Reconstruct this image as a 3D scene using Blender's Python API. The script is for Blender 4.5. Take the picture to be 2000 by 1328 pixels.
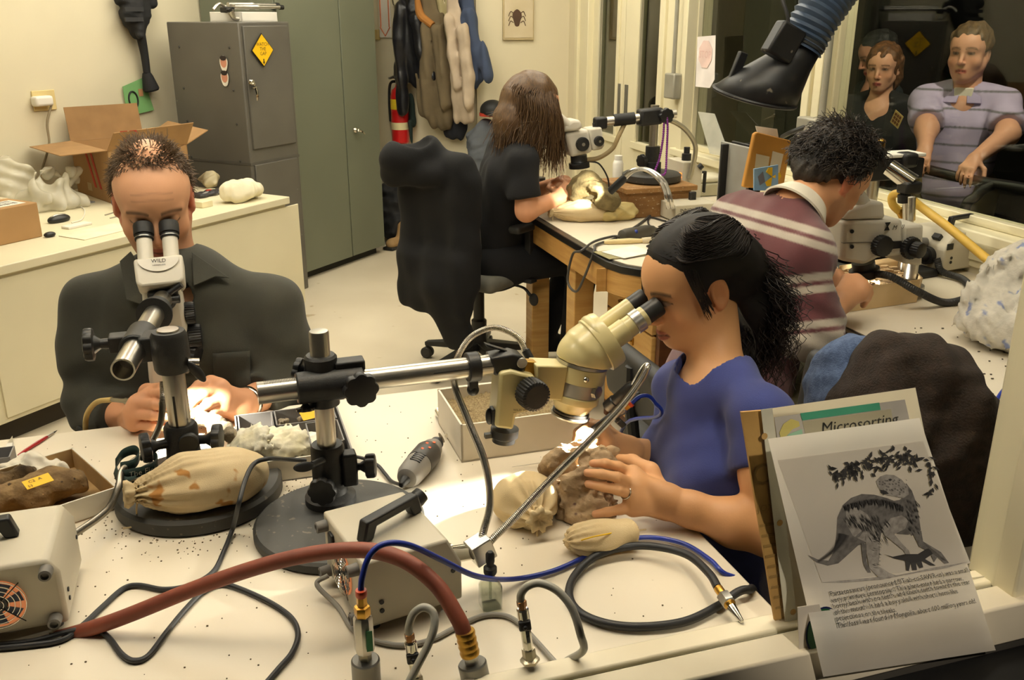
import bpy,bmesh,math,random
import numpy as np
from mathutils import Vector,Matrix
for o in list(bpy.data.objects):bpy.data.objects.remove(o)
SC=bpy.context.scene
COL=SC.collection
# ------------------------------------------------------------------ camera
F_PX,CAM_H,PITCH=1800.0,1.57,math.radians(19.26)
cam_data=bpy.data.cameras.new('camera')
cam_data.sensor_width=36.0
cam_data.lens=F_PX/2000.0*36.0
cam_data.clip_start=0.02
cam=bpy.data.objects.new('camera',cam_data)
cam.location=(0,0,CAM_H)
cam.rotation_euler=(math.pi/2-PITCH,0,0)
COL.objects.link(cam)
SC.camera=cam
# ------------------------------------------------------------------ world, exposure
w=bpy.data.worlds.new('world');SC.world=w
w.use_nodes=True
w.node_tree.nodes['Background'].inputs[0].default_value=(0.010,0.009,0.008,1)
w.node_tree.nodes['Background'].inputs[1].default_value=1.0
SC.view_settings.view_transform='Standard'
SC.view_settings.look='None'
SC.view_settings.gamma=1.0
SC.view_settings.use_curve_mapping=False
SC.view_settings.exposure=0.0
try:
 SC.cycles.max_bounces=6
 SC.cycles.use_adaptive_sampling=True
 SC.cycles.adaptive_threshold=.02
 SC.cycles.transparent_max_bounces=12
 SC.cycles.use_denoising=True
 SC.cycles.caustics_reflective=False
 SC.cycles.caustics_refractive=False
 SC.cycles.sample_clamp_indirect=4.0
except Exception:
 pass
 # ------------------------------------------------------------------ measuring helpers
CAM=np.array([0,0,CAM_H])
FWD=np.array([0,math.cos(PITCH),-math.sin(PITCH)])
UPV=np.array([0,math.sin(PITCH),math.cos(PITCH)])
RGT=np.array([1.0,0,0])
N2=np.array([.952,.306]);N2/=np.linalg.norm(N2);D2=np.array([-N2[1],N2[0]]) # bench / window axes
E2=np.array([.47,.883]);E2/=np.linalg.norm(E2);M2=np.array([E2[1],-E2[0]]) # left wall axes
N3=np.array([N2[0],N2[1],0]);D3=np.array([D2[0],D2[1],0])
E3=np.array([E2[0],E2[1],0]);M3=np.array([M2[0],M2[1],0])
UZ=np.array([0,0,1.0])
def ray(x,y):return FWD+RGT*(x-1000)/F_PX+UPV*(664-y)/F_PX
def Z(x,y,z):r=ray(x,y);return CAM+r*((z-CAM_H)/r[2])
def P(x,y,d):r=ray(x,y);return CAM+r*(d/r[1])
def PLN(x,y,v,c):
 r=ray(x,y);return CAM+r*((c-v@CAM[:2])/(v@r[:2]))
def AP(x,y,a):return PLN(x,y,N2,a)
def BP(x,y,b):return PLN(x,y,D2,b)
def MP(x,y,m):return PLN(x,y,M2,m)
def W(a,b,z=0.0):return np.array([*(a*N2+b*D2),z])
def EM(e,m,z=0.0):return np.array([*(e*E2+m*M2),z])
def V(*a):return np.array(a,float)
def unit(v):
 v=np.asarray(v,float);return v/max(1e-9,np.linalg.norm(v))
def lerp(a,b,t):return np.asarray(a,float)*(1-t)+np.asarray(b,float)*t
rng=np.random.default_rng(7)
# ------------------------------------------------------------------ materials
def lin(c):
 out=[]
 for v in c[:3]:
  v=v/255.0
  out.append(v/12.92 if v<=0.04045 else ((v+0.055)/1.055)**2.4)
 return (*out,1.0)
MATS={}
def mat(name,rgb,rough=.5,metal=0.0,var=0.06,scale=12.0,bump=0.0,bscale=120.0,spec=None,emit=None,
rgb2=None,spots=None,coat=0.0,attr=None,sheen=0.0,trans=0.0,alpha=None,coord='Object',stretch=None,ior=None):
 """procedural principled material: colour with noise variation, optional second colour, spots, fine bump"""
 if name in MATS:return MATS[name]
 m=bpy.data.materials.new(name);m.use_nodes=True
 nt=m.node_tree;b=nt.nodes['Principled BSDF'];L=nt.links.new
 b.inputs['Roughness'].default_value=rough
 b.inputs['Metallic'].default_value=metal
 if spec is not None:b.inputs['Specular IOR Level'].default_value=spec
 if coat:b.inputs['Coat Weight'].default_value=coat;b.inputs['Coat Roughness'].default_value=.15
 if sheen:b.inputs['Sheen Weight'].default_value=sheen;b.inputs['Sheen Roughness'].default_value=.5
 if trans:b.inputs['Transmission Weight'].default_value=trans
 if ior:b.inputs['IOR'].default_value=ior
 if alpha is not None:b.inputs['Alpha'].default_value=alpha
 tc=nt.nodes.new('ShaderNodeTexCoord');src=tc.outputs[coord]
 if stretch:
  mp=nt.nodes.new('ShaderNodeMapping');mp.inputs['Scale'].default_value=stretch
  L(src,mp.inputs['Vector']);src=mp.outputs['Vector']
 if attr:
  at=nt.nodes.new('ShaderNodeVertexColor');at.layer_name=attr;base=at.outputs['Color']
 else:
  base=None
 no=nt.nodes.new('ShaderNodeTexNoise');no.inputs['Scale'].default_value=scale;no.inputs['Detail'].default_value=4
 L(src,no.inputs['Vector'])
 c1=lin(rgb)
 if rgb2 is not None:c2=lin(rgb2)
 else:c2=tuple(max(0,v*(1-2.2*var))for v in c1[:3])+(1,)
 rp=nt.nodes.new('ShaderNodeValToRGB')
 rp.color_ramp.elements[0].position=.32;rp.color_ramp.elements[1].position=.68
 if base is None:
  rp.color_ramp.elements[0].color=c2
  rp.color_ramp.elements[1].color=c1 if rgb2 is not None else tuple(min(1,v*(1+var))for v in c1[:3])+(1,)
  L(no.outputs['Fac'],rp.inputs['Fac']);out=rp.outputs['Color']
 else:
  k=1-2*var
  rp.color_ramp.elements[0].color=(k,k,k,1);rp.color_ramp.elements[1].color=(1,1,1,1)
  L(no.outputs['Fac'],rp.inputs['Fac'])
  mx=nt.nodes.new('ShaderNodeMix');mx.data_type='RGBA';mx.blend_type='MULTIPLY';mx.inputs['Factor'].default_value=1
  L(base,mx.inputs[6]);L(rp.outputs['Color'],mx.inputs[7]);out=mx.outputs[2]
 if spots:
  sc,thr,col=spots
  n2=nt.nodes.new('ShaderNodeTexNoise');n2.inputs['Scale'].default_value=sc;n2.inputs['Detail'].default_value=2
  L(src,n2.inputs['Vector'])
  r2=nt.nodes.new('ShaderNodeValToRGB');r2.color_ramp.elements[0].position=thr;r2.color_ramp.elements[1].position=min(1,thr+.05)
  L(n2.outputs['Fac'],r2.inputs['Fac'])
  mx2=nt.nodes.new('ShaderNodeMix');mx2.data_type='RGBA'
  L(r2.outputs['Color'],mx2.inputs['Factor']);L(out,mx2.inputs[6]);mx2.inputs[7].default_value=lin(col);out=mx2.outputs[2]
 L(out,b.inputs['Base Color'])
 if emit:
  b.inputs['Emission Color'].default_value=lin(emit[0]);b.inputs['Emission Strength'].default_value=emit[1]
 if bump:
  n3=nt.nodes.new('ShaderNodeTexNoise');n3.inputs['Scale'].default_value=bscale;n3.inputs['Detail'].default_value=5
  L(src,n3.inputs['Vector'])
  bp=nt.nodes.new('ShaderNodeBump');bp.inputs['Strength'].default_value=bump;bp.inputs['Distance'].default_value=.004
  L(n3.outputs['Fac'],bp.inputs['Height']);L(bp.outputs['Normal'],b.inputs['Normal'])
 MATS[name]=m
 return m
def glass_mat(name,rgb=(235,240,235),refl=1.0,rough=0.0,tint=1.0):
 """thin window pane: clear with fresnel reflection"""
 if name in MATS:return MATS[name]
 m=bpy.data.materials.new(name);m.use_nodes=True;nt=m.node_tree;L=nt.links.new
 nt.nodes.remove(nt.nodes['Principled BSDF'])
 out=nt.nodes['Material Output']
 t=nt.nodes.new('ShaderNodeBsdfTransparent');t.inputs[0].default_value=tuple(v*tint for v in lin(rgb)[:3])+(1,)
 g=nt.nodes.new('ShaderNodeBsdfGlossy');g.inputs['Roughness'].default_value=rough
 fr=nt.nodes.new('ShaderNodeLayerWeight');pw=nt.nodes.new('ShaderNodeMath');pw.operation='POWER';pw.inputs[1].default_value=5
 mu=nt.nodes.new('ShaderNodeMath');mu.operation='MULTIPLY_ADD';mu.inputs[1].default_value=.96*refl;mu.inputs[2].default_value=.04*refl;mu.use_clamp=True
 mx=nt.nodes.new('ShaderNodeMixShader')
 L(fr.outputs['Facing'],pw.inputs[0]);L(pw.outputs[0],mu.inputs[0]);L(mu.outputs[0],mx.inputs[0]);L(t.outputs[0],mx.inputs[1]);L(g.outputs[0],mx.inputs[2]);L(mx.outputs[0],out.inputs[0])
 MATS[name]=m
 return m
def paper_mat(name,rgb,k=.4):
 """thin paper: diffuse on the lit side, some light passes through"""
 if name in MATS:return MATS[name]
 m=mat(name,rgb,.65,var=.02);nt=m.node_tree;b=nt.nodes['Principled BSDF'];tr=nt.nodes.new('ShaderNodeBsdfTranslucent');tr.inputs[0].default_value=lin(rgb)
 mx=nt.nodes.new('ShaderNodeMixShader');mx.inputs[0].default_value=k;nt.links.new(b.outputs[0],mx.inputs[1]);nt.links.new(tr.outputs[0],mx.inputs[2]);nt.links.new(mx.outputs[0],nt.nodes['Material Output'].inputs[0])
 return m
def wood_mat(name,a,b,scale=3.0,rough=.45,axis=(1,14,14)):
 if name in MATS:return MATS[name]
 return mat(name,a,rough,rgb2=b,scale=scale,stretch=axis,bump=.08,bscale=60)
 # ------------------------------------------------------------------ objects
def wloc(o):
 v=np.zeros(3)
 while o is not None:
  v+=np.array(o.location);o=o.parent
 return v
def tag(o,label=None,cat=None,group=None,kind=None):
 if label:o['label']=label
 if cat:o['category']=cat
 if group:o['group']=group
 if kind:o['kind']=kind
 return o
def thing(name,label,cat,loc,group=None,kind=None):
 o=bpy.data.objects.new(name,None);o.empty_display_size=.05
 COL.objects.link(o);o.location=tuple(loc)
 return tag(o,label,cat,group,kind)
class G:
 """collects geometry in world coordinates (through an optional local frame) for one mesh object"""
 def __init__(s,T=None):s.v=[];s.f=[];s.n=0;s.T=T
 def add(s,verts,faces):
  verts=np.asarray(verts,float).reshape(-1,3)
  if s.T is not None:verts=verts@s.T[:3,:3].T+s.T[:3,3]
  s.v.append(verts);s.f.extend([tuple(i+s.n for i in f)for f in faces]);s.n+=len(verts)
  return s
 def box(s,c,size,R=None):
  h=np.asarray(size,float)/2
  v=np.array([[x,y,z]for x in (-1,1)for y in (-1,1)for z in (-1,1)])*h
  if R is not None:v=v@np.asarray(R,float) # rows of R: local x, y, z axes
  return s.add(v+np.asarray(c,float),[(0,1,3,2),(4,6,7,5),(0,4,5,1),(2,3,7,6),(0,2,6,4),(1,5,7,3)])
 def quadbox(s,p00,p10,p11,p01,off):
  """slab: four corners extruded by the vector off"""
  a=np.array([p00,p10,p11,p01],float);b=a+np.asarray(off,float)
  fl=[(0,1,2,3),(7,6,5,4)]+[(i,i+4,(i+1)%4+4,(i+1)%4)for i in range(4)]
  return s.add(np.vstack([a,b]),fl)
 def prism(s,poly,off):
  a=np.asarray(poly,float);k=len(a);b=a+np.asarray(off,float)
  return s.add(np.vstack([a,b]),[tuple(range(k))[::-1],tuple(range(k,2*k))]+[(i,(i+1)%k,(i+1)%k+k,i+k)for i in range(k)])
 def lathe(s,o,ax,prof,seg=24,caps=True,ref=None,sx=1.0):
  """prof: list of (radius, distance along ax)"""
  ax=unit(ax);r=np.array([1.,0,0])if ref is None else np.asarray(ref,float)
  if abs(ax@unit(r))>.95:r=np.array([0,1.,0])
  u=unit(r-ax*(ax@r));w_=np.cross(ax,u)
  th=np.arange(seg)*2*math.pi/seg
  ring=np.outer(np.cos(th),u*sx)+np.outer(np.sin(th),w_)
  vs=np.vstack([np.asarray(o,float)+ax*t+ring*rr for rr,t in prof])
  fs=[]
  for i in range(len(prof)-1):
   for j in range(seg):
    k=(j+1)%seg
    fs.append((i*seg+j,i*seg+k,(i+1)*seg+k,(i+1)*seg+j))
  if caps:
   fs.append(tuple(range(seg))[::-1]);fs.append(tuple(range((len(prof)-1)*seg,len(prof)*seg)))
  return s.add(vs,fs)
 def cyl(s,a,b,r0,r1=None,seg=20,ch=0.0):
  a=np.asarray(a,float);b=np.asarray(b,float);L=np.linalg.norm(b-a);r1=r0 if r1 is None else r1
  if ch:pr=[(r0-ch,0),(r0,ch),(r1,L-ch),(r1-ch,L)]
  else:pr=[(r0,0),(r1,L)]
  return s.lathe(a,b-a,pr,seg)
 def ring(s,a,b,ro,ri,seg=24):
  """open tube with wall thickness"""
  a=np.asarray(a,float);b=np.asarray(b,float);L=np.linalg.norm(b-a)
  return s.lathe(a,b-a,[(ri,0),(ro,0),(ro,L),(ri,L),(ri,0)],seg,caps=False)
 def tube(s,pts,r,seg=8,caps=True,n=None,smooth=True):
  pts=np.asarray(pts,float)
  if smooth:pts=spline(pts,n or max(12,6*len(pts)))
  rr=np.full(len(pts),r)if np.isscalar(r)else np.interp(np.linspace(0,1,len(pts)),np.linspace(0,1,len(r)),r)
  T=np.gradient(pts,axis=0);T/=np.maximum(1e-9,np.linalg.norm(T,axis=1))[:,None]
  u=np.cross(T[0],[0,0,1.]);u=unit(u)if np.linalg.norm(u)>1e-3 else np.array([1.,0,0])
  th=np.arange(seg)*2*math.pi/seg;vs=[]
  for i in range(len(pts)):
   u=unit(u-T[i]*(T[i]@u));w_=np.cross(T[i],u)
   vs.append(pts[i]+rr[i]*(np.outer(np.cos(th),u)+np.outer(np.sin(th),w_)))
  fs=[]
  for i in range(len(pts)-1):
   for j in range(seg):
    k=(j+1)%seg;fs.append((i*seg+j,i*seg+k,(i+1)*seg+k,(i+1)*seg+j))
  if caps:fs.append(tuple(range(seg))[::-1]);fs.append(tuple(range((len(pts)-1)*seg,len(pts)*seg)))
  return s.add(np.vstack(vs),fs)
 def ribbed(s,pts,r,pitch,depth=.12,seg=10):
  """corrugated hose"""
  pts=np.asarray(pts,float);q=spline(pts,200);L=np.linalg.norm(np.diff(q,axis=0),axis=1).sum()
  k=max(4,int(L/pitch))*2+1
  return s.tube(resample(q,k),list(np.where(np.arange(k)%2==0,r,r*(1-depth))),seg,smooth=False)
 def ball(s,c,r,seg=16,rings=10,R=None):
  r=np.full(3,r)if np.isscalar(r)else np.asarray(r,float)
  vs=[]
  for i in range(rings+1):
   a=math.pi*i/rings
   for j in range(seg):
    b=2*math.pi*j/seg
    vs.append((math.sin(a)*math.cos(b),math.sin(a)*math.sin(b),math.cos(a)))
  vs=np.array(vs)*r
  if R is not None:vs=vs@np.asarray(R,float)
  fs=[(i*seg+j,(i+1)*seg+j,(i+1)*seg+(j+1)%seg,i*seg+(j+1)%seg)for i in range(rings)for j in range(seg)]
  return s.add(vs+np.asarray(c,float),fs)
 def loft(s,rings,caps=True):
  k=len(rings[0]);vs=np.vstack(rings);fs=[]
  for i in range(len(rings)-1):
   for j in range(k):
    l=(j+1)%k;fs.append((i*k+j,i*k+l,(i+1)*k+l,(i+1)*k+j))
  if caps:fs.append(tuple(range(k))[::-1]);fs.append(tuple(range((len(rings)-1)*k,len(rings)*k)))
  return s.add(vs,fs)
 def grid(s,pts):
  """open surface from an (n, m, 3) array"""
  pts=np.asarray(pts,float);n,m=pts.shape[:2]
  return s.add(pts.reshape(-1,3),[(i*m+j,i*m+j+1,(i+1)*m+j+1,(i+1)*m+j)for i in range(n-1)for j in range(m-1)])
 def obj(s,name,m,parent=None,smooth=35,bevel=0.0,solid=0.0,col=None,label=None,cat=None,group=None,kind=None,sub=0,segs=2):
  verts=np.vstack(s.v)
  if parent is not None:org=wloc(parent)
  else:org=np.array([*(verts.min(0)[:2]+verts.max(0)[:2])/2,verts[:,2].min()])
  me=bpy.data.meshes.new(name)
  me.from_pydata((verts-org).tolist(),[],s.f);me.update()
  if not getattr(s,'oriented',False):
   bm=bmesh.new();bm.from_mesh(me);bmesh.ops.recalc_face_normals(bm,faces=bm.faces);bm.to_mesh(me);bm.free()
  if smooth:
   me.polygons.foreach_set('use_smooth',np.ones(len(me.polygons),bool))
   if smooth<180:me.set_sharp_from_angle(angle=math.radians(smooth))
  if col is not None:
   ca=me.color_attributes.new('Col','FLOAT_COLOR','POINT')
   ca.data.foreach_set('color',np.asarray(col,np.float32).ravel())
  me.materials.append(m)
  o=bpy.data.objects.new(name,me);COL.objects.link(o)
  if parent is not None:o.parent=parent
  else:o.location=tuple(org)
  if sub:md=o.modifiers.new('subdivision','SUBSURF');md.levels=md.render_levels=sub
  if solid:md=o.modifiers.new('solidify','SOLIDIFY');md.thickness=solid;md.offset=0
  if bevel:
   md=o.modifiers.new('bevel','BEVEL');md.width=bevel;md.segments=segs;md.limit_method='ANGLE';md.angle_limit=math.radians(40)
  return tag(o,label,cat,group,kind)
def spline(pts,n):
 """Catmull-Rom through pts"""
 pts=np.asarray(pts,float)
 if len(pts)<3:return np.array([lerp(pts[0],pts[-1],t)for t in np.linspace(0,1,n)])
 q=np.vstack([2*pts[0]-pts[1],pts,2*pts[-1]-pts[-2]]);m=len(pts)-1;out=[]
 for t in np.linspace(0,m,n):
  i=min(int(t),m-1);u=t-i;a,b,c,d=q[i],q[i+1],q[i+2],q[i+3]
  out.append(.5*(2*b+(c-a)*u+(2*a-5*b+4*c-d)*u*u+(3*b-a-3*c+d)*u**3))
 return np.array(out)
def resample(q,k):
 q=np.asarray(q,float);s=np.r_[0,np.cumsum(np.linalg.norm(np.diff(q,axis=0),axis=1))];t=np.linspace(0,s[-1],k)
 return np.stack([np.interp(t,s,q[:,i])for i in range(3)],1)
def frame(o,x,z):
 """4x4 with local x near x, local z = z"""
 z=unit(z);x=np.asarray(x,float);x=unit(x-z*(x@z));y=np.cross(z,x)
 T=np.eye(4);T[:3,0]=x;T[:3,1]=y;T[:3,2]=z;T[:3,3]=o
 return T
def xf(T,p):return np.asarray(p,float)@T[:3,:3].T+T[:3,3]
def copy_tree(o,parent=None):
 c=o.copy();COL.objects.link(c);c.parent=parent
 for ch in o.children:copy_tree(ch,c)
 return c
def text(name,s,o,x,up,size,m,parent,lift=.0006,align='LEFT',spacing=1.0,shear=0.0):
 """flat lettering as a mesh; x: writing direction, up: letter up direction, size: line height"""
 cu=bpy.data.curves.new(name,'FONT');cu.body=s;cu.size=size;cu.align_x=align;cu.space_line=spacing;cu.shear=shear
 cu.resolution_u=2
 tmp=bpy.data.objects.new(name,cu);COL.objects.link(tmp)
 dg=bpy.context.evaluated_depsgraph_get();me=bpy.data.meshes.new_from_object(tmp.evaluated_get(dg))
 bpy.data.objects.remove(tmp)
 v=np.zeros(len(me.vertices)*3);me.vertices.foreach_get('co',v);v=v.reshape(-1,3)
 x=unit(x);up=unit(up);nn=np.cross(x,up)
 wv=np.asarray(o,float)+np.outer(v[:,0],x)+np.outer(v[:,1],up)+nn*lift
 org=wloc(parent)if parent is not None else np.zeros(3)
 me.vertices.foreach_set('co',(wv-org).ravel());me.update()
 me.materials.clear();me.materials.append(m)
 ob=bpy.data.objects.new(name,me);COL.objects.link(ob)
 if parent is not None:ob.parent=parent
 return ob
 # ------------------------------------------------------------------ implicit surfaces (smoothly blended solids)
class SDF:
 def __init__(s,lo,hi,h):
  s.lo=np.asarray(lo,float);s.h=h
  s.n=np.ceil((np.asarray(hi,float)-s.lo)/h).astype(int)+1
  s.f=np.full(s.n,1.0,np.float32)
  s.ax=[(s.lo[i]+h*np.arange(s.n[i])).astype(np.float32)for i in range(3)]
 def sub(s,lo,hi,pad):
  i0=np.clip(((np.asarray(lo)-pad-s.lo)/s.h).astype(int),0,s.n);i1=np.clip(((np.asarray(hi)+pad-s.lo)/s.h).astype(int)+2,0,s.n)
  sl=tuple(slice(a,b)for a,b in zip(i0,i1))
  return sl,s.ax[0][sl[0]][:,None,None],s.ax[1][sl[1]][None,:,None],s.ax[2][sl[2]][None,None,:]
 def put(s,sl,d,k,op):
  a=s.f[sl]
  if a.size==0:return
  if op=='+':
   hh=np.clip(.5+.5*(d-a)/k,0,1);s.f[sl]=d*(1-hh)+a*hh-k*hh*(1-hh)
  elif op=='-':
   d=-d;hh=np.clip(.5-.5*(d-a)/k,0,1);s.f[sl]=d*(1-hh)+a*hh+k*hh*(1-hh)
  elif op=='&':
   s.f[sl]=np.maximum(a,d)
 def cap(s,a,b,ra,rb=None,k=.01,op='+',flat=None):
  """tapered capsule; flat = (axis vector, factor): squash across that axis"""
  a=np.asarray(a,float);b=np.asarray(b,float);rb=ra if rb is None else rb;R=max(ra,rb)*(1 if flat is None else max(1,1/flat[1]))
  sl,X,Y,Zz=s.sub(np.minimum(a,b)-R,np.maximum(a,b)+R,k+3*s.h)
  ba=b-a;L2=max(1e-12,ba@ba)
  x,y,z=X-a[0],Y-a[1],Zz-a[2]
  t=np.clip((x*ba[0]+y*ba[1]+z*ba[2])/L2,0,1)
  x,y,z=x-t*ba[0],y-t*ba[1],z-t*ba[2]
  d2=x*x+y*y+z*z
  if flat is not None:
   fx=unit(flat[0]);q=x*fx[0]+y*fx[1]+z*fx[2];d2=d2+q*q*(1/flat[1]**2-1)
  s.put(sl,np.sqrt(d2)-(ra+(rb-ra)*t),k,op);return s
 def chain(s,pts,rs,k=.01,op='+',flat=None):
  for i in range(len(pts)-1):s.cap(pts[i],pts[i+1],rs[i],rs[i+1],k,op,flat)
  return s
 def ell(s,c,r,R=None,k=.01,op='+'):
  c=np.asarray(c,float);r=np.asarray(r,float)if not np.isscalar(r)else np.full(3,r);m=r.max()
  sl,X,Y,Zz=s.sub(c-m,c+m,k+3*s.h)
  x,y,z=X-c[0],Y-c[1],Zz-c[2]
  if R is None:R=np.eye(3)
  R=np.asarray(R,float);q=[x*R[i,0]+y*R[i,1]+z*R[i,2]for i in range(3)]
  k0=np.sqrt((q[0]/r[0])**2+(q[1]/r[1])**2+(q[2]/r[2])**2)
  k1=np.sqrt((q[0]/r[0]**2)**2+(q[1]/r[1]**2)**2+(q[2]/r[2]**2)**2)
  s.put(sl,k0*(k0-1)/np.maximum(k1,1e-6),k,op);return s
 def box(s,c,half,R=None,rad=.01,k=.01,op='+'):
  c=np.asarray(c,float);half=np.asarray(half,float);m=np.linalg.norm(half)
  sl,X,Y,Zz=s.sub(c-m,c+m,k+3*s.h)
  x,y,z=X-c[0],Y-c[1],Zz-c[2]
  if R is None:R=np.eye(3)
  R=np.asarray(R,float)
  q=[np.abs(x*R[i,0]+y*R[i,1]+z*R[i,2])-(half[i]-rad)for i in range(3)]
  d=np.sqrt(sum(np.maximum(v,0)**2 for v in q))+np.minimum(np.maximum(q[0],np.maximum(q[1],q[2])),0)-rad
  s.put(sl,d,k,op);return s
 def merge(s,o,k=.01):
  hh=np.clip(.5+.5*(o.f-s.f)/k,0,1);s.f=o.f*(1-hh)+s.f*hh-k*hh*(1-hh);return s
 def like(s):
  o=SDF.__new__(SDF);o.lo,o.h,o.n,o.ax=s.lo,s.h,s.n,s.ax;o.f=np.full(s.n,1.0,np.float32);return o
 def cut(s,p,nrm,k=.004):
  """keep the side behind the plane (p, nrm)"""
  nrm=unit(nrm);p=np.asarray(p,float)
  d=(s.ax[0][:,None,None]-p[0])*nrm[0]+(s.ax[1][None,:,None]-p[1])*nrm[1]+(s.ax[2][None,None,:]-p[2])*nrm[2]
  s.f=np.maximum(s.f,d.astype(np.float32));return s
 def warp(s,fn):
  """add a displacement field fn(X, Y, Z) to the distance (folds, roughness)"""
  s.f=s.f+fn(s.ax[0][:,None,None],s.ax[1][None,:,None],s.ax[2][None,None,:]).astype(np.float32);return s
 def mesh(s,smooth=1):
  f=s.f.copy();f[0]=f[-1]=1;f[:,0]=f[:,-1]=1;f[:,:,0]=f[:,:,-1]=1
  sg=f<0
  c=[sg[i:sg.shape[0]-1+i,j:sg.shape[1]-1+j,k:sg.shape[2]-1+k]for i in (0,1)for j in (0,1)for k in (0,1)]
  cnt=sum(x.astype(np.int8)for x in c);act=(cnt>0)&(cnt<8)
  I=np.argwhere(act);idx=np.full(act.shape,-1,np.int32);idx[act]=np.arange(len(I))
  off=[(i,j,k)for i in (0,1)for j in (0,1)for k in (0,1)]
  val=np.stack([f[I[:,0]+o[0],I[:,1]+o[1],I[:,2]+o[2]]for o in off],1)
  acc=np.zeros((len(I),3));num=np.zeros(len(I))
  for p in range(8):
   for q in range(p+1,8):
    if sum(abs(off[p][t]-off[q][t])for t in range(3))!=1:continue
    a,b=val[:,p],val[:,q];mk=(a<0)!=(b<0)
    t=np.where(mk,a/np.where(mk,a-b,1),0)
    acc+=(np.array(off[p])+t[:,None]*(np.array(off[q])-np.array(off[p])))*mk[:,None];num+=mk
  v=(I+acc/num[:,None])*s.h+s.lo
  fs=[]
  for ax in range(3):
   sl0=[slice(None)]*3;sl1=[slice(None)]*3;sl0[ax]=slice(0,-1);sl1[ax]=slice(1,None)
   ch=sg[tuple(sl0)]!=sg[tuple(sl1)];E=np.argwhere(ch);inside=sg[tuple(sl0)][ch]
   u,w_=(ax+1)%3,(ax+2)%3
   ok=(E[:,u]>0)&(E[:,w_]>0)&(E[:,u]<act.shape[u])&(E[:,w_]<act.shape[w_]);E=E[ok];inside=inside[ok]
   def at(du,dw):
    e=E.copy();e[:,u]-=du;e[:,w_]-=dw;return idx[e[:,0],e[:,1],e[:,2]]
   q=np.stack([at(1,1),at(0,1),at(0,0),at(1,0)],1)
   q[~inside]=q[~inside][:,::-1];fs.append(q)
  fs=np.vstack(fs)
  for _ in range(smooth):
   acc=np.zeros_like(v);num=np.zeros(len(v))
   for a,b in ((0,1),(1,2),(2,3),(3,0)):
    np.add.at(acc,fs[:,a],v[fs[:,b]]);np.add.at(num,fs[:,a],1);np.add.at(acc,fs[:,b],v[fs[:,a]]);np.add.at(num,fs[:,b],1)
   v=.45*v+.55*acc/np.maximum(num,1)[:,None]
  return v,fs
 def obj(s,name,m,parent=None,smooth=1,colfn=None,**kw):
  v,fs=s.mesh(smooth);g=G();g.oriented=True;g.v=[v];g.f=[tuple(q)for q in fs.tolist()];g.n=len(v)
  col=None
  if colfn is not None:col=np.c_[colfn(v),np.ones(len(v))]
  return g.obj(name,m,parent,smooth=180,col=col,**kw)
def noise3(p,seed=0,oct=3,freq=1.0):
 """cheap smooth noise from sums of sines at points p (…,3)"""
 r=np.random.default_rng(seed);x=np.asarray(p,float);out=0
 for o in range(oct):
  for _ in range(3):
   k=r.normal(size=3);k=k/np.linalg.norm(k)*freq*2**o*r.uniform(.7,1.3)
   out=out+np.sin(x@k*6.283+r.uniform(0,6.28))/(3*1.8**o)
 return out
def nfield(seed=0,freq=10.0,amp=.004,oct=3,aniso=(1,1,1)):
 r=np.random.default_rng(seed);terms=[]
 for o in range(oct):
  for _ in range(3):
   k=r.normal(size=3);k=k/np.linalg.norm(k)*freq*2**o*r.uniform(.7,1.3)*np.asarray(aniso)
   terms.append((k*6.283,r.uniform(0,6.28),amp/(3*1.7**o)))
 def fn(X,Y,Zz):
  out=0
  for k,ph,a in terms:out=out+a*np.sin(X*k[0]+Y*k[1]+Zz*k[2]+ph)
  return out
 return fn
def strands(lines,r0,r1=None,seg=3):
 """many thin tapering strands as one geometry"""
 g=G();r1=r0*.3 if r1 is None else r1
 for p in lines:
  p=np.asarray(p,float);k=len(p)
  T=np.gradient(p,axis=0);T/=np.maximum(1e-9,np.linalg.norm(T,axis=1))[:,None]
  ref=np.array([.3,.5,.81]);u=np.cross(T,ref);u/=np.maximum(1e-6,np.linalg.norm(u,axis=1))[:,None];w_=np.cross(T,u)
  rr=np.linspace(r0,r1,k)[:,None];vs=[]
  for j in range(seg):
   a=2*math.pi*j/seg;vs.append(p+rr*(math.cos(a)*u+math.sin(a)*w_))
  vs=np.stack(vs,1).reshape(-1,3)
  fs=[(i*seg+j,i*seg+(j+1)%seg,(i+1)*seg+(j+1)%seg,(i+1)*seg+j)for i in range(k-1)for j in range(seg)]
  g.add(vs,fs)
 g.oriented=True
 return g
 # ================================================================== LIGHTS OF THE ROOM
LAMP_POWER=15
def ceiling_lamp(c,xdir,label,L=1.2,wd=.32,power=LAMP_POWER):
 t=thing('ceiling_lamp',label,'ceiling lamp',c,'fluorescent ceiling lamps')
 T=frame(c,xdir,UZ)
 G(T).box((0,0,-.02),(L+.06,wd+.06,.05)).obj('housing',mat('lamp_housing',(235,233,225),.5),t,bevel=.004)
 em=mat('lamp_tube_glow',(255,240,214),.5,emit=((255,246,230),power),var=0)
 G(T).box((0,0,-.05),(L,wd,.02)).obj('diffuser',em,t)
for i,(a,b)in enumerate([(-.9,1.55),(.2,1.55),(1.3,1.55),(-.3,3.6),(.75,3.6),(1.85,3.5),(.75,5.0),(1.85,5.0),(-.3,5.0)]):  # first three: extra row added to brighten surfaces facing the camera
 ceiling_lamp(W(a,b,2.72),D3 if i>2 else N3,['ceiling lamp added over the sandbag end of the front table','ceiling lamp added over the woman in blue','ceiling lamp added over the striped sweater bench',
 'ceiling lamp over the low white counter','ceiling lamp over the open floor behind the front table','ceiling lamp over the back workbench',
 'ceiling lamp in front of the coat rail','ceiling lamp in front of the glazed doors','ceiling lamp in front of the tall green cabinet'][i])
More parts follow.
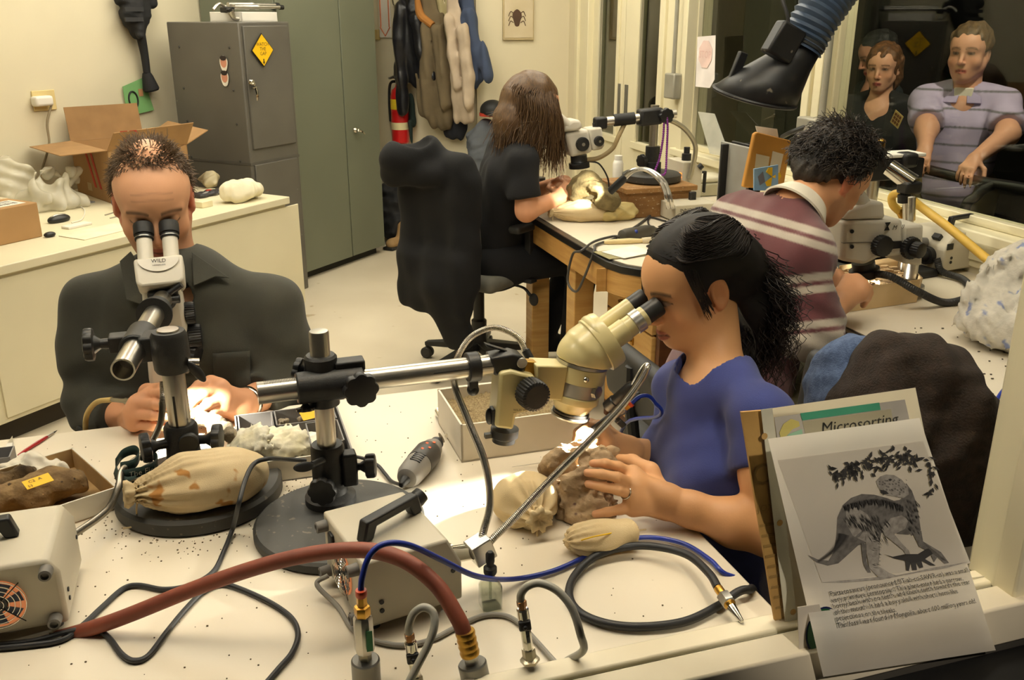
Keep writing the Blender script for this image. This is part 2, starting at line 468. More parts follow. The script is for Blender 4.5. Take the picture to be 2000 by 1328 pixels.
 # ================================================================== SETTING
m_wall=mat('wall_cream',(220,210,181),.75,var=.02,scale=2.5,bump=.05,bscale=300)
m_trim=mat('trim_cream',(226,217,184),.42,var=.02,scale=4)
m_floor=mat('floor_concrete',(214,203,180),.55,rgb2=(198,186,162),scale=1.6,bump=.06,bscale=60,spots=(9,.70,(178,160,130)))
m_ceil=mat('ceiling_white',(232,228,215),.9,var=.02)
m_dark=mat('gallery_dark',(44,41,33),.9,var=.15,scale=3)
m_darkfloor=mat('gallery_floor',(38,32,28),.6,var=.1)
m_black=mat('sill_black',(12,12,12),.6,var=.1)
def struct(g,name,m,**kw):return g.obj(name,m,kind='structure',**kw)
A_WIN=2.42
def slab(poly,z0,z1):return G().prism([(p[0],p[1],z0)for p in poly],(0,0,z1-z0))
struct(slab([W(-4.5,.86)[:2],W(A_WIN+.1,.86)[:2],W(A_WIN+.1,7.6)[:2],W(-4.5,7.6)[:2]],-.05,0),'floor',m_floor)
struct(slab([W(-4.5,.80)[:2],W(A_WIN+.1,.80)[:2],W(A_WIN+.1,7.6)[:2],W(-4.5,7.6)[:2]],2.76,2.82),'ceiling',m_ceil)
# left wall and the coat wall square to it, the picture wall beside the doors
cn1=np.array([-.22,6.49]);e_c=cn1@E2;m_c=cn1@M2
struct(slab([EM(-1.2,-4.38)[:2],EM(e_c+.05,-4.38)[:2],EM(e_c+.05,-4.48)[:2],EM(-1.2,-4.48)[:2]],0,2.76),'wall_left',m_wall)
struct(slab([EM(e_c,-4.43)[:2],EM(e_c,m_c)[:2],EM(e_c+.1,m_c+.02)[:2],EM(e_c+.1,-4.43)[:2]],0,2.76),'wall_coats',m_wall)
B_BACK=float(cn1@D2);A_C=float(cn1@N2)
struct(slab([W(A_C-.02,B_BACK)[:2],W(A_WIN,B_BACK)[:2],W(A_WIN,B_BACK+.1)[:2],W(A_C-.02,B_BACK+.1)[:2]],0,2.76),'wall_back',m_wall)
g=G();g.box(W((A_C+A_WIN)/2,B_BACK-.008,.06),(A_WIN-A_C,.016,.12),np.array([N3,D3,UZ]))
struct(g,'baseboard_back',m_trim,bevel=.003)
def wbox(g,a0,a1,b0,b1,z0,z1):
 return g.box(W((a0+a1)/2,(b0+b1)/2,(z0+z1)/2),(abs(a1-a0),abs(b1-b0),abs(z1-z0)),np.array([N3,D3,UZ]))
def ebox(g,e0,e1,m0,m1,z0,z1):
 return g.box(EM((e0+e1)/2,(m0+m1)/2,(z0+z1)/2),(abs(e1-e0),abs(m1-m0),abs(z1-z0)),np.array([E3,M3,UZ]))
 # window wall (right): low wall, posts, mouldings, header
g=G();wbox(g,A_WIN,A_WIN+.12,.5,4.62,0,.865);wbox(g,A_WIN,A_WIN+.12,.5,6.3,2.35,2.76);wbox(g,A_WIN,A_WIN+.12,5.92,B_BACK+.1,0,2.4)
struct(g,'wall_right',m_wall)
g=G();wbox(g,A_WIN-.05,A_WIN+.12,.5,4.58,.865,.905);struct(g,'trim_1',m_trim,bevel=.006) # window sill
g=G();wbox(g,A_WIN-.02,A_WIN,.5,4.58,.80,.865);wbox(g,A_WIN-.012,A_WIN,.5,4.58,.775,.80);struct(g,'trim_2',m_trim,bevel=.003)
def post(name,b0,b1,dep=.02):
 g=G();wbox(g,A_WIN-dep,A_WIN+.12,b0,b1,0 if b0>4.5 else.905,2.35)
 for q in (b0,b1):wbox(g,A_WIN-dep-.018,A_WIN+.10,q-.025,q+.025,.0 if b0>4.5 else.905,2.35)
 struct(g,name,m_trim,bevel=.004)
post('trim_3',4.501,4.76);post('trim_4',3.335,3.41);post('trim_5',5.84,6.02);post('trim_6',.95,1.12)
g=G();wbox(g,A_WIN-.03,A_WIN+.1,.5,6.0,2.28,2.36);struct(g,'trim_7',m_trim,bevel=.004)
# glazing bars around the window panes
m_pane=glass_mat('window_pane_glass',(214,216,205),refl=1.9)
m_pane2=glass_mat('window_pane_clear',(228,230,222),refl=.9)
def pane(name,b0,b1,z0,z1,a=A_WIN+.05):
 g=G();wbox(g,a-.003,a+.003,b0,b1,z0,z1);return struct(g,name,m_pane,smooth=0)
w1=pane('window_1',3.41,4.50,.905,2.3);w2=pane('window_2',1.12,3.33,.905,2.3);w2.data.materials[0]=m_pane2
for wn,b0,b1 in ((w1,3.41,4.50),(w2,1.12,3.33)):
 g=G()
 for (p0,p1,z0,z1)in ((b0,b0+.03,.905,2.3),(b1-.03,b1,.905,2.3),(b0,b1,.905,.935),(b0,b1,2.26,2.3)):
  wbox(g,A_WIN+.02,A_WIN+.08,p0,p1,z0,z1)
 g.obj('glazing_frame',m_trim,wn,bevel=.004)
 # the pair of glazed doors
m_plate=mat('door_plate_grey',(120,118,110),.4,.6)
m_hinge=mat('brushed_steel',(176,172,162),.32,1.0,var=.05,scale=40)
def door(name,b0,b1,g0,g1,zb,side):
 t=thing(name,'cream glazed door','door',W(A_WIN+.03,(b0+b1)/2,0),kind='structure');del t['category']
 g=G();a0,a1=A_WIN,A_WIN+.045
 wbox(g,a0,a1,b0,g0,.01,2.27);wbox(g,a0,a1,g1,b1,.01,2.27);wbox(g,a0,a1,g0,g1,.01,zb);wbox(g,a0,a1,g0,g1,2.12,2.27)
 g.obj('door_leaf',m_trim,t,bevel=.003)
 g=G()
 for q in (g0,g1):wbox(g,a0-.012,a0,q-.018,q+.018,zb-.02,2.14)
 wbox(g,a0-.02,a0,g0-.03,g1+.03,zb-.04,zb)
 g.obj('glazing_bead',m_trim,t,bevel=.002)
 g=G();wbox(g,a0+.02,a0+.026,g0,g1,zb,2.12);g.obj('pane',m_pane,t,smooth=0)
 pb=b0+.05 if side<0 else b1-.05
 g=G();wbox(g,a0-.006,a0,pb-.022,pb+.022,.98,1.19);g.obj('push_plate',m_plate,t,bevel=.002)
 return t
door('door_1',5.325,5.83,5.40,5.715,.87,-1);door('door_2',4.78,5.315,4.83,5.12,.87,1)
# gallery beyond the windows
struct(slab([W(A_WIN+.1,-2.5)[:2],W(6.4,-2.5)[:2],W(6.4,8.5)[:2],W(A_WIN+.1,8.5)[:2]],-.05,-.001),'floor_gallery',m_darkfloor)
g=G();wbox(g,6.3,6.4,-2.5,8.5,0,3.0);struct(g,'wall_gallery',m_dark)
m_corr=mat('corridor_wall',(140,130,104),.85,var=.04)
g=G();wbox(g,A_WIN+.13,6.4,8.3,8.4,0,3.0);wbox(g,A_WIN+1.1,A_WIN+1.2,5.5,8.4,0,3.0);struct(g,'wall_corridor',m_corr)
g=G();wbox(g,A_WIN+.1,6.4,-2.5,8.5,3.0,3.05);struct(g,'ceiling_gallery',m_dark)
# the window the photograph looks through: stool, groove, frame post, dark ledge outside
m_sill=mat('sill_cream',(228,217,190),.4,var=.03,scale=8,spots=(60,.74,(176,158,128)))
g=G();wbox(g,-4,2.42,.912,.948,.735,.768);struct(g,'trim_8',m_sill,bevel=.004)
g=G();wbox(g,-4,2.42,.856,.905,.70,.768);struct(g,'trim_9',m_sill,bevel=.004)
g=G();wbox(g,-4,2.42,.903,.914,.70,.760);struct(g,'trim_10',mat('groove_grey',(96,90,80),.7))
g=G();wbox(g,-4,2.42,.86,.94,0,.70);struct(g,'wall_near',mat('near_wall_outside',(70,66,58),.8))
g=G();wbox(g,-4,2.42,.55,.86,.60,.69);struct(g,'trim_11',m_black,bevel=.006)
g=G();wbox(g,-4,2.42,.50,.55,.0,.70);struct(g,'wall_ledge',m_black)
A_POST=float(N2@BP(1978,1000,.90)[:2])
g=G();wbox(g,A_POST,A_POST+.16,.87,.96,.76,2.7);wbox(g,A_POST+.03,A_POST+.2,.85,.87,.70,2.7);struct(g,'trim_12',m_trim,bevel=.004)
g=G();wbox(g,A_POST+.04,A_POST+.3,.60,.85,.60,2.7);struct(g,'trim_13',m_black,bevel=.004)
g=G();wbox(g,-4,A_POST+.05,.907,.910,.760,2.7);wn=struct(g,'window_3',glass_mat('front_pane_glass',(250,251,249),refl=.5),smooth=0)
# ================================================================== FURNITURE
m_lam=mat('laminate_white',(228,219,200),.42,rgb2=(221,209,186),scale=2.2,spots=(170,.77,(120,104,82)),bump=.03,bscale=250)
m_steelleg=mat('table_leg_grey',(150,146,136),.45,.3)
m_oak=wood_mat('oak_pale',(214,172,104),(194,148,82),2.4,axis=(2,2,22))
m_oakh=wood_mat('oak_apron',(208,162,92),(184,136,72),2.0,axis=(3,3,30))
m_walnut=wood_mat('walnut_side',(104,60,30),(76,42,22),3)
m_blkedge=mat('bench_edge_black',(20,19,18),.35,var=.1)
m_locker=mat('locker_grey',(96,92,84),.5,rgb2=(88,84,77),scale=5,bump=.05,bscale=200,spots=(45,.765,(150,146,136)))
m_green=mat('cabinet_green',(112,116,98),.45,rgb2=(104,108,91),scale=2,bump=.03,bscale=150,spots=(16,.78,(168,166,150)))
m_chrome=mat('chrome',(214,210,200),.12,1.0,var=.03)
m_counter=mat('counter_cream',(222,213,182),.5,var=.03,scale=3)
m_brass=mat('brass',(196,152,70),.3,1.0,var=.08,scale=30)
T_NEAR=.75
def near_table():
 t=thing('front_table','large white laminate work table in the foreground under the two big microscopes','table',W(-.3,1.45,0))
 g=G();wbox(g,-1.9,.72,.949,1.965,T_NEAR-.032,T_NEAR);g.obj('table_top',m_lam,t,bevel=.004)
 g=G();wbox(g,-1.85,.66,1.00,1.03,T_NEAR-.12,T_NEAR-.032);wbox(g,-1.85,.66,1.88,1.91,T_NEAR-.12,T_NEAR-.032);g.obj('apron',m_steelleg,t,bevel=.003)
 for a,b in ((-1.8,1.01),(-1.8,1.90),(.63,1.01),(.63,1.90)):
  g=G();wbox(g,a-.025,a+.025,b-.025,b+.025,0,T_NEAR-.032);g.obj('leg',m_steelleg,t,bevel=.003)
near_table()
def bench():
 t=thing('wall_bench','long white topped lab bench with wooden apron along the windows','workbench',W(1.95,2.6,0))
 ed=[(2.42,3.98),(1.36,3.98)]+[(1.36-.06*math.sin(q),3.92+.06*math.cos(q))for q in (.4,.8,1.2,1.57)]+[(1.30,3.05),(1.302,2.95),(1.325,2.87),(1.365,2.815),(1.44,2.755),(1.53,2.66),(1.59,2.54),(1.618,2.40),(1.62,2.2),(1.62,.97),(2.42,.97)]
 def off(pts,dd):
  q=np.array(pts);T=np.gradient(q,axis=0);T/=np.linalg.norm(T,axis=1)[:,None];nn=np.c_[T[:,1],-T[:,0]]
  # outward is away from the window
  r=q-nn*dd;r[0]=[2.42,q[0][1]-dd];r[1]=[q[1][0]+.0,q[1][1]-dd];r[-1]=[2.42,q[-1][1]+dd];r[-2]=[q[-2][0]+dd,q[-2][1]+dd]
  return [tuple(x)for x in r]
 q=np.array(ed);T=np.gradient(q,axis=0)
 ins=[]
 for i,(a,b)in enumerate(ed):
  tx=T[i]/np.linalg.norm(T[i]);nn=np.array([-tx[1],tx[0]]) # path runs toward the viewer along the front: left of travel is the bench side
  ins.append((min(2.42,a+nn[0]*.028),b+nn[1]*.028))
 ins[0]=(2.42,3.952);ins[-1]=(2.42,.998);ins[-2]=(1.648,.998)
 def pr(pts,z0,z1):return G().prism([W(a,b,z0)for a,b in pts],(0,0,z1-z0))
 pr(ed,T_NEAR-.03,T_NEAR-.002).obj('edge_band',m_blkedge,t,bevel=.003)
 pr(ins,T_NEAR-.02,T_NEAR+.001).obj('bench_top',m_lam,t)
 # curved wooden apron under the far half of the front edge
 fr=[p for p in ed if p[1]>2.3 and p[0]<1.63][1:]
 fr=spline(np.array([(a,b,0)for a,b in fr]),60)
 g=G();rings=[]
 T=np.gradient(fr,axis=0);T/=np.linalg.norm(T,axis=1)[:,None]
 for p,tx in zip(fr,T):
  nn=np.array([-tx[1],tx[0]]);i0=p[:2]+nn*.006;i1=p[:2]+nn*.03
  rings.append([W(*i0,T_NEAR-.03),W(*i0,T_NEAR-.115),W(*i1,T_NEAR-.115),W(*i1,T_NEAR-.03)])
 g.loft(rings);g.obj('apron',m_oakh,t)
 g=G();wbox(g,1.635,1.66,1.0,2.35,T_NEAR-.13,T_NEAR-.03);g.obj('apron',mat('apron_charcoal',(52,52,50),.6),t,bevel=.002)
 for a,b in ((1.33,3.36),(1.33,3.88),(1.70,1.06),(2.35,3.9),(2.35,1.06)):
  g=G();wbox(g,a,a+.085,b-.045,b+.045,0,T_NEAR-.03);g.obj('leg',m_oak,t,bevel=.004)
 g=G();wbox(g,1.70,2.4,1.03,1.09,.54,.60);g.obj('rail',m_oak,t,bevel=.003)
 g=G();wbox(g,2.36,2.40,1.0,3.95,.1,.7);g.obj('back_panel',mat('bench_back',(160,128,84),.6),t)
bench()
def drawer_unit():
 t=thing('drawer_cabinet','pale wood drawer cabinet with brass pulls under the bench corner','cabinet',W(1.7,3.0,0))
 g=G();wbox(g,1.455,2.1,2.80,2.83,.0,.70);wbox(g,1.455,2.1,3.24,3.27,0,.70);wbox(g,1.46,2.1,2.83,3.24,.03,.075);wbox(g,1.46,2.1,2.83,3.24,.64,.70)
 g.obj('carcass',m_walnut,t,bevel=.002)
 zz=[.08,.215,.35,.485,.62]
 for i in range(4):
  g=G();wbox(g,1.44,1.46,2.835,3.235,zz[i]+.004,zz[i+1]-.004);d=g.obj('drawer',m_oak,t,bevel=.003)
  zc=(zz[i]+zz[i+1])/2
  g=G();g.tube([W(1.44,2.99,zc),W(1.415,2.992,zc+.004),W(1.408,3.03,zc),W(1.415,3.072,zc+.004),W(1.44,3.075,zc)],.0045,8)
  for bb in (2.99,3.075):wbox(g,1.434,1.441,bb-.01,bb+.01,zc-.014,zc+.014)
  g.obj('pull',m_brass,d)
drawer_unit()
def counter():
 t=thing('side_counter','low cream counter along the left wall, its end beside the grey locker','counter',EM(2.4,-3.7,0))
 g=G();ebox(g,.2,3.60,-4.37,-3.235,.10,.668);g.obj('body',m_counter,t,bevel=.003)
 g=G();ebox(g,.2,3.615,-4.375,-3.215,.67,.706);g.obj('counter_top',m_counter,t,bevel=.004)
 g=G();ebox(g,.2,3.57,-4.15,-3.30,0,.10);g.obj('plinth',mat('plinth_dark',(58,50,40),.8),t)
 for e in (1.05,1.95,2.85):
  g=G();ebox(g,e,e+.84,-3.236,-3.228,.12,.655);g.obj('panel',m_counter,t,bevel=.002)
counter()
def locker():
 t=thing('grey_locker','dark grey steel locker with a yellow diamond sign, at the end of the counter','locker',EM(4.04,-3.93,0))
 g=G();ebox(g,3.84,4.24,-4.2,-3.675,0,1.55);g.obj('body',m_locker,t,bevel=.006)
 for z0,z1,nm in ((.885,1.53,'upper'),(.06,.80,'lower')):
  g=G();ebox(g,3.865,4.215,-3.678,-3.664,z0,z1);d=g.obj('door',m_locker,t,bevel=.004)
  if nm=='upper':
   c=MP(489,160,-3.66);c2=MP(494,192,-3.66)
   g=G();g.cyl(c,c+M3*.02,.016,.013,ch=.003);g.cyl(c2+UZ*.055,c2+UZ*.055+M3*.03,.008)
   g.tube([c2+UZ*.055+M3*.028,c2+UZ*.02+M3*.034,c2-UZ*.01+M3*.03],[.008,.007,.005],8)
   g.cyl(c+UZ*-.012,c+UZ*-.012+M3*.028,.008)
   g.obj('handle',m_chrome,d)
 for z in (.25,.55,.82,1.02,1.2,1.42):
  for m in (-3.75,-4.12):p=EM(3.838,m,z);G().cyl(p,p-E3*.003,.007,.005,8).obj('rivet',mat('rivet_dark',(60,57,52),.5),t)
 g=G();ebox(g,3.838,4.241,-4.2,-3.672,.80,.815);g.obj('seam',mat('locker_seam',(82,79,73),.5),t)
 # yellow diamond sign, flat print on the upper door
 c=MP(513,98,-3.655)
 s=thing('warning_sign','yellow diamond sign reading WATCH THE GAP on the grey locker door','sign',c)
 def dia(r,off):return [c+E3*r*.98+M3*off,c+UZ*r+M3*off,c-E3*r*.98+M3*off,c-UZ*r+M3*off]
 G().prism(dia(.088,-.003),M3*.004).obj('backing',mat('sign_black',(30,26,12),.5),s)
 G().prism(dia(.082,.0012),M3*.001).obj('face',mat('sign_yellow',(240,190,10),.45,var=.02),s)
 mk=mat('ink_dark',(44,36,14),.6)
 for i,tx in enumerate(('WATCH','THE','GAP')):
  text('lettering',tx,c+UZ*(.022-.024*i)+M3*.002,E3,UZ,.026,mk,s,align='CENTER')
 G().prism([c+E3*x+UZ*z+M3*.0026 for x,z in ((-.004,-.045),(.004,-.045),(.004,-.06),(.009,-.06),(0,-.074),(-.009,-.06),(-.004,-.06))],M3*.0005).obj('arrow',mk,s)
 # two small face stickers on the locker's side
 for k,(px,py)in enumerate(((437,124),(439,153))):
  c=PLN(px,py,E2,3.834)
  s=thing('face_sticker',['upper of the two face stickers on the locker side','lower of the two face stickers on the locker side'][k],'sticker',c,'face stickers on the locker')
  th=np.linspace(0,6.283,20,endpoint=False)
  def blob(rx,rz,off,dz=0,wob=.0):return [c+M3*rx*math.cos(q)*(1+wob*math.sin(3*q))+UZ*(rz*math.sin(q)+dz)-E3*off for q in th]
  G().prism(blob(.028,.042,0,0,.08),-E3*.001).obj('paper',mat('paper_white',(226,220,206),.6),s)
  G().prism(blob(.022,.028,.0012,.006),-E3*.0006).obj('face_print',mat('print_skin',(204,140,112),.6),s)
  G().prism(blob(.023,.013,.0019,.028),-E3*.0006).obj('hair_print',mat('print_hair',(40,28,24),.6),s)
locker()
def green_cabinet():
 t=thing('tall_cabinet','tall grey green steel storage cabinet with two doors','cabinet',EM(4.73,-4.0,0))
 g=G();ebox(g,4.262,5.205,-4.37,-3.80,.05,2.15);g.obj('body',m_green,t,bevel=.004)
 g=G();ebox(g,4.30,5.17,-4.18,-3.84,0,.05);g.obj('plinth',mat('plinth_charcoal',(44,44,38),.8),t)  # recessed toe kick in plain dark grey
 for k,(e0,e1)in enumerate(((4.268,4.83),(4.838,5.20))):
  g=G();ebox(g,e0,e1,-3.80,-3.785,.055,2.14);d=g.obj('door',m_green,t,bevel=.003)
  if k==1:
   c=MP(692,254,-3.785);g=G();g.cyl(c,c+M3*.02,.02,.017,ch=.004);g.cyl(c,c+M3*.036,.009)
   g.tube([c+M3*.034,c+M3*.04+E3*.03-UZ*.012,c+M3*.036+E3*.062-UZ*.03],[.009,.007,.005],8)
   g.obj('handle',m_chrome,d)
green_cabinet()
# ================================================================== MICROSCOPES ON THE FRONT TABLE
m_cream=mat('scope_cream',(214,200,146),.38,var=.03,scale=6,coat=.3)
m_scopewhite=mat('scope_white',(214,208,192),.42,var=.03,scale=6)
m_blk=mat('black_plastic',(26,25,25),.45,var=.15,scale=20)
m_blkmetal=mat('black_crackle',(34,33,32),.5,var=.2,scale=60,bump=.15,bscale=500,spots=(90,.75,(70,66,60)))
m_rubber=mat('black_rubber',(16,16,17),.6,var=.1)
m_steel=mat('polished_steel',(204,199,188),.3,1.0,var=.08,scale=14,stretch=(1,1,.2))
m_alu=mat('satin_aluminium',(190,187,180),.34,1.0,var=.05,scale=30)
m_base=mat('base_slate',(62,60,55),.6,rgb2=(50,49,45),scale=9,spots=(70,.66,(96,88,74)),bump=.05)
m_ink=mat('ink_black',(24,22,20),.6)
m_lens=mat('lens_glass',(30,34,40),.05,var=0,coat=1.0)
def lobed(g,c,ax,r,L,lobes=8,depth=.12,seg=48,ref=None):
 ax=unit(ax);rf=np.array([1.,0,0])if ref is None else ref
 if abs(ax@rf)>.9:rf=UZ
 u=unit(rf-ax*(ax@rf));w_=np.cross(ax,u);th=np.arange(seg)*2*math.pi/seg
 k=1-depth*(.5-.5*np.cos(lobes*th))**2
 rings=[]
 for rr,t in ((.80,0),(.98,.12),(1,.3),(1,.75),(.95,.93),(.78,1.0)):
  rings.append(np.asarray(c)+ax*t*L+(np.outer(np.cos(th)*k,u)+np.outer(np.sin(th)*k,w_))*r*rr)
 return g.loft(rings)
def fluted(g,c,ax,r,L,n=28,depth=.07):return lobed(g,c,ax,r,L,n,depth,seg=n*4)
def knob(parent,stem0,ax,stem,r,L,name='clamp_knob',m=None):
 ax=unit(ax);o=lobed(G(),np.asarray(stem0)+ax*stem,ax,r,L).obj(name,m or m_blk,parent)
 g=G();g.lathe(stem0,ax,[(r*.32,0),(r*.30,stem*.6),(r*.55,stem*.98),(r*.6,stem+.002)],14);g.obj('stem',m or m_blk,o)
 return o
def scope_woman():
 base=V(-.292,1.376,T_NEAR)
 t=thing('stereo_microscope','cream stereo microscope on a long boom arm, the woman in blue looks into it','microscope',base)
 g=G();g.lathe(base,UZ,[(.139,0),(.143,.003),(.143,.016),(.138,.020)],64);g.obj('base_plate',m_base,t)
 pp=V(-.318,1.435)
 pt=lambda z:V(pp[0],pp[1],z)
 g=G();g.lathe(pt(.77),UZ,[(.044,0),(.044,.012),(.031,.02),(.0285,.032),(.0285,.104),(.026,.11)],32);c=g.obj('post_socket',m_blkmetal,t)
 g=G();g.box(pt(.835)+N3*.034-D3*.012,(.026,.03,.06),np.array([N3,D3,UZ]));g.obj('clamp_lug',m_blkmetal,c,bevel=.004)
 knob(t,pt(.835)+N3*.04-D3*.012,N3-D3*.25+UZ*.05,.022,.022,.018)
 knob(t,pt(.815)-N3*.01-D3*.026,-D3-N3*.35+UZ*.02,.014,.025,.016)
 g=G();lv=pt(.865)-D3*.03-N3*.01;g.cyl(lv,lv-D3*.012-N3*.02,.006);g.ball(lv-D3*.016-N3*.034,(.018,.006,.009),R=np.array([N3,D3,UZ]));g.obj('lever',m_blkmetal,t)
 g=G();g.lathe(pt(.86),UZ,[(.0165,0),(.0165,.222),(.0150,.2245),(.003,.2248)],32);g.obj('post',m_steel,t)
 # double clamp: collar on the post and sleeve on the arm
 arm0=Z(503,768,.995);arm1=Z(985,709,.995);ad=unit(arm1-arm0)
 g=G();g.lathe(pt(.955),UZ,[(.027,0),(.027,.084),(.0235,.088)],32);c=g.obj('clamp_collar',m_blkmetal,t)
 s0=arm0+ad*.062;s1=arm0+ad*.172
 g=G();g.cyl(s0,s1,.0265,seg=32,ch=.002);cl=g.obj('clamp_sleeve',m_blkmetal,t)
 g=G();mid=(s0+s1)/2;g.box((mid+pt(.997))/2+ad*.0,(.062,.05,.044),np.array([ad,D3,UZ]));g.obj('clamp_bridge',m_blkmetal,cl,bevel=.005)
 g=G();g.box(mid+ad*.035+UZ*.028+D3*.01,(.05,.03,.018),np.array([ad,D3,UZ]));g.obj('clamp_lug',m_blkmetal,cl,bevel=.003)
 knob(t,s1-ad*.012-D3*.018,-D3+ad*.1,.012,.030,.018)
 knob(t,s0+ad*.012-UZ*.022,-UZ-D3*.25,.012,.016,.007)
 knob(t,pt(1.01)+D3*.01-N3*.02,-N3+D3*.5+UZ*.2,.012,.022,.012)
 g=G();g.ring(arm0,arm1,.0185,.0155,36);g.cyl(arm0+ad*.004,arm1-ad*.002,.0156);a=g.obj('boom_arm',m_steel,t)
 g=G();sl=arm0+ad*.30-D3*.0182;g.box(sl+ad*.06+UZ*.004,(.14,.0012,.0016),np.array([ad,D3,UZ]));g.obj('slot',m_blk,a)
 g=G()
 for i in range(20):g.box(arm0+ad*(.012+.0025*i)+UZ*.0186-D3*.002,(.0007,.012 if i%5 else.018,.0006),np.array([ad,D3,UZ]))
 g.obj('scale_marks',m_ink,a)
 # ring stop on the arm
 c=lerp(arm0,arm1,.862);g=G();g.ring(c-ad*.011,c+ad*.011,.0265,.0180,32);g.box(c-UZ*.031,(.016,.018,.02),np.array([ad,D3,UZ]));g.ball(c-UZ*.043,.011);g.obj('stop_ring',m_blk,t,bevel=.002)
 # end clamp with lever and round steel button
 B0=float(D2@arm1[:2])
 def bp(x,y,db=0.0):return BP(x,y,B0+db)
 g=G();g.prism([bp(x,y,-.02)for x,y in ((959,700),(1003,692),(1022,697),(1031,708),(1027,722),(1012,731),(966,735))],D3*.04);ec=g.obj('end_clamp',m_blk,t,bevel=.004)
 g=G();c=bp(1019,708,-.02);g.cyl(c,c-D3*.004,.0095,ch=.001);g.obj('button',m_alu,ec)
 g=G();g.quadbox(bp(948,672),bp(952,678),bp(1010,694),bp(1000,688),D3*.014);g.obj('lever',m_blk,ec,bevel=.002)
 # focusing column
 g=G();g.prism([bp(x,y,-.03)for x,y in ((977,728),(1000,724),(1047,735),(1044,775),(1036,804),(1009,811),(1003,841),(968,836))],D3*.05);fc=g.obj('focus_column',m_cream,t,bevel=.006,segs=3)
 c=bp(1030,762,-.03);g=G();fluted(g,c-D3*.002,-D3+N3*.15,.0285,.036);g.obj('focus_knob',m_blk,fc)
 c=bp(1030,760,.02);g=G();fluted(g,c,D3,.0285,.03);g.obj('focus_knob',m_blk,fc)
 c0=bp(986,836,-.005);g=G();g.lathe(c0,-UZ+N3*-.1,[(.0255,0),(.0255,.015),(.021,.018),(.021,.026),(.012,.028)],28);g.box(c0-UZ*.01-N3*.031,(.014,.01,.008),np.array([N3,D3,UZ]));g.obj('column_foot',m_blk,t)
 g=G();c=bp(964,812,-.01);g.box(c,(.012,.022,.032),np.array([N3,D3,UZ]));g.ball(c-N3*.008,(.007,.007,.016),R=np.array([N3,D3,UZ]));g.obj('side_clip',m_blk,fc,bevel=.003)
 x=unit(N3*.98-UZ*.05)
 text('lettering','WILD  M5',bp(1002,802,-.0305),bp(1030,803.5,-.0305)-bp(1002,802,-.0305),UZ,.0062,m_ink,fc,lift=.0012)
 text('lettering','MADE IN SWITZERLAND',bp(1002,806,-.0305),bp(1030,807.5,-.0305)-bp(1002,806,-.0305),UZ,.0024,m_ink,fc,lift=.0012)
 # carrier block with its brass slide
 g=G();g.prism([bp(x,y,-.028)for x,y in ((1048,714),(1110,716),(1099,783),(1052,779))],D3*.046);g.obj('carrier_block',m_cream,t,bevel=.003)
 g=G();g.prism([bp(x,y,-.012)for x,y in ((1028,706),(1050,708),(1046,737),(1022,733))],D3*.02);g.obj('dovetail_slide',m_brass,t,bevel=.002)
 # optical body
 O=bp(1113,812,.0);top=bp(1150,655,.0);ax=unit(top-O)
 pr=lambda*q:list(q)
 g=G();g.lathe(O,ax,[(.026,.002),(.036,0),(.037,.003),(.036,.006)],40);lens=g.obj('objective_ring',m_alu,t)
 g=G();g.lathe(O,ax,[(.0,.0025),(.026,.0022)],32,caps=False);g.obj('objective_lens',m_lens,lens)
 g=G();g.lathe(O,ax,[(.033,.006),(.0345,.0075),(.0345,.011),(.032,.012)],40);g.obj('groove_ring',m_blk,lens)
 g=G();g.lathe(O,ax,[(.030,.011),(.0325,.014),(.041,.031),(.0445,.033),(.0455,.035),(.0455,.046),(.044,.047)],48);g.obj('nosepiece',m_cream,t)
 g=G();g.lathe(O,ax,[(.043,.047),(.044,.048),(.044,.072),(.043,.073)],12);dr=g.obj('zoom_drum',m_alu,t)
 kx=unit(-D3+N3*.55);kc=O+ax*.06+kx*.04;g=G();g.cyl(kc,kc+kx*.010,.0125,.0115,8);g.obj('drum_facet',m_alu,dr)
 g=G();g.lathe(O,ax,[(.042,.073),(.0465,.0735),(.0468,.102),(.046,.103)],48);bd=g.obj('body_band',m_cream,t)
 kc=O+ax*.09-D3*.0455-N3*.008;g=G();g.ball(kc,.0058);g.obj('lock_screw',m_chrome,bd)
 g=G();g.lathe(O,ax,[(.046,.103),(.0478,.1035),(.0478,.109),(.046,.110)],48);g.obj('silver_ring',m_alu,t)
 # domed head: half ball meeting a thick disc square to the eyepieces
 tx=unit(N3*math.cos(math.radians(31))+UZ*math.sin(math.radians(31)))
 hc=O+ax*.110
 s=SDF(hc-.12,hc+.14,.003)
 s.ell(hc+ax*.008,(.0505,.0505,.050),k=.004)
 s.cap(hc+ax*.012+tx*.012,hc+ax*.022+tx*.030,.052,.050,k=.02,flat=(tx,.45))
 s.cut(hc,-ax)
 s.cut(hc+tx*.052,tx)
 s.obj('prism_head',m_cream,t,smooth=2)
 dc=hc+ax*.012+tx*.024
 g=G();g.lathe(dc,tx,[(.052,0),(.0545,.002),(.0545,.024),(.052,.030),(.03,.032)],48,sx=1.0);g.obj('head_disc',m_cream,t)
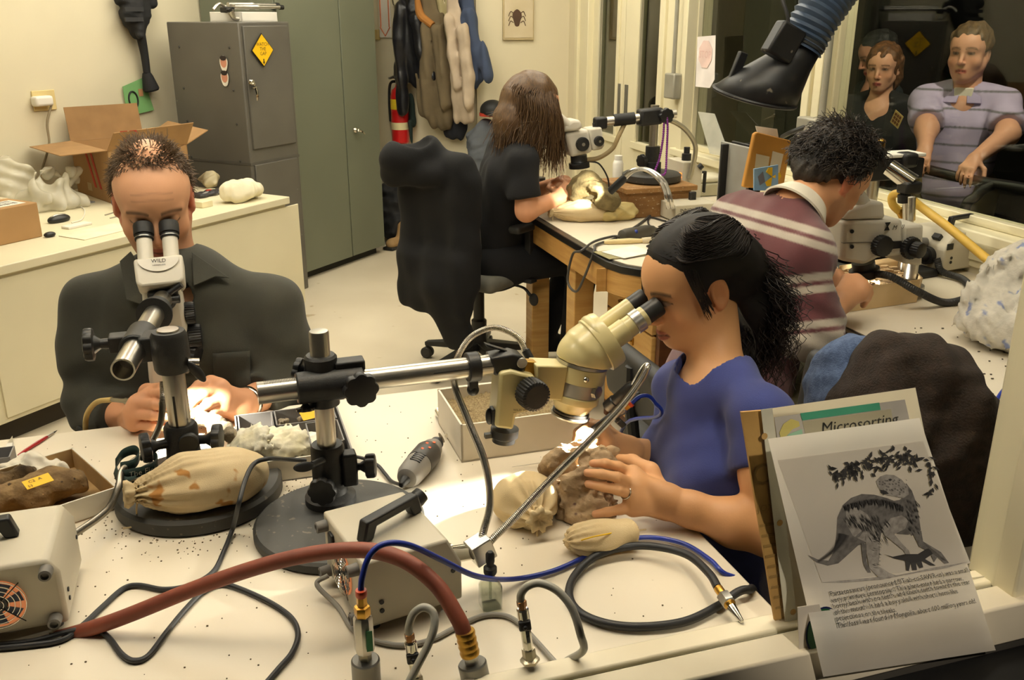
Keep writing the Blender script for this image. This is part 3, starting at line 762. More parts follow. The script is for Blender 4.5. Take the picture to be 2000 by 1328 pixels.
 for k,s_ in enumerate((-1,1)):
  e0=dc+tx*.028+D3*.0285*s_-np.cross(tx,D3)*-.008
  if s_<0:prof=[(.0215,0),(.0215,.030),(.0195,.031),(.0195,.046)]
  else:prof=[(.0185,0),(.0185,.060)]
  g=G();g.lathe(e0,tx,prof,32);ep=g.obj('eyepiece_tube',m_cream,t)
  L=prof[-1][1]
  if s_<0:
   g=G();g.lathe(e0+tx*L,tx,[(.0195,0),(.0215,.001),(.0215,.018),(.0195,.019)],32);g.obj('dioptre_ring',m_alu,ep)
   g=G();g.lathe(e0+tx*(L+.019),tx,[(.019,0),(.019,.008),(.0185,.0085)],32);g.obj('eyepiece_neck',m_cream,ep);L+=.027
  else:
   g=G();g.lathe(e0+tx*L,tx,[(.0187,0),(.0187,.012)],32);g.obj('eyepiece_neck',m_cream,ep);L+=.012
  g=G();g.lathe(e0+tx*L,tx,[(.0185,0),(.0185,.030),(.017,.033),(.012,.033),(.011,.026)],32);g.obj('eyecup',m_blk,ep)
 t['eye']=list(map(float,dc+tx*.12))
 return t,dc,tx
SCW,W_DC,W_TX=scope_woman()
def scope_man():
 base=V(-.565,1.487,T_NEAR)
 t=thing('stereo_microscope','white stereo microscope on a steel post, the man in dark green looks into it','microscope',base)
 g=G();g.lathe(base,UZ,[(.141,0),(.145,.004),(.145,.024),(.139,.030)],64);g.obj('base_plate',m_base,t)
 pp=V(-.599,1.52);pt=lambda z:V(pp[0],pp[1],z)
 g=G();g.lathe(pt(.78),UZ,[(.047,0),(.045,.02),(.031,.03),(.0295,.05),(.0295,.094),(.026,.1)],32);sk=g.obj('post_socket',m_blkmetal,t)
 for s_ in (-1,1):
  knob(t,pt(.848)+N3*.025*s_-D3*.01,N3*s_-D3*.2,.028,.028,.017)
 g=G();g.cyl(pt(.853)-D3*.022+N3*.012,pt(.853)-D3*.036+N3*.012,.018,ch=.002);g.obj('boss',m_blkmetal,sk)
 g=G();g.lathe(pt(.86),UZ,[(.0195,0),(.0195,.1965),(.018,.199),(.002,.1992)],36);ps=g.obj('post',m_steel,t)
 g=G();g.box(pt(.905)-D3*.0194-N3*.004,(.004,.002,.07),np.array([N3,D3,UZ]));g.obj('slot',m_blk,ps)
 g=G();g.lathe(pt(.982),UZ,[(.028,0),(.031,.006),(.032,.03),(.031,.066),(.027,.074)],36);cc=g.obj('clamp_collar',m_blkmetal,t)
 g=G();kc=pt(1.00)+N3*.028-D3*.018;g.cyl(kc,kc+N3*.018-UZ*.002,.008);g.obj('lock_bolt',m_steel,cc)
 g=G();g.ball(kc+N3*.012-UZ*.016-D3*.006,(.009,.007,.024),R=np.array([unit(N3+UZ*.6),D3,unit(UZ-N3*.6)]));g.obj('wing_lever',m_blk,cc)
 # horizontal arm running back toward the man, open steel tube
 a0=Z(240,722,1.022);a1=Z(318,585,1.022);ad=unit(a1-a0)
 g=G();g.ring(a0,a1,.0195,.0165,40);g.cyl(a0+ad*.05,a1,.0166);am=g.obj('boom_arm',m_steel,t)
 c0=a0+ad*.10;c1=a0+ad*.185
 g=G();g.cyl(c0,c1,.027,seg=32,ch=.003);cs=g.obj('clamp_sleeve',m_blkmetal,t)
 g=G();g.box(lerp(lerp(c0,c1,.5),pt(1.022),.5),(.05,.05,.046),np.array([N3,D3,UZ]));g.obj('clamp_bridge',m_blkmetal,cs,bevel=.005)
 g=G();mid=lerp(c0,c1,.35);g.box(mid-N3*.03+UZ*.006,(.032,.034,.03),np.array([N3,D3,UZ]));g.obj('clamp_lug',m_blkmetal,cs,bevel=.003)
 knob(t,mid-N3*.044+UZ*.006,-N3+UZ*.03,.026,.030,.017)
 c=lerp(a0,a1,.74);g=G()
 for j in range(5):g.lathe(c+ad*(.007*j),ad,[(.02,0),(.034-.0012*j,.001),(.034-.0012*j,.0055),(.02,.0065)],36)
 g.obj('rubber_bellows',m_rubber,t)
 # head bracket, body and binocular head
 H=a1+UZ*.0
 B0=float(D2@H[:2])+.03
 bp=lambda x,y,db=0.0:BP(x,y,B0+db)
 g=G();g.prism([bp(x,y,-.03)for x,y in ((286,572),(345,566),(350,585),(338,605),(292,604))],D3*.06);br=g.obj('bracket',m_blkmetal,t,bevel=.006)
 g=G();g.cyl(bp(318,582,-.03),bp(355,556,-.035),.007,.006);g.cyl(bp(326,585,-.03),bp(352,583,-.03),.0095,ch=.002);g.obj('lever',m_blk,br)
 g=G();g.prism([bp(x,y,-.012)for x,y in ((276,566),(352,560),(366,640),(362,700),(352,812),(302,815),(290,740),(282,640))],D3*.07);bd=g.obj('body',m_scopewhite,t,bevel=.010,segs=3)
 g=G();g.box(bp(331,598,-.02),(.004,.006,.05),np.array([N3,D3,UZ]));g.obj('rack',m_brass,bd)
 for (x,y,r,L)in ((366,612,.0245,.022),(372,657,.0265,.030)):
  c=bp(x-6,y,.012);g=G();fluted(g,c,N3,r,L);g.obj('focus_knob',m_blk,bd)
 c=bp(285,660,.012);g=G();fluted(g,c,-N3,.026,.024);g.obj('focus_knob',m_blk,bd)
 c=bp(243,668,.02);g=G();g.cyl(c,c+N3*.02,.022,ch=.004);g.obj('zoom_dial',m_scopewhite,bd)
 g=G();c=bp(376,690,.01);lobed(g,c,N3-D3*.5-UZ*.2,.024,.014);g.obj('clamp_knob',m_blk,t)
 oc=bp(326,815,.022);g=G();g.lathe(oc,-UZ,[(.034,-.004),(.034,.006),(.028,.02),(.028,.03),(.02,.031)],32);g.obj('objective',m_blk,t)
 # tilted binocular block with a curved lower lip
 hc=bp(313,545,.0);up=unit(UZ*.80+D3*.60) # eyepieces lean back toward the man
 fn=unit(np.cross(N3,up)) # faces the camera side
 if fn@D3>0:fn=-fn
 g=G();sc=.00098
 def hp(dx,dy):return hc+N3*dx*sc+up*(-dy)*sc*1.06
 g.prism([hp(x,y)-fn*.03 for x,y in ((-48,-36),(50,-40),(49,14),(40,22),(-36,25),(-46,16))],fn*.058);hb=g.obj('binocular_block',m_scopewhite,t,bevel=.008,segs=3)
 g=G();th=np.linspace(math.pi,2*math.pi,16)
 g.prism([hp(1+41*math.cos(q),-32-27*math.sin(q))+fn*.0275 for q in th],fn*.004);g.obj('name_lip',mat('lip_white',(226,221,208),.5),hb)
 text('lettering','WILD',hp(2,-23)+fn*.0318,N3,up,.0115,m_ink,hb,align='CENTER')
 text('lettering','HEERBRUGG',hp(2,-16)+fn*.0318,N3,up,.0045,m_ink,hb,align='CENTER')
 for s_,xx in ((-1,-26),(1,26)):
  e0=hp(xx,-36)-fn*.006
  g=G();g.lathe(e0,up,[(.0158,-.004),(.0158,.056)],32);ep=g.obj('eyepiece_tube',m_scopewhite,t)
  g=G();g.lathe(e0+up*.056,up,[(.0185,0),(.0190,.002),(.0190,.008),(.0175,.009),(.0175,.010),(.0205,.011),(.0205,.033),(.0195,.036),(.013,.036),(.012,.03)],32);g.obj('eyecup',m_rubber,ep)
  g=G();g.lathe(e0+up*.059,up,[(.0192,0),(.0192,.0012)],32);g.obj('dioptre_mark',m_alu,ep)
 return t,hc,up,fn,oc
SCM,M_HC,M_UP,M_FN,M_OC=scope_man()
# ================================================================== THINGS ON THE FRONT TABLE
m_canvas=mat('canvas',(214,192,150),.85,rgb2=(200,176,132),scale=14,bump=.25,bscale=700)
m_canvas_st=mat('canvas_stained',(206,186,148),.85,rgb2=(192,170,130),scale=10,bump=.25,bscale=700,spots=(26,.62,(168,118,56)))
m_box_beige=mat('lamp_box_beige',(196,188,168),.5,var=.03,scale=6,bump=.04,bscale=500)
m_greyrub=mat('grey_rubber',(116,112,106),.6)
m_card_w=mat('card_white',(222,214,198),.65,var=.03)
m_card_t=mat('card_tan',(178,146,98),.8,var=.05,scale=30)
m_card_g=mat('card_grey',(138,134,132),.7,var=.04)
m_bone=mat('bone_brown',(152,124,82),.85,rgb2=(104,80,48),scale=28,bump=.6,bscale=160,spots=(60,.66,(70,54,36)))
m_fossil=mat('fossil_tan',(190,164,128),.8,rgb2=(128,102,76),scale=22,bump=.6,bscale=140,spots=(34,.68,(92,60,52)))
m_rock=mat('fossil_olive',(134,118,78),.85,rgb2=(92,80,50),scale=24,bump=.6,bscale=140)
m_gneck=mat('gooseneck_steel',(206,202,194),.24,1.0,var=.06,scale=60)
m_wht=mat('plastic_white',(228,224,214),.5,var=.02)
m_yel=mat('tag_yellow',(240,192,20),.6,var=.03)
m_redhose=mat('hose_red_rubber',(140,72,50),.55,rgb2=(124,62,44),scale=20,bump=.1)
m_bluehose=mat('hose_blue',(28,52,150),.35,var=.06)
m_greyhose=mat('hose_grey',(168,164,152),.45,var=.04)
m_cord=mat('cord_black',(38,38,40),.5,var=.1)
m_blkhose=mat('hose_black',(32,32,34),.5,var=.1)
def onz(pts,z):return [Z(x,y,z)for x,y in pts]
def illuminator(T,sx,sy,h,label,fan_side,ch=.0,group='fibre light boxes'):
 """box in local frame: x 0..sx, y 0..sy, feet below; fan_side 'x-' or 'y-'"""
 t=thing('light_source_box',label,'light source',xf(T,(sx/2,sy/2,0)),group)
 z0=.012
 if fan_side=='x-': # sloped far-right edge, profile in xz swept along y
  pf=[(0,z0),(sx,z0),(sx,h*.62),(sx-ch,h),(0,h)]
  G(T).prism([(x,0,z)for x,z in pf],(0,sy,0)).obj('case',m_box_beige,t,bevel=.004)
  fc=lambda y,z,o=0.0:(-o,y,z);ax=T[:3,:3]@V(-1,0,0);W_=sy
 else:
  pf=[(0,z0),(sx,z0),(sx,h*.8),(sx-ch,h),(0,h)]
  G(T).prism([(x,0,z)for x,z in pf],(0,sy,0)).obj('case',m_box_beige,t,bevel=.006)
  fc=lambda y,z,o=0.0:(y,-o,z);ax=T[:3,:3]@V(0,-1,0);W_=sx
 fr=.036;cy,cz=W_*.5,z0+(h-z0)*.47
 c=xf(T,fc(cy,cz));up=UZ;sd=np.cross(up,ax)
 g=G();g.lathe(c,ax,[(fr,.0005),(fr,.0012)],40);fn=g.obj('fan_opening',mat('fan_glow',(60,40,30),.6,emit=((255,150,90),.5)),t)  # opening emits warm light, standing in for the bulb inside the case
 g=G()
 for k in range(7):
  q=k*2*math.pi/7;d=math.cos(q)*sd+math.sin(q)*up;e=math.cos(q+.5)*sd+math.sin(q+.5)*up
  g.prism([c+ax*.0016+d*.012,c+ax*.0016+d*.033,c+ax*.0016+e*.033,c+ax*.0016+e*.014],ax*.0008)
 g.obj('fan_blade',mat('fan_blue',(52,66,92),.4),fn,kind='stuff')
 g=G();g.cyl(c,c+ax*.004,.013,ch=.001);g.obj('fan_hub',m_blk,fn)
 g=G();th=np.linspace(0,2*math.pi,41)
 for rr in (.008,.015,.022,.029,.036):
  g.tube([c+ax*.005+rr*(math.cos(q)*sd+math.sin(q)*up)for q in th],.0008,5,smooth=False,caps=False)
 for q in (.785,2.356,3.927,5.498):
  d=math.cos(q)*sd+math.sin(q)*up;g.tube([c+ax*.0055+d*.006,c+ax*.0055+d*.044],.0009,5)
 g.obj('fan_guard',m_chrome,fn,kind='stuff')
 for y,z in ((.016,.024),(W_-.016,.024),(.016,h-.016),(W_-.016,h-.016)):
  p=xf(T,fc(y,z));g=G();g.lathe(p,ax,[(.0095,0),(.0085,.016),(.0055,.017),(.0045,.012)],16);g.obj('bumper',m_greyrub,t)
 for x in (.02,sx-.02):
  for y in (.02,sy-.02):
   p=xf(T,(x,y,0));g=G();g.cyl(p,p+UZ*.014,.009);g.obj('foot',m_blk,t)
 for (x,z)in ((sx*.17,h*.42),(sx*.17,h*.30),(sx*.9,h*.55)):
  if fan_side=='x-':p=xf(T,(x,0,z));a2=T[:3,:3]@V(0,-1,0)
  else:p=xf(T,(sx,x*sy/sx,z));a2=T[:3,:3]@V(1,0,0)
  g=G();g.cyl(p,p+a2*.002,.0035,seg=10);g.obj('screw',m_blk,t)
 return t
def handle(t,T,p0,p1,z,hgt=.032,wd=.018):
 p0=V(*p0,z);p1=V(*p1,z);u=unit(p1-p0);v=np.cross(UZ,u);L=np.linalg.norm(p1-p0)
 pf=[(0,0),(.018,0),(.026,hgt-.014),(L-.026,hgt-.014),(L-.018,0),(L,0),(L,.004),(L-.008,hgt),(.008,hgt),(0,.004)]
 G(T).prism([p0+u*x+UZ*zz-v*wd/2 for x,zz in pf],v*wd).obj('handle',m_blk,t,bevel=.003)
u=unit(V(.873,.489,0))
T_CB=frame(V(-.205,1.083,T_NEAR),u,UZ)
cb=illuminator(T_CB,.152,.165,.118,'beige fibre light box with black handle and two goosenecks in the centre','x-',ch=.022)
handle(cb,T_CB,(.018,.052),(.128,.098),.118)
c=xf(T_CB,(.146,.155,.10));G().lathe(c,T_CB[:3,:3]@V(.8,.3,.35),[(.013,0),(.014,.004),(.013,.016),(.010,.017)],24).obj('dimmer_knob',m_blk,cb)
G(T_CB).box((-.002,.125,.09),(.006,.018,.022)).obj('power_switch',m_blk,cb,bevel=.002)
c=xf(T_CB,(.15,.055,.055));G().lathe(c,u,[(.016,0),(.016,.012),(.012,.014)],24).obj('lamp_socket',m_chrome,cb)
c2=P(938,1072,1.195);Rm=np.array([unit(u+UZ*.35),np.cross(UZ,u),unit(UZ-u*.35)])
G().box(c2,(.034,.03,.036),Rm).obj('splitter_block',m_alu,cb,bevel=.002)
g=G();g.cyl(c,c2-u*.012,.013);g.obj('splitter_neck',m_chrome,cb)
def gooseneck(parent,pts,r=.0062,name='gooseneck',m=None):
 return G().ribbed(pts,r,.0026,.16,12).obj(name,m or m_gneck,parent,smooth=50)
gooseneck(cb,[c2+UZ*.01,P(945,1035,1.21),P(957,980,1.26),P(946,900,1.33),P(912,815,1.44),P(888,752,1.52),P(890,708,1.57),P(918,660,1.60),P(965,640,1.61),P(1010,658,1.60),P(1028,690,1.585)])
e0,e1=P(1026,684,1.587),P(1042,712,1.575);G().cyl(e0,e1,.0078,ch=.001).obj('neck_ferrule',m_blk,cb)
tip0,tip1=P(1238,752,1.50),P(1182,800,1.53)
gooseneck(cb,[c2+u*.01,P(965,1050,1.205),P(1010,1006,1.225),P(1080,932,1.27),P(1150,862,1.325),P(1215,792,1.385),P(1252,742,1.425),P(1264,718,1.445),P(1262,716,1.462),P(1250,732,1.485),tip0])
G().lathe(tip0,tip1-tip0,[(.0085,0),(.011,.006),(.011,.05),(.0125,.052),(.0125,.072),(.009,.074)],20).obj('neck_tip',m_blk,cb)
T_LB=frame(W(-.425,1.238,T_NEAR),N3,UZ)
lb=illuminator(T_LB,.165,.165,.118,'beige fibre light box at the left edge, its fan facing the camera','y-',ch=.014)
handle(lb,T_LB,(.02,.08),(.105,.085),.118)
gooseneck(lb,[xf(T_LB,(.14,.165,.05)),Z(205,1000,.79),Z(230,955,.80),Z(238,920,.795),Z(258,903,.785),P(285,880,1.60),P(312,830,1.60),P(318,780,1.585),P(318,745,1.60)],.0062,m=mat('gooseneck_dull',(150,144,132),.35,.9))
lt0=P(318,748,1.60);lt1=P(322,730,1.63)
def sandbag(name,label,L,R,w_,h,m,tie_at='L',cat='sandbag',seed=1,group=None,folds=16,fold_amp=.004,z0=T_NEAR):
 L=np.asarray(L,float);R=np.asarray(R,float);ax=unit((R-L)*[1,1,0]);sd=np.cross(UZ,ax);c=(L+R)/2;hl=np.linalg.norm((R-L)[:2])/2
 t=thing(name,label,cat,V(c[0],c[1],z0),group)
 lo=np.minimum(L,R)-[.08,.08,0];lo[2]=z0-.02;hi=np.maximum(L,R)+[.08,.08,0];hi[2]=z0+h+.05
 s=SDF(lo,hi,.003)
 cz=z0+h*.46
 Rm=np.array([ax,sd,UZ])
 s.ell(V(c[0],c[1],cz)+ax*hl*.05,(hl*.92,w_/2,h*.56),Rm,k=.01)
 s.ell(V(c[0],c[1],cz)+ax*hl*.35,(hl*.62,w_/2*.96,h*.5),Rm,k=.03)
 tie=L+(ax*hl*.04);s.cap(V(tie[0],tie[1],z0+h*.5),V(c[0],c[1],cz)-ax*hl*.3,.012,w_*.36,k=.03)
 s.cut(V(0,0,z0+.001),-UZ)
 def fold(X,Y,Zz):
  x=(X-tie[0])*ax[0]+(Y-tie[1])*ax[1];y=(X-tie[0])*sd[0]+(Y-tie[1])*sd[1];z=Zz-(z0+h*.5)
  th=np.arctan2(y,z);fall=np.exp(-np.maximum(x,0)/(hl*.55))
  return fold_amp*fall*np.sin(folds*th+2*np.sin(3*th))+0*X
 s.warp(fold);s.warp(nfield(seed,14,.0022,2))
 s.obj('bag',m,t,smooth=2)
 # gathered mouth
 k=26;th=np.arange(k)*2*math.pi/k;kn=V(tie[0],tie[1],z0+h*.5);out=unit(-ax+UZ*.12);uu=np.cross(out,UZ);uu=unit(uu);ww=np.cross(out,uu);rings=[]
 for r,q,wob in ((.010,-.006,0),(.009,.004,.05),(.017,.010,.16),(.021,.018,.22),(.019,.024,.25),(.011,.024,.2),(.004,.018,.1)):
  rr=r*(1+wob*np.sin(th*7+q*60));rings.append(kn+out*q+np.outer(rr*np.cos(th),uu)+np.outer(rr*np.sin(th),ww))
 G().loft(rings).obj('gathered_mouth',m,t,smooth=180)
 g=G();g.tube([kn+.0105*(math.cos(q)*uu+math.sin(q)*ww)+out*.002 for q in np.linspace(0,12.5,40)],.0016,6,smooth=False)
 p=kn-uu*.008;zz=z0+.004;g.tube([kn+ww*.011,kn+ww*.02+out*.005-UZ*.006,V(kn[0],kn[1],zz)+ww*.025+out*.01,V(kn[0],kn[1],zz)+out*.03+ww*.03],.0016,6)
 g.obj('tie_string',m_canvas,t)
 return t
sandbag('canvas_sandbag','long stained canvas sandbag tied at one end on the round microscope base',Z(268,972,.81),Z(520,918,.81),.13,.075,m_canvas_st,z0=T_NEAR+.031,fold_amp=.006)
sandbag('canvas_sandbag','small round canvas sandbag left of the fossil, its gathered mouth toward the camera',Z(1048,1008,.785),Z(1010,948,.785),.105,.07,m_canvas,folds=12,fold_amp=.006,seed=4)
# folded little bag with an open cuff
def cuff_bag():
 c=Z(1172,1050,.775);t=thing('canvas_sandbag','small canvas sandbag with an open cuff below the fossil','sandbag',V(c[0],c[1],T_NEAR))
 s=SDF(c-[.1,.1,.05],c+[.1,.1,.06],.003)
 ax=unit(V(.97,.22,0));sd=np.cross(UZ,ax);Rm=np.array([ax,sd,UZ])
 s.ell(c-ax*.012,(.048,.032,.026),Rm,k=.01);s.cap(c+ax*.005,c+ax*.046+UZ*.006,.026,.024,k=.02,flat=(UZ,.9))
 s.ell(c+ax*.064+UZ*.008,(.018,.017,.015),Rm,k=.006,op='-')
 s.cut(c+ax*.062,ax);s.cut(V(0,0,T_NEAR+.001),-UZ)
 def fold(X,Y,Zz):
  x=(X-c[0])*ax[0]+(Y-c[1])*ax[1];th=np.arctan2((X-c[0])*sd[0]+(Y-c[1])*sd[1],Zz-c[2])
  return.0035*np.exp(-((x+.05)/.035)**2)*np.sin(13*th)
 s.warp(fold);s.warp(nfield(9,16,.002,2));s.obj('bag',m_canvas,t,smooth=2)
 G().tube([Z(1135,1055,.79),Z(1160,1048,.797),Z(1190,1042,.795),Z(1205,1036,.79)],.0011,6).obj('yellow_stitch',m_yel,t)
 G().tube([Z(1225,1040,.757),Z(1245,1036,.753),Z(1262,1034,.753)],.0014,6).obj('tie_string',m_canvas,t)
cuff_bag()
def fossil_skull():
 c=Z(1135,1000,.80);t=thing('fossil_skull','brown dinosaur skull fossil held upright in the hands of the woman in blue','fossil',V(c[0],c[1],T_NEAR))
 s=SDF(V(-.02,1.32,.745),V(.26,1.62,.94),.003)
 q=lambda x,y,d:P(x,y,d)
 s.cap(q(1125,1010,1.42),q(1110,930,1.45),.030,.042,k=.03);s.cap(q(1140,1015,1.41),q(1155,930,1.44),.030,.036,k=.03)
 s.cap(q(1090,925,1.47),q(1080,885,1.49),.020,.011,k=.02);s.cap(q(1100,910,1.46),q(1135,880,1.47),.022,.012,k=.02)
 s.cap(q(1150,920,1.45),q(1165,885,1.46),.026,.014,k=.02);s.cap(q(1160,890,1.47),q(1200,880,1.49),.013,.010,k=.015)
 s.cap(q(1170,905,1.48),q(1205,892,1.50),.016,.008,k=.01);s.cap(q(1160,960,1.43),q(1180,1000,1.43),.030,.022,k=.03)
 s.ell(q(1112,905,1.45),.018,k=.012,op='-');s.ell(q(1128,965,1.385),(.014,.014,.03),k=.012,op='-');s.ell(q(1155,955,1.385),.014,k=.01,op='-');s.ell(q(1145,893,1.44),.012,k=.01,op='-')
 s.warp(nfield(3,15,.013,4));s.warp(nfield(5,60,.003,2));s.cut(V(0,0,T_NEAR+.001),-UZ)
 s.obj('skull',m_fossil,t,smooth=1)
fossil_skull()
def sand_box():
 t=thing('sand_box','open white cardboard box of sand behind the fossil','box',W(.53,1.66,T_NEAR))
 a0,a1,b0,b1,z1=.402,.655,1.572,1.765,.830
 g=G();wbox(g,a0,a1,b0,b1,T_NEAR,T_NEAR+.004);g.obj('bottom',m_card_w,t)
 for (q0,q1,p0,p1)in ((a0,a1,b0,b0+.004),(a0,a1,b1-.004,b1),(a0,a0+.004,b0,b1),(a1-.004,a1,b0,b1)):
  g=G();wbox(g,q0,q1,p0,p1,T_NEAR,z1);g.obj('side',m_card_w,t)
 n=40;gx=np.linspace(a0+.005,a1-.005,n);gy=np.linspace(b0+.005,b1-.005,n);r=np.random.default_rng(2)
 pts=np.array([[W(a,b,z1-.022+.003*math.sin(a*40)+.002*r.normal())for b in gy]for a in gx])
 G().grid(pts).obj('sand',mat('sand',(178,158,116),.95,rgb2=(132,110,76),scale=260,bump=.8,bscale=900),t,smooth=60,kind='stuff')
sand_box()
g=G();p0,p1=Z(1068,902,.758),Z(1000,912,.755);g.cyl(p0,p0+(p0-p1)*.25,.004,ch=.001);g.cyl(p0,p1,.0012,.0005,8)
g.obj('needle_probe',m_steel,label='thin steel needle probe lying in front of the white sand box',cat='probe')
def rock_bits(t,pts,r,m,name,seed=1):
 for i,p in enumerate(pts):
  s=SDF(np.asarray(p)-r*2.2,np.asarray(p)+r*2.2,r/7)
  s.ell(p,(r,r*.8,r*.6),k=.002);s.warp(nfield(seed+i,.5/r,r*.45,3));s.obj(name,m,t,smooth=1)
def tray_left():
# lidless white box with a tan lining, turned a little
 p=[Z(142,874,.792),Z(229,951,.792)];v=unit((p[1]-p[0])*[1,1,0]);u_=np.cross(UZ,v);u_=u_ if u_[0]<0 else -u_
 c0=p[0]*[1,1,0];LV=np.linalg.norm((p[1]-p[0])[:2]);LU=.33
 t=thing('specimen_tray','white cardboard specimen tray with fossil bones and a yellow tag at far left','tray',V(*(c0+u_*LU/2+v*LV/2)[:2],T_NEAR))
 q=lambda a,b,z:c0+u_*a+v*b+UZ*z
 G().prism([q(0,0,T_NEAR),q(LU,0,T_NEAR),q(LU,LV,T_NEAR),q(0,LV,T_NEAR)],UZ*.003).obj('bottom',m_card_t,t)
 for (a0,b0,a1,b1,nx)in ((0,0,LU,0,v),(0,LV,LU,LV,-v),(0,0,0,LV,u_),(LU,0,LU,LV,-u_)):
  G().quadbox(q(a0,b0,T_NEAR),q(a1,b1,T_NEAR),q(a1,b1,T_NEAR+.042),q(a0,b0,T_NEAR+.042),nx*.003).obj('side',m_card_w,t)
  G().quadbox(q(a0,b0,T_NEAR)+nx*.0031,q(a1,b1,T_NEAR)+nx*.0031,q(a1,b1,T_NEAR+.041)+nx*.0031,q(a0,b0,T_NEAR+.041)+nx*.0031,nx*.001).obj('lining',m_card_t,t)
 zb=T_NEAR+.004
 b=thing('fossil_bone','long rough brown fossil bone at the front of the white specimen tray','fossil',Z(80,985,zb))
 s=SDF(Z(-120,990,zb)-[.08,.08,0],Z(180,960,zb)+[.1,.1,.09],.0035)
 s.chain([Z(-110,990,zb+.025),Z(-20,985,zb+.028),Z(50,965,zb+.03),Z(110,945,zb+.03),Z(150,940,zb+.03)],[.030,.026,.027,.028,.022],k=.02);s.warp(nfield(21,14,.006,3));s.cut(V(0,0,zb),-UZ);s.obj('bone',m_bone,b)
 b=thing('fossil_bone','dark broken fossil bone end lying behind the long bone in the white tray','fossil',Z(20,945,zb))
 s=SDF(Z(-80,950,zb)-[.06,.06,0],Z(60,930,zb)+[.06,.06,.08],.0035)
 s.chain([Z(-70,948,zb+.022),Z(0,945,zb+.024),Z(45,930,zb+.026)],[.022,.018,.021],k=.02);s.warp(nfield(27,18,.006,3));s.cut(V(0,0,zb),-UZ);s.obj('bone',mat('bone_dark',(110,86,50),.85,rgb2=(58,44,28),scale=26,bump=.6,bscale=160),b)
 cl=Z(60,912,zb+.02);s=SDF(cl-[.08,.08,.02],cl+[.1,.08,.05],.004)
 s.ell(cl,(.055,.03,.024),k=.01);s.ell(cl+[.045,-.012,-.006],(.03,.02,.014),k=.02);s.warp(nfield(31,22,.008,3));s.cut(V(0,0,zb),-UZ)
 w_=thing('tissue_wad','crumpled white tissue behind the bones in the white specimen tray','tissue',cl*[1,1,0]+UZ*zb);s.obj('tissue',mat('tissue_white',(226,218,200),.9,bump=.3,bscale=90),w_)
 c=Z(74,940,zb+.072);x=unit(Z(95,935,zb+.07)-Z(52,950,zb+.07));y=unit(np.cross(UZ,x)+UZ*.35)
 tg=thing('specimen_tag','yellow specimen tag with black numbers in the white tray','tag',c)
 G().quadbox(c-x*.022-y*.011,c+x*.022-y*.011,c+x*.022+y*.011,c-x*.022+y*.011,np.cross(x,y)*.0008).obj('tag_card',m_yel,tg)
 text('lettering','C2  A',c-x*.014+y*.001+np.cross(x,y)*.001,x,y,.009,m_ink,tg);text('lettering','53',c-x*.019-y*.009+np.cross(x,y)*.001,x,y,.008,m_ink,tg)
 d=thing('small_grey_box','small grey cardboard box at the left end of the white specimen tray','box',Z(5,935,zb));e=Z(-12,930,zb)
 for (a0,b0,a1,b1)in ((0,0,.05,0),(0,.05,.05,.05),(0,0,0,.05),(.05,0,.05,.05)):
  G().quadbox(e+N3*(a0-.02)+D3*b0,e+N3*(a1-.02)+D3*b1,e+N3*(a1-.02)+D3*b1+UZ*.035,e+N3*(a0-.02)+D3*b0+UZ*.035,V(.002,.002,0)).obj('side',m_card_g,d)
 wbox_=G();wbox_.prism([e-N3*.02,e+N3*.03,e+N3*.03+D3*.05,e-N3*.02+D3*.05],UZ*.003);wbox_.obj('bottom',m_card_g,d)
tray_left()
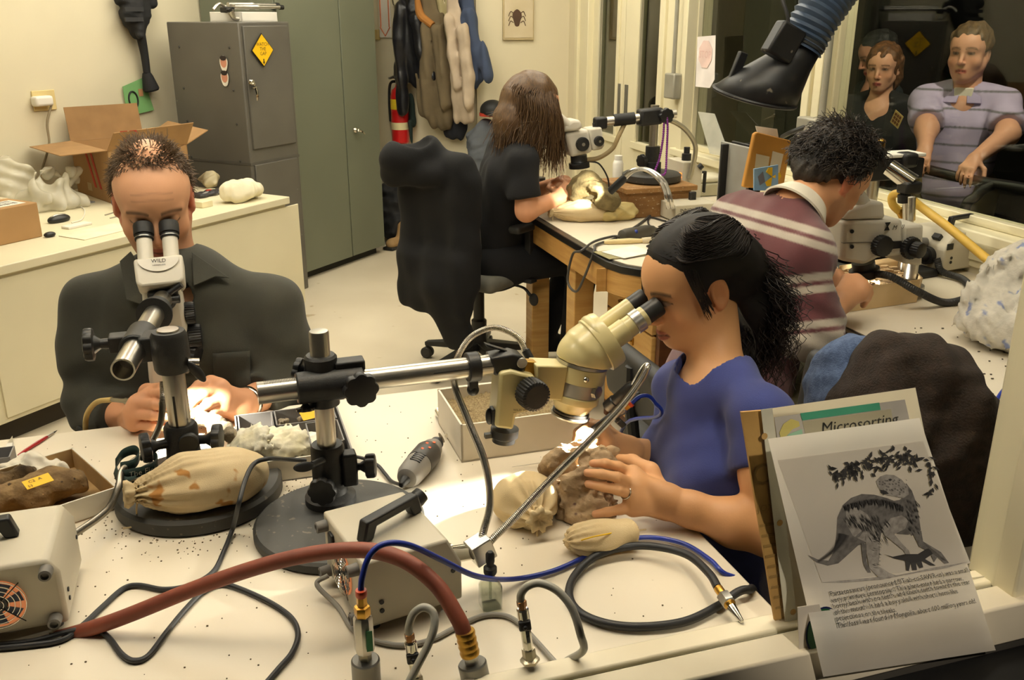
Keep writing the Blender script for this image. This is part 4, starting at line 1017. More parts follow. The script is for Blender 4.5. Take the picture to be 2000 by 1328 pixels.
def tray_mid():
 a0,a1,b0,b1=-.012,.197,1.60,1.838;z1=T_NEAR+.045
 t=thing('specimen_tray','grey divided specimen tray with small fossils between the two microscope posts','tray',W(.09,1.72,T_NEAR))
 g=G();wbox(g,a0,a1,b0,b1,T_NEAR,T_NEAR+.003);g.obj('bottom',m_card_g,t)
 for (q0,q1,p0,p1)in ((a0,a1,b0,b0+.003),(a0,a1,b1-.003,b1),(a0,a0+.003,b0,b1),(a1-.003,a1,b0,b1)):
  g=G();wbox(g,q0,q1,p0,p1,T_NEAR,z1);g.obj('side',m_card_w if q1-q0>.1 and p0<1.7 else m_card_g,t)
 for (q0,q1,p0,p1,lab)in ((a0+.006,a0+.075,1.755,1.832,'small open grey box in the back left of the divided tray'),(a0+.079,a0+.2,1.755,1.832,'small open grey box of fossil chips with a yellow slip'),(a0+.135,a0+.2,1.645,1.75,'small open grey box behind the tall post of the boom microscope')):
  bx=thing('small_grey_box',lab,'box',W((q0+q1)/2,(p0+p1)/2,T_NEAR+.003),'small boxes in the divided tray')
  g=G();wbox(g,q0,q1,p0,p1,T_NEAR+.0032,T_NEAR+.006);g.obj('bottom',mat('card_inner',(140,126,96),.8),bx)
  for (c0,c1,f0,f1)in ((q0,q1,p0,p0+.0025),(q0,q1,p1-.0025,p1),(q0,q0+.0025,p0,p1),(q1-.0025,q1,p0,p1)):
   g=G();wbox(g,c0,c1,f0,f1,T_NEAR+.0032,T_NEAR+.047);g.obj('side',m_card_g,bx)
 ft=thing('fossil_chips','grey fossil chips lying in the back box of the divided tray','fossil',W(.13,1.79,T_NEAR+.01),kind='stuff')
 r=np.random.default_rng(5)
 rock_bits(ft,[W(.078+.10*r.random(),1.765+.05*r.random(),T_NEAR+.028)for _ in range(7)],.010,mat('chip_grey',(164,150,128),.9,bump=.5),'chip',40)
 c=W(.135,1.80,T_NEAR+.042);x=unit(N3+D3*.3);y=unit(np.cross(UZ,x)+UZ*.5);G().quadbox(c-x*.016-y*.012,c+x*.016-y*.012,c+x*.016+y*.012,c-x*.016+y*.012,np.cross(x,y)*.0008).obj('yellow_slip',m_yel,label='bright yellow paper slip on the fossil chips',cat='tag')
 c=Z(540,875,T_NEAR+.03);s=SDF(c-[.11,.08,.03],c+[.11,.08,.05],.0035)
 s.cap(c-[.06,.0,0],c+[.055,.012,0],.030,.030,k=.01,flat=(UZ,.85));s.ell(c+[-.02,.01,.015],(.045,.03,.02),k=.02);s.warp(nfield(61,20,.010,4));s.cut(V(0,0,T_NEAR+.004),-UZ)
 w_=thing('plaster_lump','pale yellow foam and plaster lump in the front of the divided tray','plaster',V(c[0],c[1],T_NEAR+.004));s.obj('lump',mat('foam_plaster',(232,222,182),.9,rgb2=(232,228,214),scale=18,bump=.3,bscale=120),w_)
tray_mid()
def lanyard():
 t=thing('lanyard','dark green lanyard with white lettering lying behind the long sandbag','lanyard',Z(265,925,T_NEAR))
 m_l=mat('lanyard_green',(18,46,38),.75,bump=.2,bscale=500)
 def ribbon(path,wd,up=UZ,nm='strap'):
  q=spline(np.array(path),40);return G().grid(np.stack([q,q+np.asarray(up)*wd],1)).obj(nm,m_l,t,smooth=180,solid=.0012)
 rp=[Z(226,915,.786),Z(240,896,.789),Z(262,888,.793),Z(272,898,.790),Z(262,915,.787),Z(235,922,.786)]
 ribbon(rp,.018,unit(UZ+V(0,.3,0)))
 r2=[Z(238,938,.785),Z(258,934,.786),Z(280,930,.786),Z(300,922,.786),Z(308,908,.788),Z(298,898,.790),Z(275,900,.790)]
 ribbon(r2,.018,unit(UZ+V(0,.25,0)))
 ribbon([Z(222,925,.785),Z(228,940,.785),Z(242,948,.785),Z(262,945,.785)],.016,unit(UZ*.6+V(.1,.6,0)))
 mw=mat('print_cream',(226,222,200),.6);o=Z(251,933,.789);x=unit(Z(300,921,.789)-o);y=unit(UZ+V(0,.25,0))
 text('lettering','The Field',o-np.cross(x,y)*-.004+y*.001,x,y,.0145,mw,t)
 o=Z(247,938,.790);text('lettering','Mus',o+y*.002+np.cross(x,y)*.004,-unit(x+V(0,.35,0)),unit(-y),.0135,mw,t,lift=.001)
 g=G();g.tube([Z(245,944,.789),Z(262,938,.790),Z(285,928,.790)],.0022,8);g.cyl(Z(285,928,.790),Z(297,922,.790),.004);g.obj('clip',m_chrome,t)
lanyard()
def rotary_tool():
 p0,p1=Z(792,937,.775),Z(851,868,.775);ax=unit(p1-p0)
 t=thing('rotary_tool','grey rotary tool with cutting disc lying behind the centre light box','rotary tool',V(*((p0+p1)/2)[:2],T_NEAR))
 mg=mat('tool_grey',(126,122,116),.5);md=mat('tool_dark',(58,55,52),.45)
 L=np.linalg.norm(p1-p0)
 G().lathe(p0,ax,[(.010,0),(.019,.006),(.024,.02),(.0255,.05),(.025,L*.62),(.022,L*.8)],32).obj('body',mg,t)
 G().lathe(p0+ax*L*.42,ax,[(.0262,0),(.0266,.004),(.0266,L*.3),(.024,L*.36)],32).obj('label_band',md,t)
 G().lathe(p0+ax*L*.8,ax,[(.0215,0),(.0205,.012),(.015,.026),(.013,.03)],28).obj('nose',mg,t)
 G().lathe(p0+ax*(L*.8+.028),ax,[(.013,0),(.0135,.01),(.009,.013),(.0075,.022),(.003,.024),(.0012,.036)],20).obj('chuck',m_blk,t)
 dc=p0+ax*(L*.8+.063);G().lathe(dc,unit(ax+V(.5,-.5,.3)),[(.0015,-.0006),(.011,-.0005),(.011,.0005),(.0015,.0006)],28).obj('cutting_disc',mat('disc_brown',(118,104,84),.6,.3),t)
 sd=unit(np.cross(UZ,ax));top=unit(UZ*.75-sd*.0+V(0,-.65,0));top=unit(top-ax*(ax@top));s2=np.cross(ax,top)
 for k in range(5):
  c=p0+ax*(.035+.007*k)+top*.0243;G().box(c,(.0035,.020,.003),np.array([ax,s2,top])).obj('vent_slot',m_blk,t)
 for k in range(4):
  c=p0+ax*(L*.52+.012*k)+top*.026+s2*(.006 if k%2 else -.004);G().box(c,(.006,.005,.0012),np.array([ax,s2,top])).obj('orange_mark',mat('mark_orange',(206,92,40),.5),t)
 g=G();g.lathe(p0,-ax,[(.010,-.004),(.009,.004),(.006,.02),(.004,.022)],16);g.obj('strain_relief',m_blk,t)
 G().tube([p0-ax*.02,Z(765,940,.757),Z(752,925,.757),Z(735,907,.757),Z(700,893,.757),Z(640,890,.757)],.0035,8,n=60).obj('cord',m_cord,t)
 h=thing('crank_handle','small polished steel crank handle beside the rotary tool tip','handle',Z(870,830,T_NEAR))
 G().tube([Z(856,803,.760),Z(862,815,.759),Z(872,832,.757)],[.0085,.008,.0055],14).obj('grip',m_chrome,h)
 G().tube([Z(872,832,.757),Z(877,842,.757),Z(872,852,.757)],.0042,10).obj('stub',m_chrome,h)
rotary_tool()
def dropper_bottle():
 b=Z(958,1183,T_NEAR);b[2]=T_NEAR
 t=thing('dropper_bottle','small square glass dropper bottle with black bulb beside the light box','bottle',b)
 gl=glass_mat('bottle_glass',(226,230,222),refl=2.2,rough=.04)
 rings=[]
 for r,z in ((.0135,.0),(.0155,.002),(.0155,.036),(.013,.042),(.008,.046),(.0072,.054),(.0085,.055),(.0085,.060)):
  e=5 if z<.04 else 2;th=np.arange(28)*2*math.pi/28+.35
  k=(np.abs(np.cos(th-.35))**e+np.abs(np.sin(th-.35))**e)**(-1/e);rings.append(np.c_[b[0]+r*k*np.cos(th),b[1]+r*k*np.sin(th),np.full(28,b[2]+z)])
 G().loft(rings).obj('glass_body',gl,t,smooth=60)
 G().lathe(b+UZ*.056,UZ,[(.009,0),(.0098,.002),(.0098,.010),(.006,.013),(.0055,.016),(.0066,.02),(.0066,.032),(.004,.036),(.001,.037)],24).obj('dropper_bulb',m_rubber,t)
 G().cyl(b+UZ*.012,b+UZ*.06,.0022,seg=10).obj('pipette',gl,t)
dropper_bottle()
def brush_and_pick():
 t=thing('paint_brush','thin red handled paint brush at the far left of the table','brush',Z(70,870,T_NEAR))
 a,b=Z(35,889,.754),Z(92,853,.754);ax=unit(b-a)
 G().lathe(a,ax,[(.0015,0),(.0034,.02),(.0038,np.linalg.norm(b-a)*.7),(.0028,np.linalg.norm(b-a))],12).obj('brush_handle',mat('brush_red',(164,30,34),.3),t)
 G().cyl(b,b+ax*.02,.0028,.0022,12).obj('ferrule',m_alu,t);G().cyl(b+ax*.02,b+ax*.032,.0022,.0003,10).obj('bristles',m_cord,t)
 t=thing('white_scalpel','white handled scalpel lying at the left table edge','scalpel',Z(18,880,T_NEAR))
 a,b=Z(13,892,.754),Z(20,868,.754);ax=unit(b-a);sd=unit(np.cross(UZ,ax))
 G().prism([a-sd*.006,a+sd*.006,b+sd*.006,b-sd*.006],UZ*.004).obj('grip',m_wht,t,bevel=.001)
 G().prism([b-sd*.006,b+sd*.006,b+ax*.04],UZ*.002).obj('blade',m_steel,t)
brush_and_pick()
# ---- hoses and fittings along the near edge
def stub(t,p,ax,prof,m,name,seg=24):return G().lathe(p,ax,prof,seg).obj(name,m,t)
def red_hose():
 t=thing('red_air_hose','thick red rubber air hose arching to a brass fitting at the near sill','hose',V(-.06,1.0,T_NEAR))
 pts=[P(-260,1330,1.10),P(-120,1300,1.10),P(0,1275,1.10),P(200,1220,1.09),P(400,1142,1.085),P(560,1092,1.08),P(690,1074,1.07),P(780,1090,1.055),P(850,1140,1.035),P(893,1205,1.01),P(908,1240,1.0)]
 G().tube(pts,.0108,20,n=120).obj('hose',m_redhose,t)
 c=P(908,1232,1.0);e=P(921,1290,.995);ax=unit(e-c);pr=[]
 for k in range(4):pr+=[(.0122,.009*k),(.0132,.009*k+.003),(.0122,.009*k+.008)]
 stub(t,c,ax,pr,m_brass,'ferrule');q=c+ax*.036
 stub(t,q,ax,[(.009,0),(.009,.012)],m_alu,'nipple');q=q+ax*.010
 stub(t,q,ax,[(.0175,0),(.019,.002),(.019,.030),(.0175,.032),(.016,.034),(.016,.07)],mat('coupler_steel',(130,128,122),.4,.9),'coupler')
 k=unit(CAM-q);k=unit(k-ax*(ax@k));b=q+ax*.015+k*.018;G().cyl(b,b+k*.0025,.003,seg=10).obj('locking_pin',m_chrome,t)
red_hose()
def blue_hose():
 t=thing('blue_air_hose','blue air hose running from a brass fitting across the table','hose',V(-.19,.98,T_NEAR))
 pts=[P(705,1160,.985),P(707,1130,.99),P(722,1085,1.0),P(752,1062,1.01),P(800,1065,1.03),P(860,1092,1.06),P(930,1125,1.10),Z(1000,1131,.765),Z(1080,1115,.757),Z(1170,1076,.757),Z(1250,1050,.757),Z(1330,1060,.757),Z(1385,1092,.757),Z(1412,1118,.754),W(.735,1.07,.72),W(.75,1.09,.6),W(.8,1.1,.4)]
 G().tube(pts,.0040,12,n=140).obj('hose',m_bluehose,t)
 c=P(705,1152,.985);ax=-UZ;stub(t,c,ax,[(.0068,0),(.0074,.002),(.0074,.008),(.0062,.010)],mat('fitting_orange',(206,76,40),.4),'release_ring')
 stub(t,c+ax*.010,ax,[(.0066,0),(.0066,.013),(.0098,.014),(.0104,.016),(.0104,.026),(.0095,.028)],m_brass,'brass_fitting',6)
 q=c+ax*.038;stub(t,q,ax,[(.0105,0),(.0125,.004),(.0128,.05),(.0115,.054)],m_alu,'valve_body',8)
 k=unit(V(.25,-1,0));o=q+ax*.018+k*.0122+V(.006,0,0);G().box(o+ax*.012,(.008,.001,.03),np.array([unit(V(1,.25,0)),k,UZ])).obj('green_label',mat('label_green',(26,120,66),.5),t)
 stub(t,q+ax*.054,ax,[(.0085,0),(.0085,.014)],mat('nickel',(164,156,136),.35,1),'nipple',6);stub(t,q+ax*.066,ax,[(.0165,0),(.0185,.002),(.0185,.05)],MATS['coupler_steel'],'coupler')
blue_hose()
def valve(px0,py0,px1,py1,d,label,hose):
 t=thing('air_valve',label,'valve',V(*P(px1,py1,d)[:2],T_NEAR),'small inline air valves')
 a,b=P(px0,py0,d),P(px1,py1,d);ax=unit(b-a);L=np.linalg.norm(b-a)
 stub(t,a,ax,[(.0048,0),(.0065,.001),(.0065,.008),(.005,.012)],mat('fitting_bronze',(140,100,62),.4,.9),'barb',6)
 stub(t,a+ax*.012,ax,[(.006,0),(.0078,.002),(.0078,.022),(.0062,.024)],m_chrome,'valve_body',20)
 k=unit(CAM-a);k=unit(k-ax*(ax@k));c=a+ax*.034+k*.006;g=G();g.box(c,(.016,.008,.014),np.array([unit(np.cross(ax,k)),k,ax]));g.cyl(c,c+k*.008,.003);g.obj('valve_lever',m_blk,t,bevel=.002)
 stub(t,a+ax*.036,ax,[(.0062,0),(.0068,.001),(.0068,max(.03,L-.06)),(.005,max(.03,L-.06)+.001)],m_chrome,'stem',8)
 stub(t,a+ax*(.036+max(.03,L-.06)),ax,[(.0085,0),(.009,.002),(.009,.014),(.013,.016),(.013,.020)],mat('nickel',(164,156,136),.35,1),'hex_foot',6)
 G().tube(hose,.0052,12,n=70).obj('hose',m_greyhose,t)
valve(799,1236,812,1322,.98,'small chrome air valve with a tight grey hose loop, between blue and red hose',[P(799,1238,.98),P(799,1222,.98),P(808,1198,.985),P(828,1186,.985),P(846,1197,.98),P(848,1225,.97),P(836,1260,.96),P(818,1295,.95),P(800,1330,.94),P(785,1360,.93)])
valve(1018,1172,1036,1296,1.0,'small chrome air valve with a wide grey hose bow, right of the red hose',[P(1017,1174,1.0),P(1018,1160,1.0),P(1030,1145,1.0),P(1055,1139,1.0),P(1090,1155,.995),P(1118,1190,.985),P(1134,1240,.975),P(1139,1270,1.0),W(.385,.955,.755)])
def black_loop():
 t=thing('black_air_hose','coiled black air hose with a brass nozzle at the right table corner','hose',Z(1280,1150,T_NEAR))
 z=T_NEAR+.008
 pts=[Z(1402,1148,.785),Z(1385,1120,.785),Z(1345,1085,.78),Z(1290,1069,.775),Z(1230,1067,.77),Z(1165,1085,.765),Z(1122,1125,z),Z(1112,1165,z),Z(1135,1198,z),Z(1190,1219,z),Z(1260,1224,z),Z(1340,1213,z),Z(1405,1182,z),Z(1440,1157,z+.006),Z(1462,1152,z+.004),Z(1476,1168,.73),W(.745,.98,.6)]
 G().tube(pts,.0064,14,n=140).obj('hose',m_blkhose,t)
 a,b=Z(1402,1148,.785),Z(1448,1212,.772);ax=unit(b-a)
 stub(t,a,ax,[(.0066,0),(.007,.002),(.0066,.016)],m_brass,'ferrule');stub(t,a+ax*.014,ax,[(.0095,0),(.011,.002),(.011,.016),(.009,.018)],m_alu,'hex_nut',6)
 stub(t,a+ax*.031,ax,[(.0085,0),(.009,.003),(.007,.007)],m_brass,'collar');stub(t,a+ax*.037,ax,[(.0068,0),(.006,.008),(.003,.03),(.0015,.031)],m_chrome,'nozzle')
black_loop()
def cord(name,label,pts,r,m,cat='cord'):return G().tube(pts,r,10,n=len(pts)*14).obj(name,m,label=label,cat=cat)
zc=T_NEAR+.0045
cord('extension_cord','black power cord curving over the long sandbag and down the table',[Z(597,899,.80),Z(560,897,.815),Z(525,896,.85),P(497,905,1.42),P(480,935,1.36),P(466,985,1.30),Z(455,1030,.765),Z(438,1075,zc),Z(415,1118,zc),Z(370,1143,zc),Z(320,1151,zc),Z(270,1143,zc),Z(240,1150,zc),Z(200,1185,zc),Z(160,1222,zc),Z(120,1250,zc),Z(40,1262,zc),Z(-80,1272,zc)],.0040,m_cord)
cord('extension_cord','black power cord snaking under the red hose to the near table edge',[Z(-60,1262,zc),Z(60,1252,zc),Z(140,1232,zc+.004),Z(185,1228,zc),Z(212,1245,zc),Z(238,1278,zc),Z(262,1290,zc),Z(290,1280,zc),Z(325,1235,zc),Z(362,1190,zc),Z(398,1155,zc),Z(432,1141,zc),Z(470,1150,zc),Z(530,1178,zc),Z(570,1208,zc),Z(582,1240,zc),Z(570,1275,zc),Z(545,1305,zc),Z(515,1340,zc)],.0040,m_cord)
cord('extension_cord','grey power cord from the centre light box passing behind the valves',[xf(T_CB,(-.012,.12,.035)),xf(T_CB,(-.03,.12,.025)),Z(660,1185,zc),Z(690,1230,zc),Z(735,1252,zc),Z(790,1260,zc),Z(845,1248,zc),Z(900,1220,zc),Z(945,1202,zc),Z(985,1202,zc),Z(1015,1218,zc),Z(1050,1255,zc),Z(1090,1300,zc)],.0038,mat('cord_grey',(142,138,130),.5))
# loose grit on the table top
def grit():
 r=np.random.default_rng(11);g=G()
 for i in range(650):
  if i<300:c=V(-.57,1.485,0)+V(*(r.normal(size=2)*.115),0);k=np.linalg.norm((c-V(-.565,1.487,0))[:2]);c=V(-.565,1.487,0)+(c-V(-.565,1.487,0))/k*(.148+abs(r.normal())*.03)
  else:c=W(r.uniform(-.5,.7),r.uniform(.97,1.9),0)
  s_=r.uniform(.0005,.0013);g.box(V(c[0],c[1],T_NEAR+s_*.6),(s_*2,s_*1.6,s_*1.2))
 g.obj('rock_grit',mat('grit_brown',(96,80,58),.9),label='fine brown rock grit scattered on the front table',cat='grit',kind='stuff',smooth=0)
grit()
# lamps at the light guide tips
def tip_lamp(name,p,q,power,ang=50):
 l=bpy.data.lights.new(name,'SPOT');l.energy=power;l.color=(1.0,.93,.80);l.spot_size=math.radians(ang);l.spot_blend=.5;l.shadow_soft_size=.006
 o=bpy.data.objects.new(name,l);COL.objects.link(o);o.location=tuple(p);o.rotation_euler=Vector(tuple(np.asarray(q)-np.asarray(p))).to_track_quat('-Z','Y').to_euler();return o
dirt=unit(tip1-tip0);tip_lamp('fibre_light_right',tip0+dirt*.08,P(1120,868,1.50),30,70)
tip_lamp('fibre_light_left',P(330,745,1.66),P(390,835,1.70),14,85)
# ================================================================== PEOPLE: shared shapes
def skin_mat(name,rough=.5):return mat(name,(200,150,110),rough,attr='Col',var=.03,scale=40,bump=.06,bscale=260,spec=.35)
def head_frame(eye_mid,fwd,up,sc=1.0):
 fwd=unit(fwd);up=np.asarray(up,float);up=unit(up-fwd*(fwd@up));rt=np.cross(fwd,up)
 T=np.eye(4);T[:3,0]=rt*sc;T[:3,1]=fwd*sc;T[:3,2]=up*sc;T[:3,3]=np.asarray(eye_mid)-fwd*.076*sc
 return T
def head_sdf(s,T,male=True,eyes='open',jaw=1.0,fat=0.0,nose=1.0):
 sc=np.linalg.norm(T[:3,0]);R=(T[:3,:3]/sc).T;q=lambda x,y,z:xf(T,(x,y,z))
 E=lambda c,r,k,op='+':s.ell(q(*c),np.asarray(r)*sc,R,k*sc,op)
 C=lambda a,b,ra,rb,k,op='+':s.cap(q(*a),q(*b),ra*sc,rb*sc,k*sc,op)
 E((0,-.020,.036),(.074,.095,.076),.01)
 E((0,.022,.028),(.064,.066,.056),.03)
 E((0,.030,-.035),(.056+fat*.5,.054,.072),.03)
 for sx in (-1,1):
  C((sx*.050,-.004,-.050),(sx*.016,.058,-.098*jaw),.018+fat,.015+fat,.03)
  E((sx*.038,.052,-.034),(.022+fat,.018+fat,.022+fat),.02)
 E((0,.064,-.099*jaw),(.019,.017,.014),.016)
 E((0,.068,-.066),(.028,.018,.026),.02)
 for sx in (-1,1):E((sx*.031,.088,.001),(.0165,.013,.0105),.012,'-')
 for sx in (-1,1):C((sx*.046,.064,.019),(sx*.013,.080,.015),.008,.0075,.012)
 C((0,.080,.010),(0,.098+.008*nose,-.034),.0070,.0098,.009)
 for sx in (-1,1):E((sx*.0105,.0935,-.0385),(.0080,.0095,.0068),.005)
 for sx in (-1,1):E((sx*.031,.0705,.0005),(.0135,.0125,.0115),.004)
 for sx in (-1,1):
  C((sx*.022,.077,-.0690),(sx*.004,.0895,-.0645),.0040,.0062,.004)
  C((sx*.020,.077,-.0725),(0,.0875,-.0765),.0045,.0078,.004)
 C((-.021,.0855,-.0700),(.021,.0855,-.0700),.0016,.0016,.003,'-')if True else None
 for sx in (-1,1):
  E((sx*.0745,-.014,-.008),(.0085,.019,.0315),.006)
  E((sx*.0815,-.010,-.006),(.0065,.0105,.0195),.005,'-')
  E((sx*.0735,-.010,-.034),(.0065,.009,.009),.006)
 return T
def head_paint(v,T,col,skin,lip,brow,eyes='open',iris=(40,26,18),ear=None,stubble=None,white=(206,192,176),face=True,ir=.0052):
 sc=np.linalg.norm(T[:3,0]);l=(v-T[:3,3])@T[:3,:3]/sc**2
 x,y,z=np.abs(l[:,0]),l[:,1],l[:,2]
 inh=(np.linalg.norm(l,axis=1)<.16)
 def blend(mask,c):
  mask=np.clip(mask,0,1)*inh;c=np.array(lin(c)[:3]);col[:]=col*(1-mask[:,None])+c*mask[:,None]
 blend(np.exp(-(((x-.042)/.02)**2+((z+.03)/.02)**2))*(y>.02)*.30,tuple(min(255,a*b)for a,b in zip(skin,(1.03,.86,.80))))
 blend(np.exp(-((x/.014)**2+((z+.034)/.014)**2))*(y>.08)*.35,tuple(a*b for a,b in zip(skin,(1.02,.80,.74))))
 if ear is not None:blend(((x>.066)&(y<.02)&(z<.03)&(z>-.046))*.6,ear)
 if stubble is not None:blend(np.clip((-.045-z)/.02,0,1)*(y>-.01)*.35,stubble)
 lipm=1-((x/.0245)**2+((z+.0705)/.0118)**2);blend(np.clip(lipm*4,0,1)*(y>.06),lip)
 blend(np.clip(1.6-np.abs(z+.0702)/.0018,0,1)*(x<.022)*(y>.06)*.8,tuple(a*.45 for a in lip))
 bz=.0235-((x-.028)/.030)**2*.008;blend(np.clip(1.4-np.abs(z-bz)/.0042,0,1)*(x>.011)*(x<.053)*(y>.03)*.85,brow)
 ex=(x-.031)/.0150
 if eyes=='open':
  ez=(z-.0005)/.0052;m=1-ex**2-ez**2;blend(np.clip(m*5,0,1)*(y>.05),white)
  rr=np.sqrt((x-.0305)**2+(z-.0005)**2);blend(np.clip(1.5-rr/ir,0,1)*(m>0)*(y>.05),iris)
  lid=.0005+.0068*np.sqrt(np.clip(1-ex**2,0,1));blend(np.clip(1.5-np.abs(z-lid)/.0016,0,1)*(np.abs(ex)<1.1)*(y>.05)*.9,tuple(a*.5 for a in brow))
 else:
  lid=-.0035-.003*(1-ex**2);blend(np.clip(1.5-np.abs(z-lid)/.0018,0,1)*(np.abs(ex)<1.1)*(y>.05)*.9,tuple(a*.6 for a in brow))
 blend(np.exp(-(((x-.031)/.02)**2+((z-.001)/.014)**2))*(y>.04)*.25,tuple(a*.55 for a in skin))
 return col
def base_col(v,c):return np.tile(np.array(lin(c)[:3]),(len(v),1))
def chain_fingers(s,fingers,r0,r1,k=.004,pre=1.0):
 for f in fingers:s.chain(f,list(np.linspace(r0,r1,len(f))),k=k)
def palm(s,wrist,knuckles,rw,rk,k=.014,nrm=None):
 for kn in knuckles:s.cap(wrist,kn,rw,rk,k=k)
 for a,b in zip(knuckles[:-1],knuckles[1:]):s.cap(a,b,rk,rk,k=k)
def posed_hand(s,wrist,fdir,back,thumb_side,curl=(.5,.6,.7,.75),scale=1.0,spread=.10,thumb_curl=.5,k=.0045,thumb_out=.7):
 """hand from the wrist: fdir along the palm, back = back-of-hand normal, thumb_side = +1/-1 along back x fdir"""
 f=unit(fdir);b=np.asarray(back,float);b=unit(b-f*(f@b));sd=np.cross(b,f)*thumb_side
 tips=[];kn=[]
 for i in range(4):
  off=(1.5-i)*.019*scale;base=np.asarray(wrist)+f*(.085-.004*abs(i-1))*scale+sd*off-b*.002*abs(1.5-i);kn.append(base)
 for i in range(4):s.cap(np.asarray(wrist)+sd*(1.5-i)*.010*scale,kn[i],.0165*scale,.0115*scale,k=.014)
 for i in range(3):s.cap(kn[i],kn[i+1],.0105*scale,.0105*scale,k=.010)
 L=[(.040,.025,.021),(.044,.028,.022),(.040,.026,.021),(.032,.020,.019)]
 for i in range(4):
  a=0.0;p=kn[i];pts=[p];side=sd*(1.5-i)*spread
  for j,ln in enumerate(L[i]):
   a+=curl[i]*(1.0,1.15,.8)[j];d=unit(f*math.cos(a)-b*math.sin(a)+side*math.cos(a));p=p+d*ln*scale;pts.append(p)
  s.chain(pts,[.0098*scale,.0088*scale,.0078*scale,.0066*scale],k=k);tips.append(p)
 t0=np.asarray(wrist)+f*.022*scale+sd*.024*scale-b*.006;d1=unit(f*(1-thumb_out)+sd*thumb_out-b*.35);t1=t0+d1*.042*scale
 d2=unit(f*(.4+.5*thumb_curl)-b*thumb_curl+sd*(.45-thumb_curl*.5));t2=t1+d2*.032*scale;t3=t2+unit(d2*.8-sd*.3*thumb_curl)*.026*scale
 s.chain([np.asarray(wrist)+f*.010*scale,t0,t1,t2,t3],[.016*scale,.0155*scale,.0110*scale,.0100*scale,.0078*scale],k=.006)
 return tips,kn
def cuff_cut(s,p,ax,r,L=.3):
 """remove everything beyond p along ax within radius r"""
 ax=unit(ax);rf=UZ if abs(ax[2])<.9 else V(1,0,0);u=unit(np.cross(rf,ax));w_=np.cross(ax,u)
 s.box(np.asarray(p)+ax*L/2,(L/2,r,r),np.array([ax,u,w_]),rad=.002,k=.002,op='-');return s
def sleeve(s,pts,rs,cut_p,cut_n,k=.03):
 o=s.like();o.chain(pts,rs,k=.03);o.cut(cut_p,cut_n);s.merge(o,k);return s
def seg_t(v,a,b):
 a=np.asarray(a);ba=np.asarray(b)-a;t=(v-a)@ba/(ba@ba);d=np.linalg.norm(v-a-np.clip(t,0,1)[:,None]*ba,axis=1);return t,d
def scalp_strands(T,n,root_fn,path_fn,seed=0):
 r=np.random.default_rng(seed);out=[]
 for i in range(n):
  p=root_fn(r)
  if p is None:continue
  out.append(xf(T,path_fn(np.asarray(p,float),r)))
 return out
def skull_pt(az,el,lift=0.0):
 """point on the skull in head coordinates; az 0 = front, el up"""
 c=V(0,-.020,.036);d=V(math.sin(az)*math.cos(el),math.cos(az)*math.cos(el),math.sin(el));r=V(.074,.095,.076)+lift
 k=1/math.sqrt(((d/r)**2).sum());return c+d*k
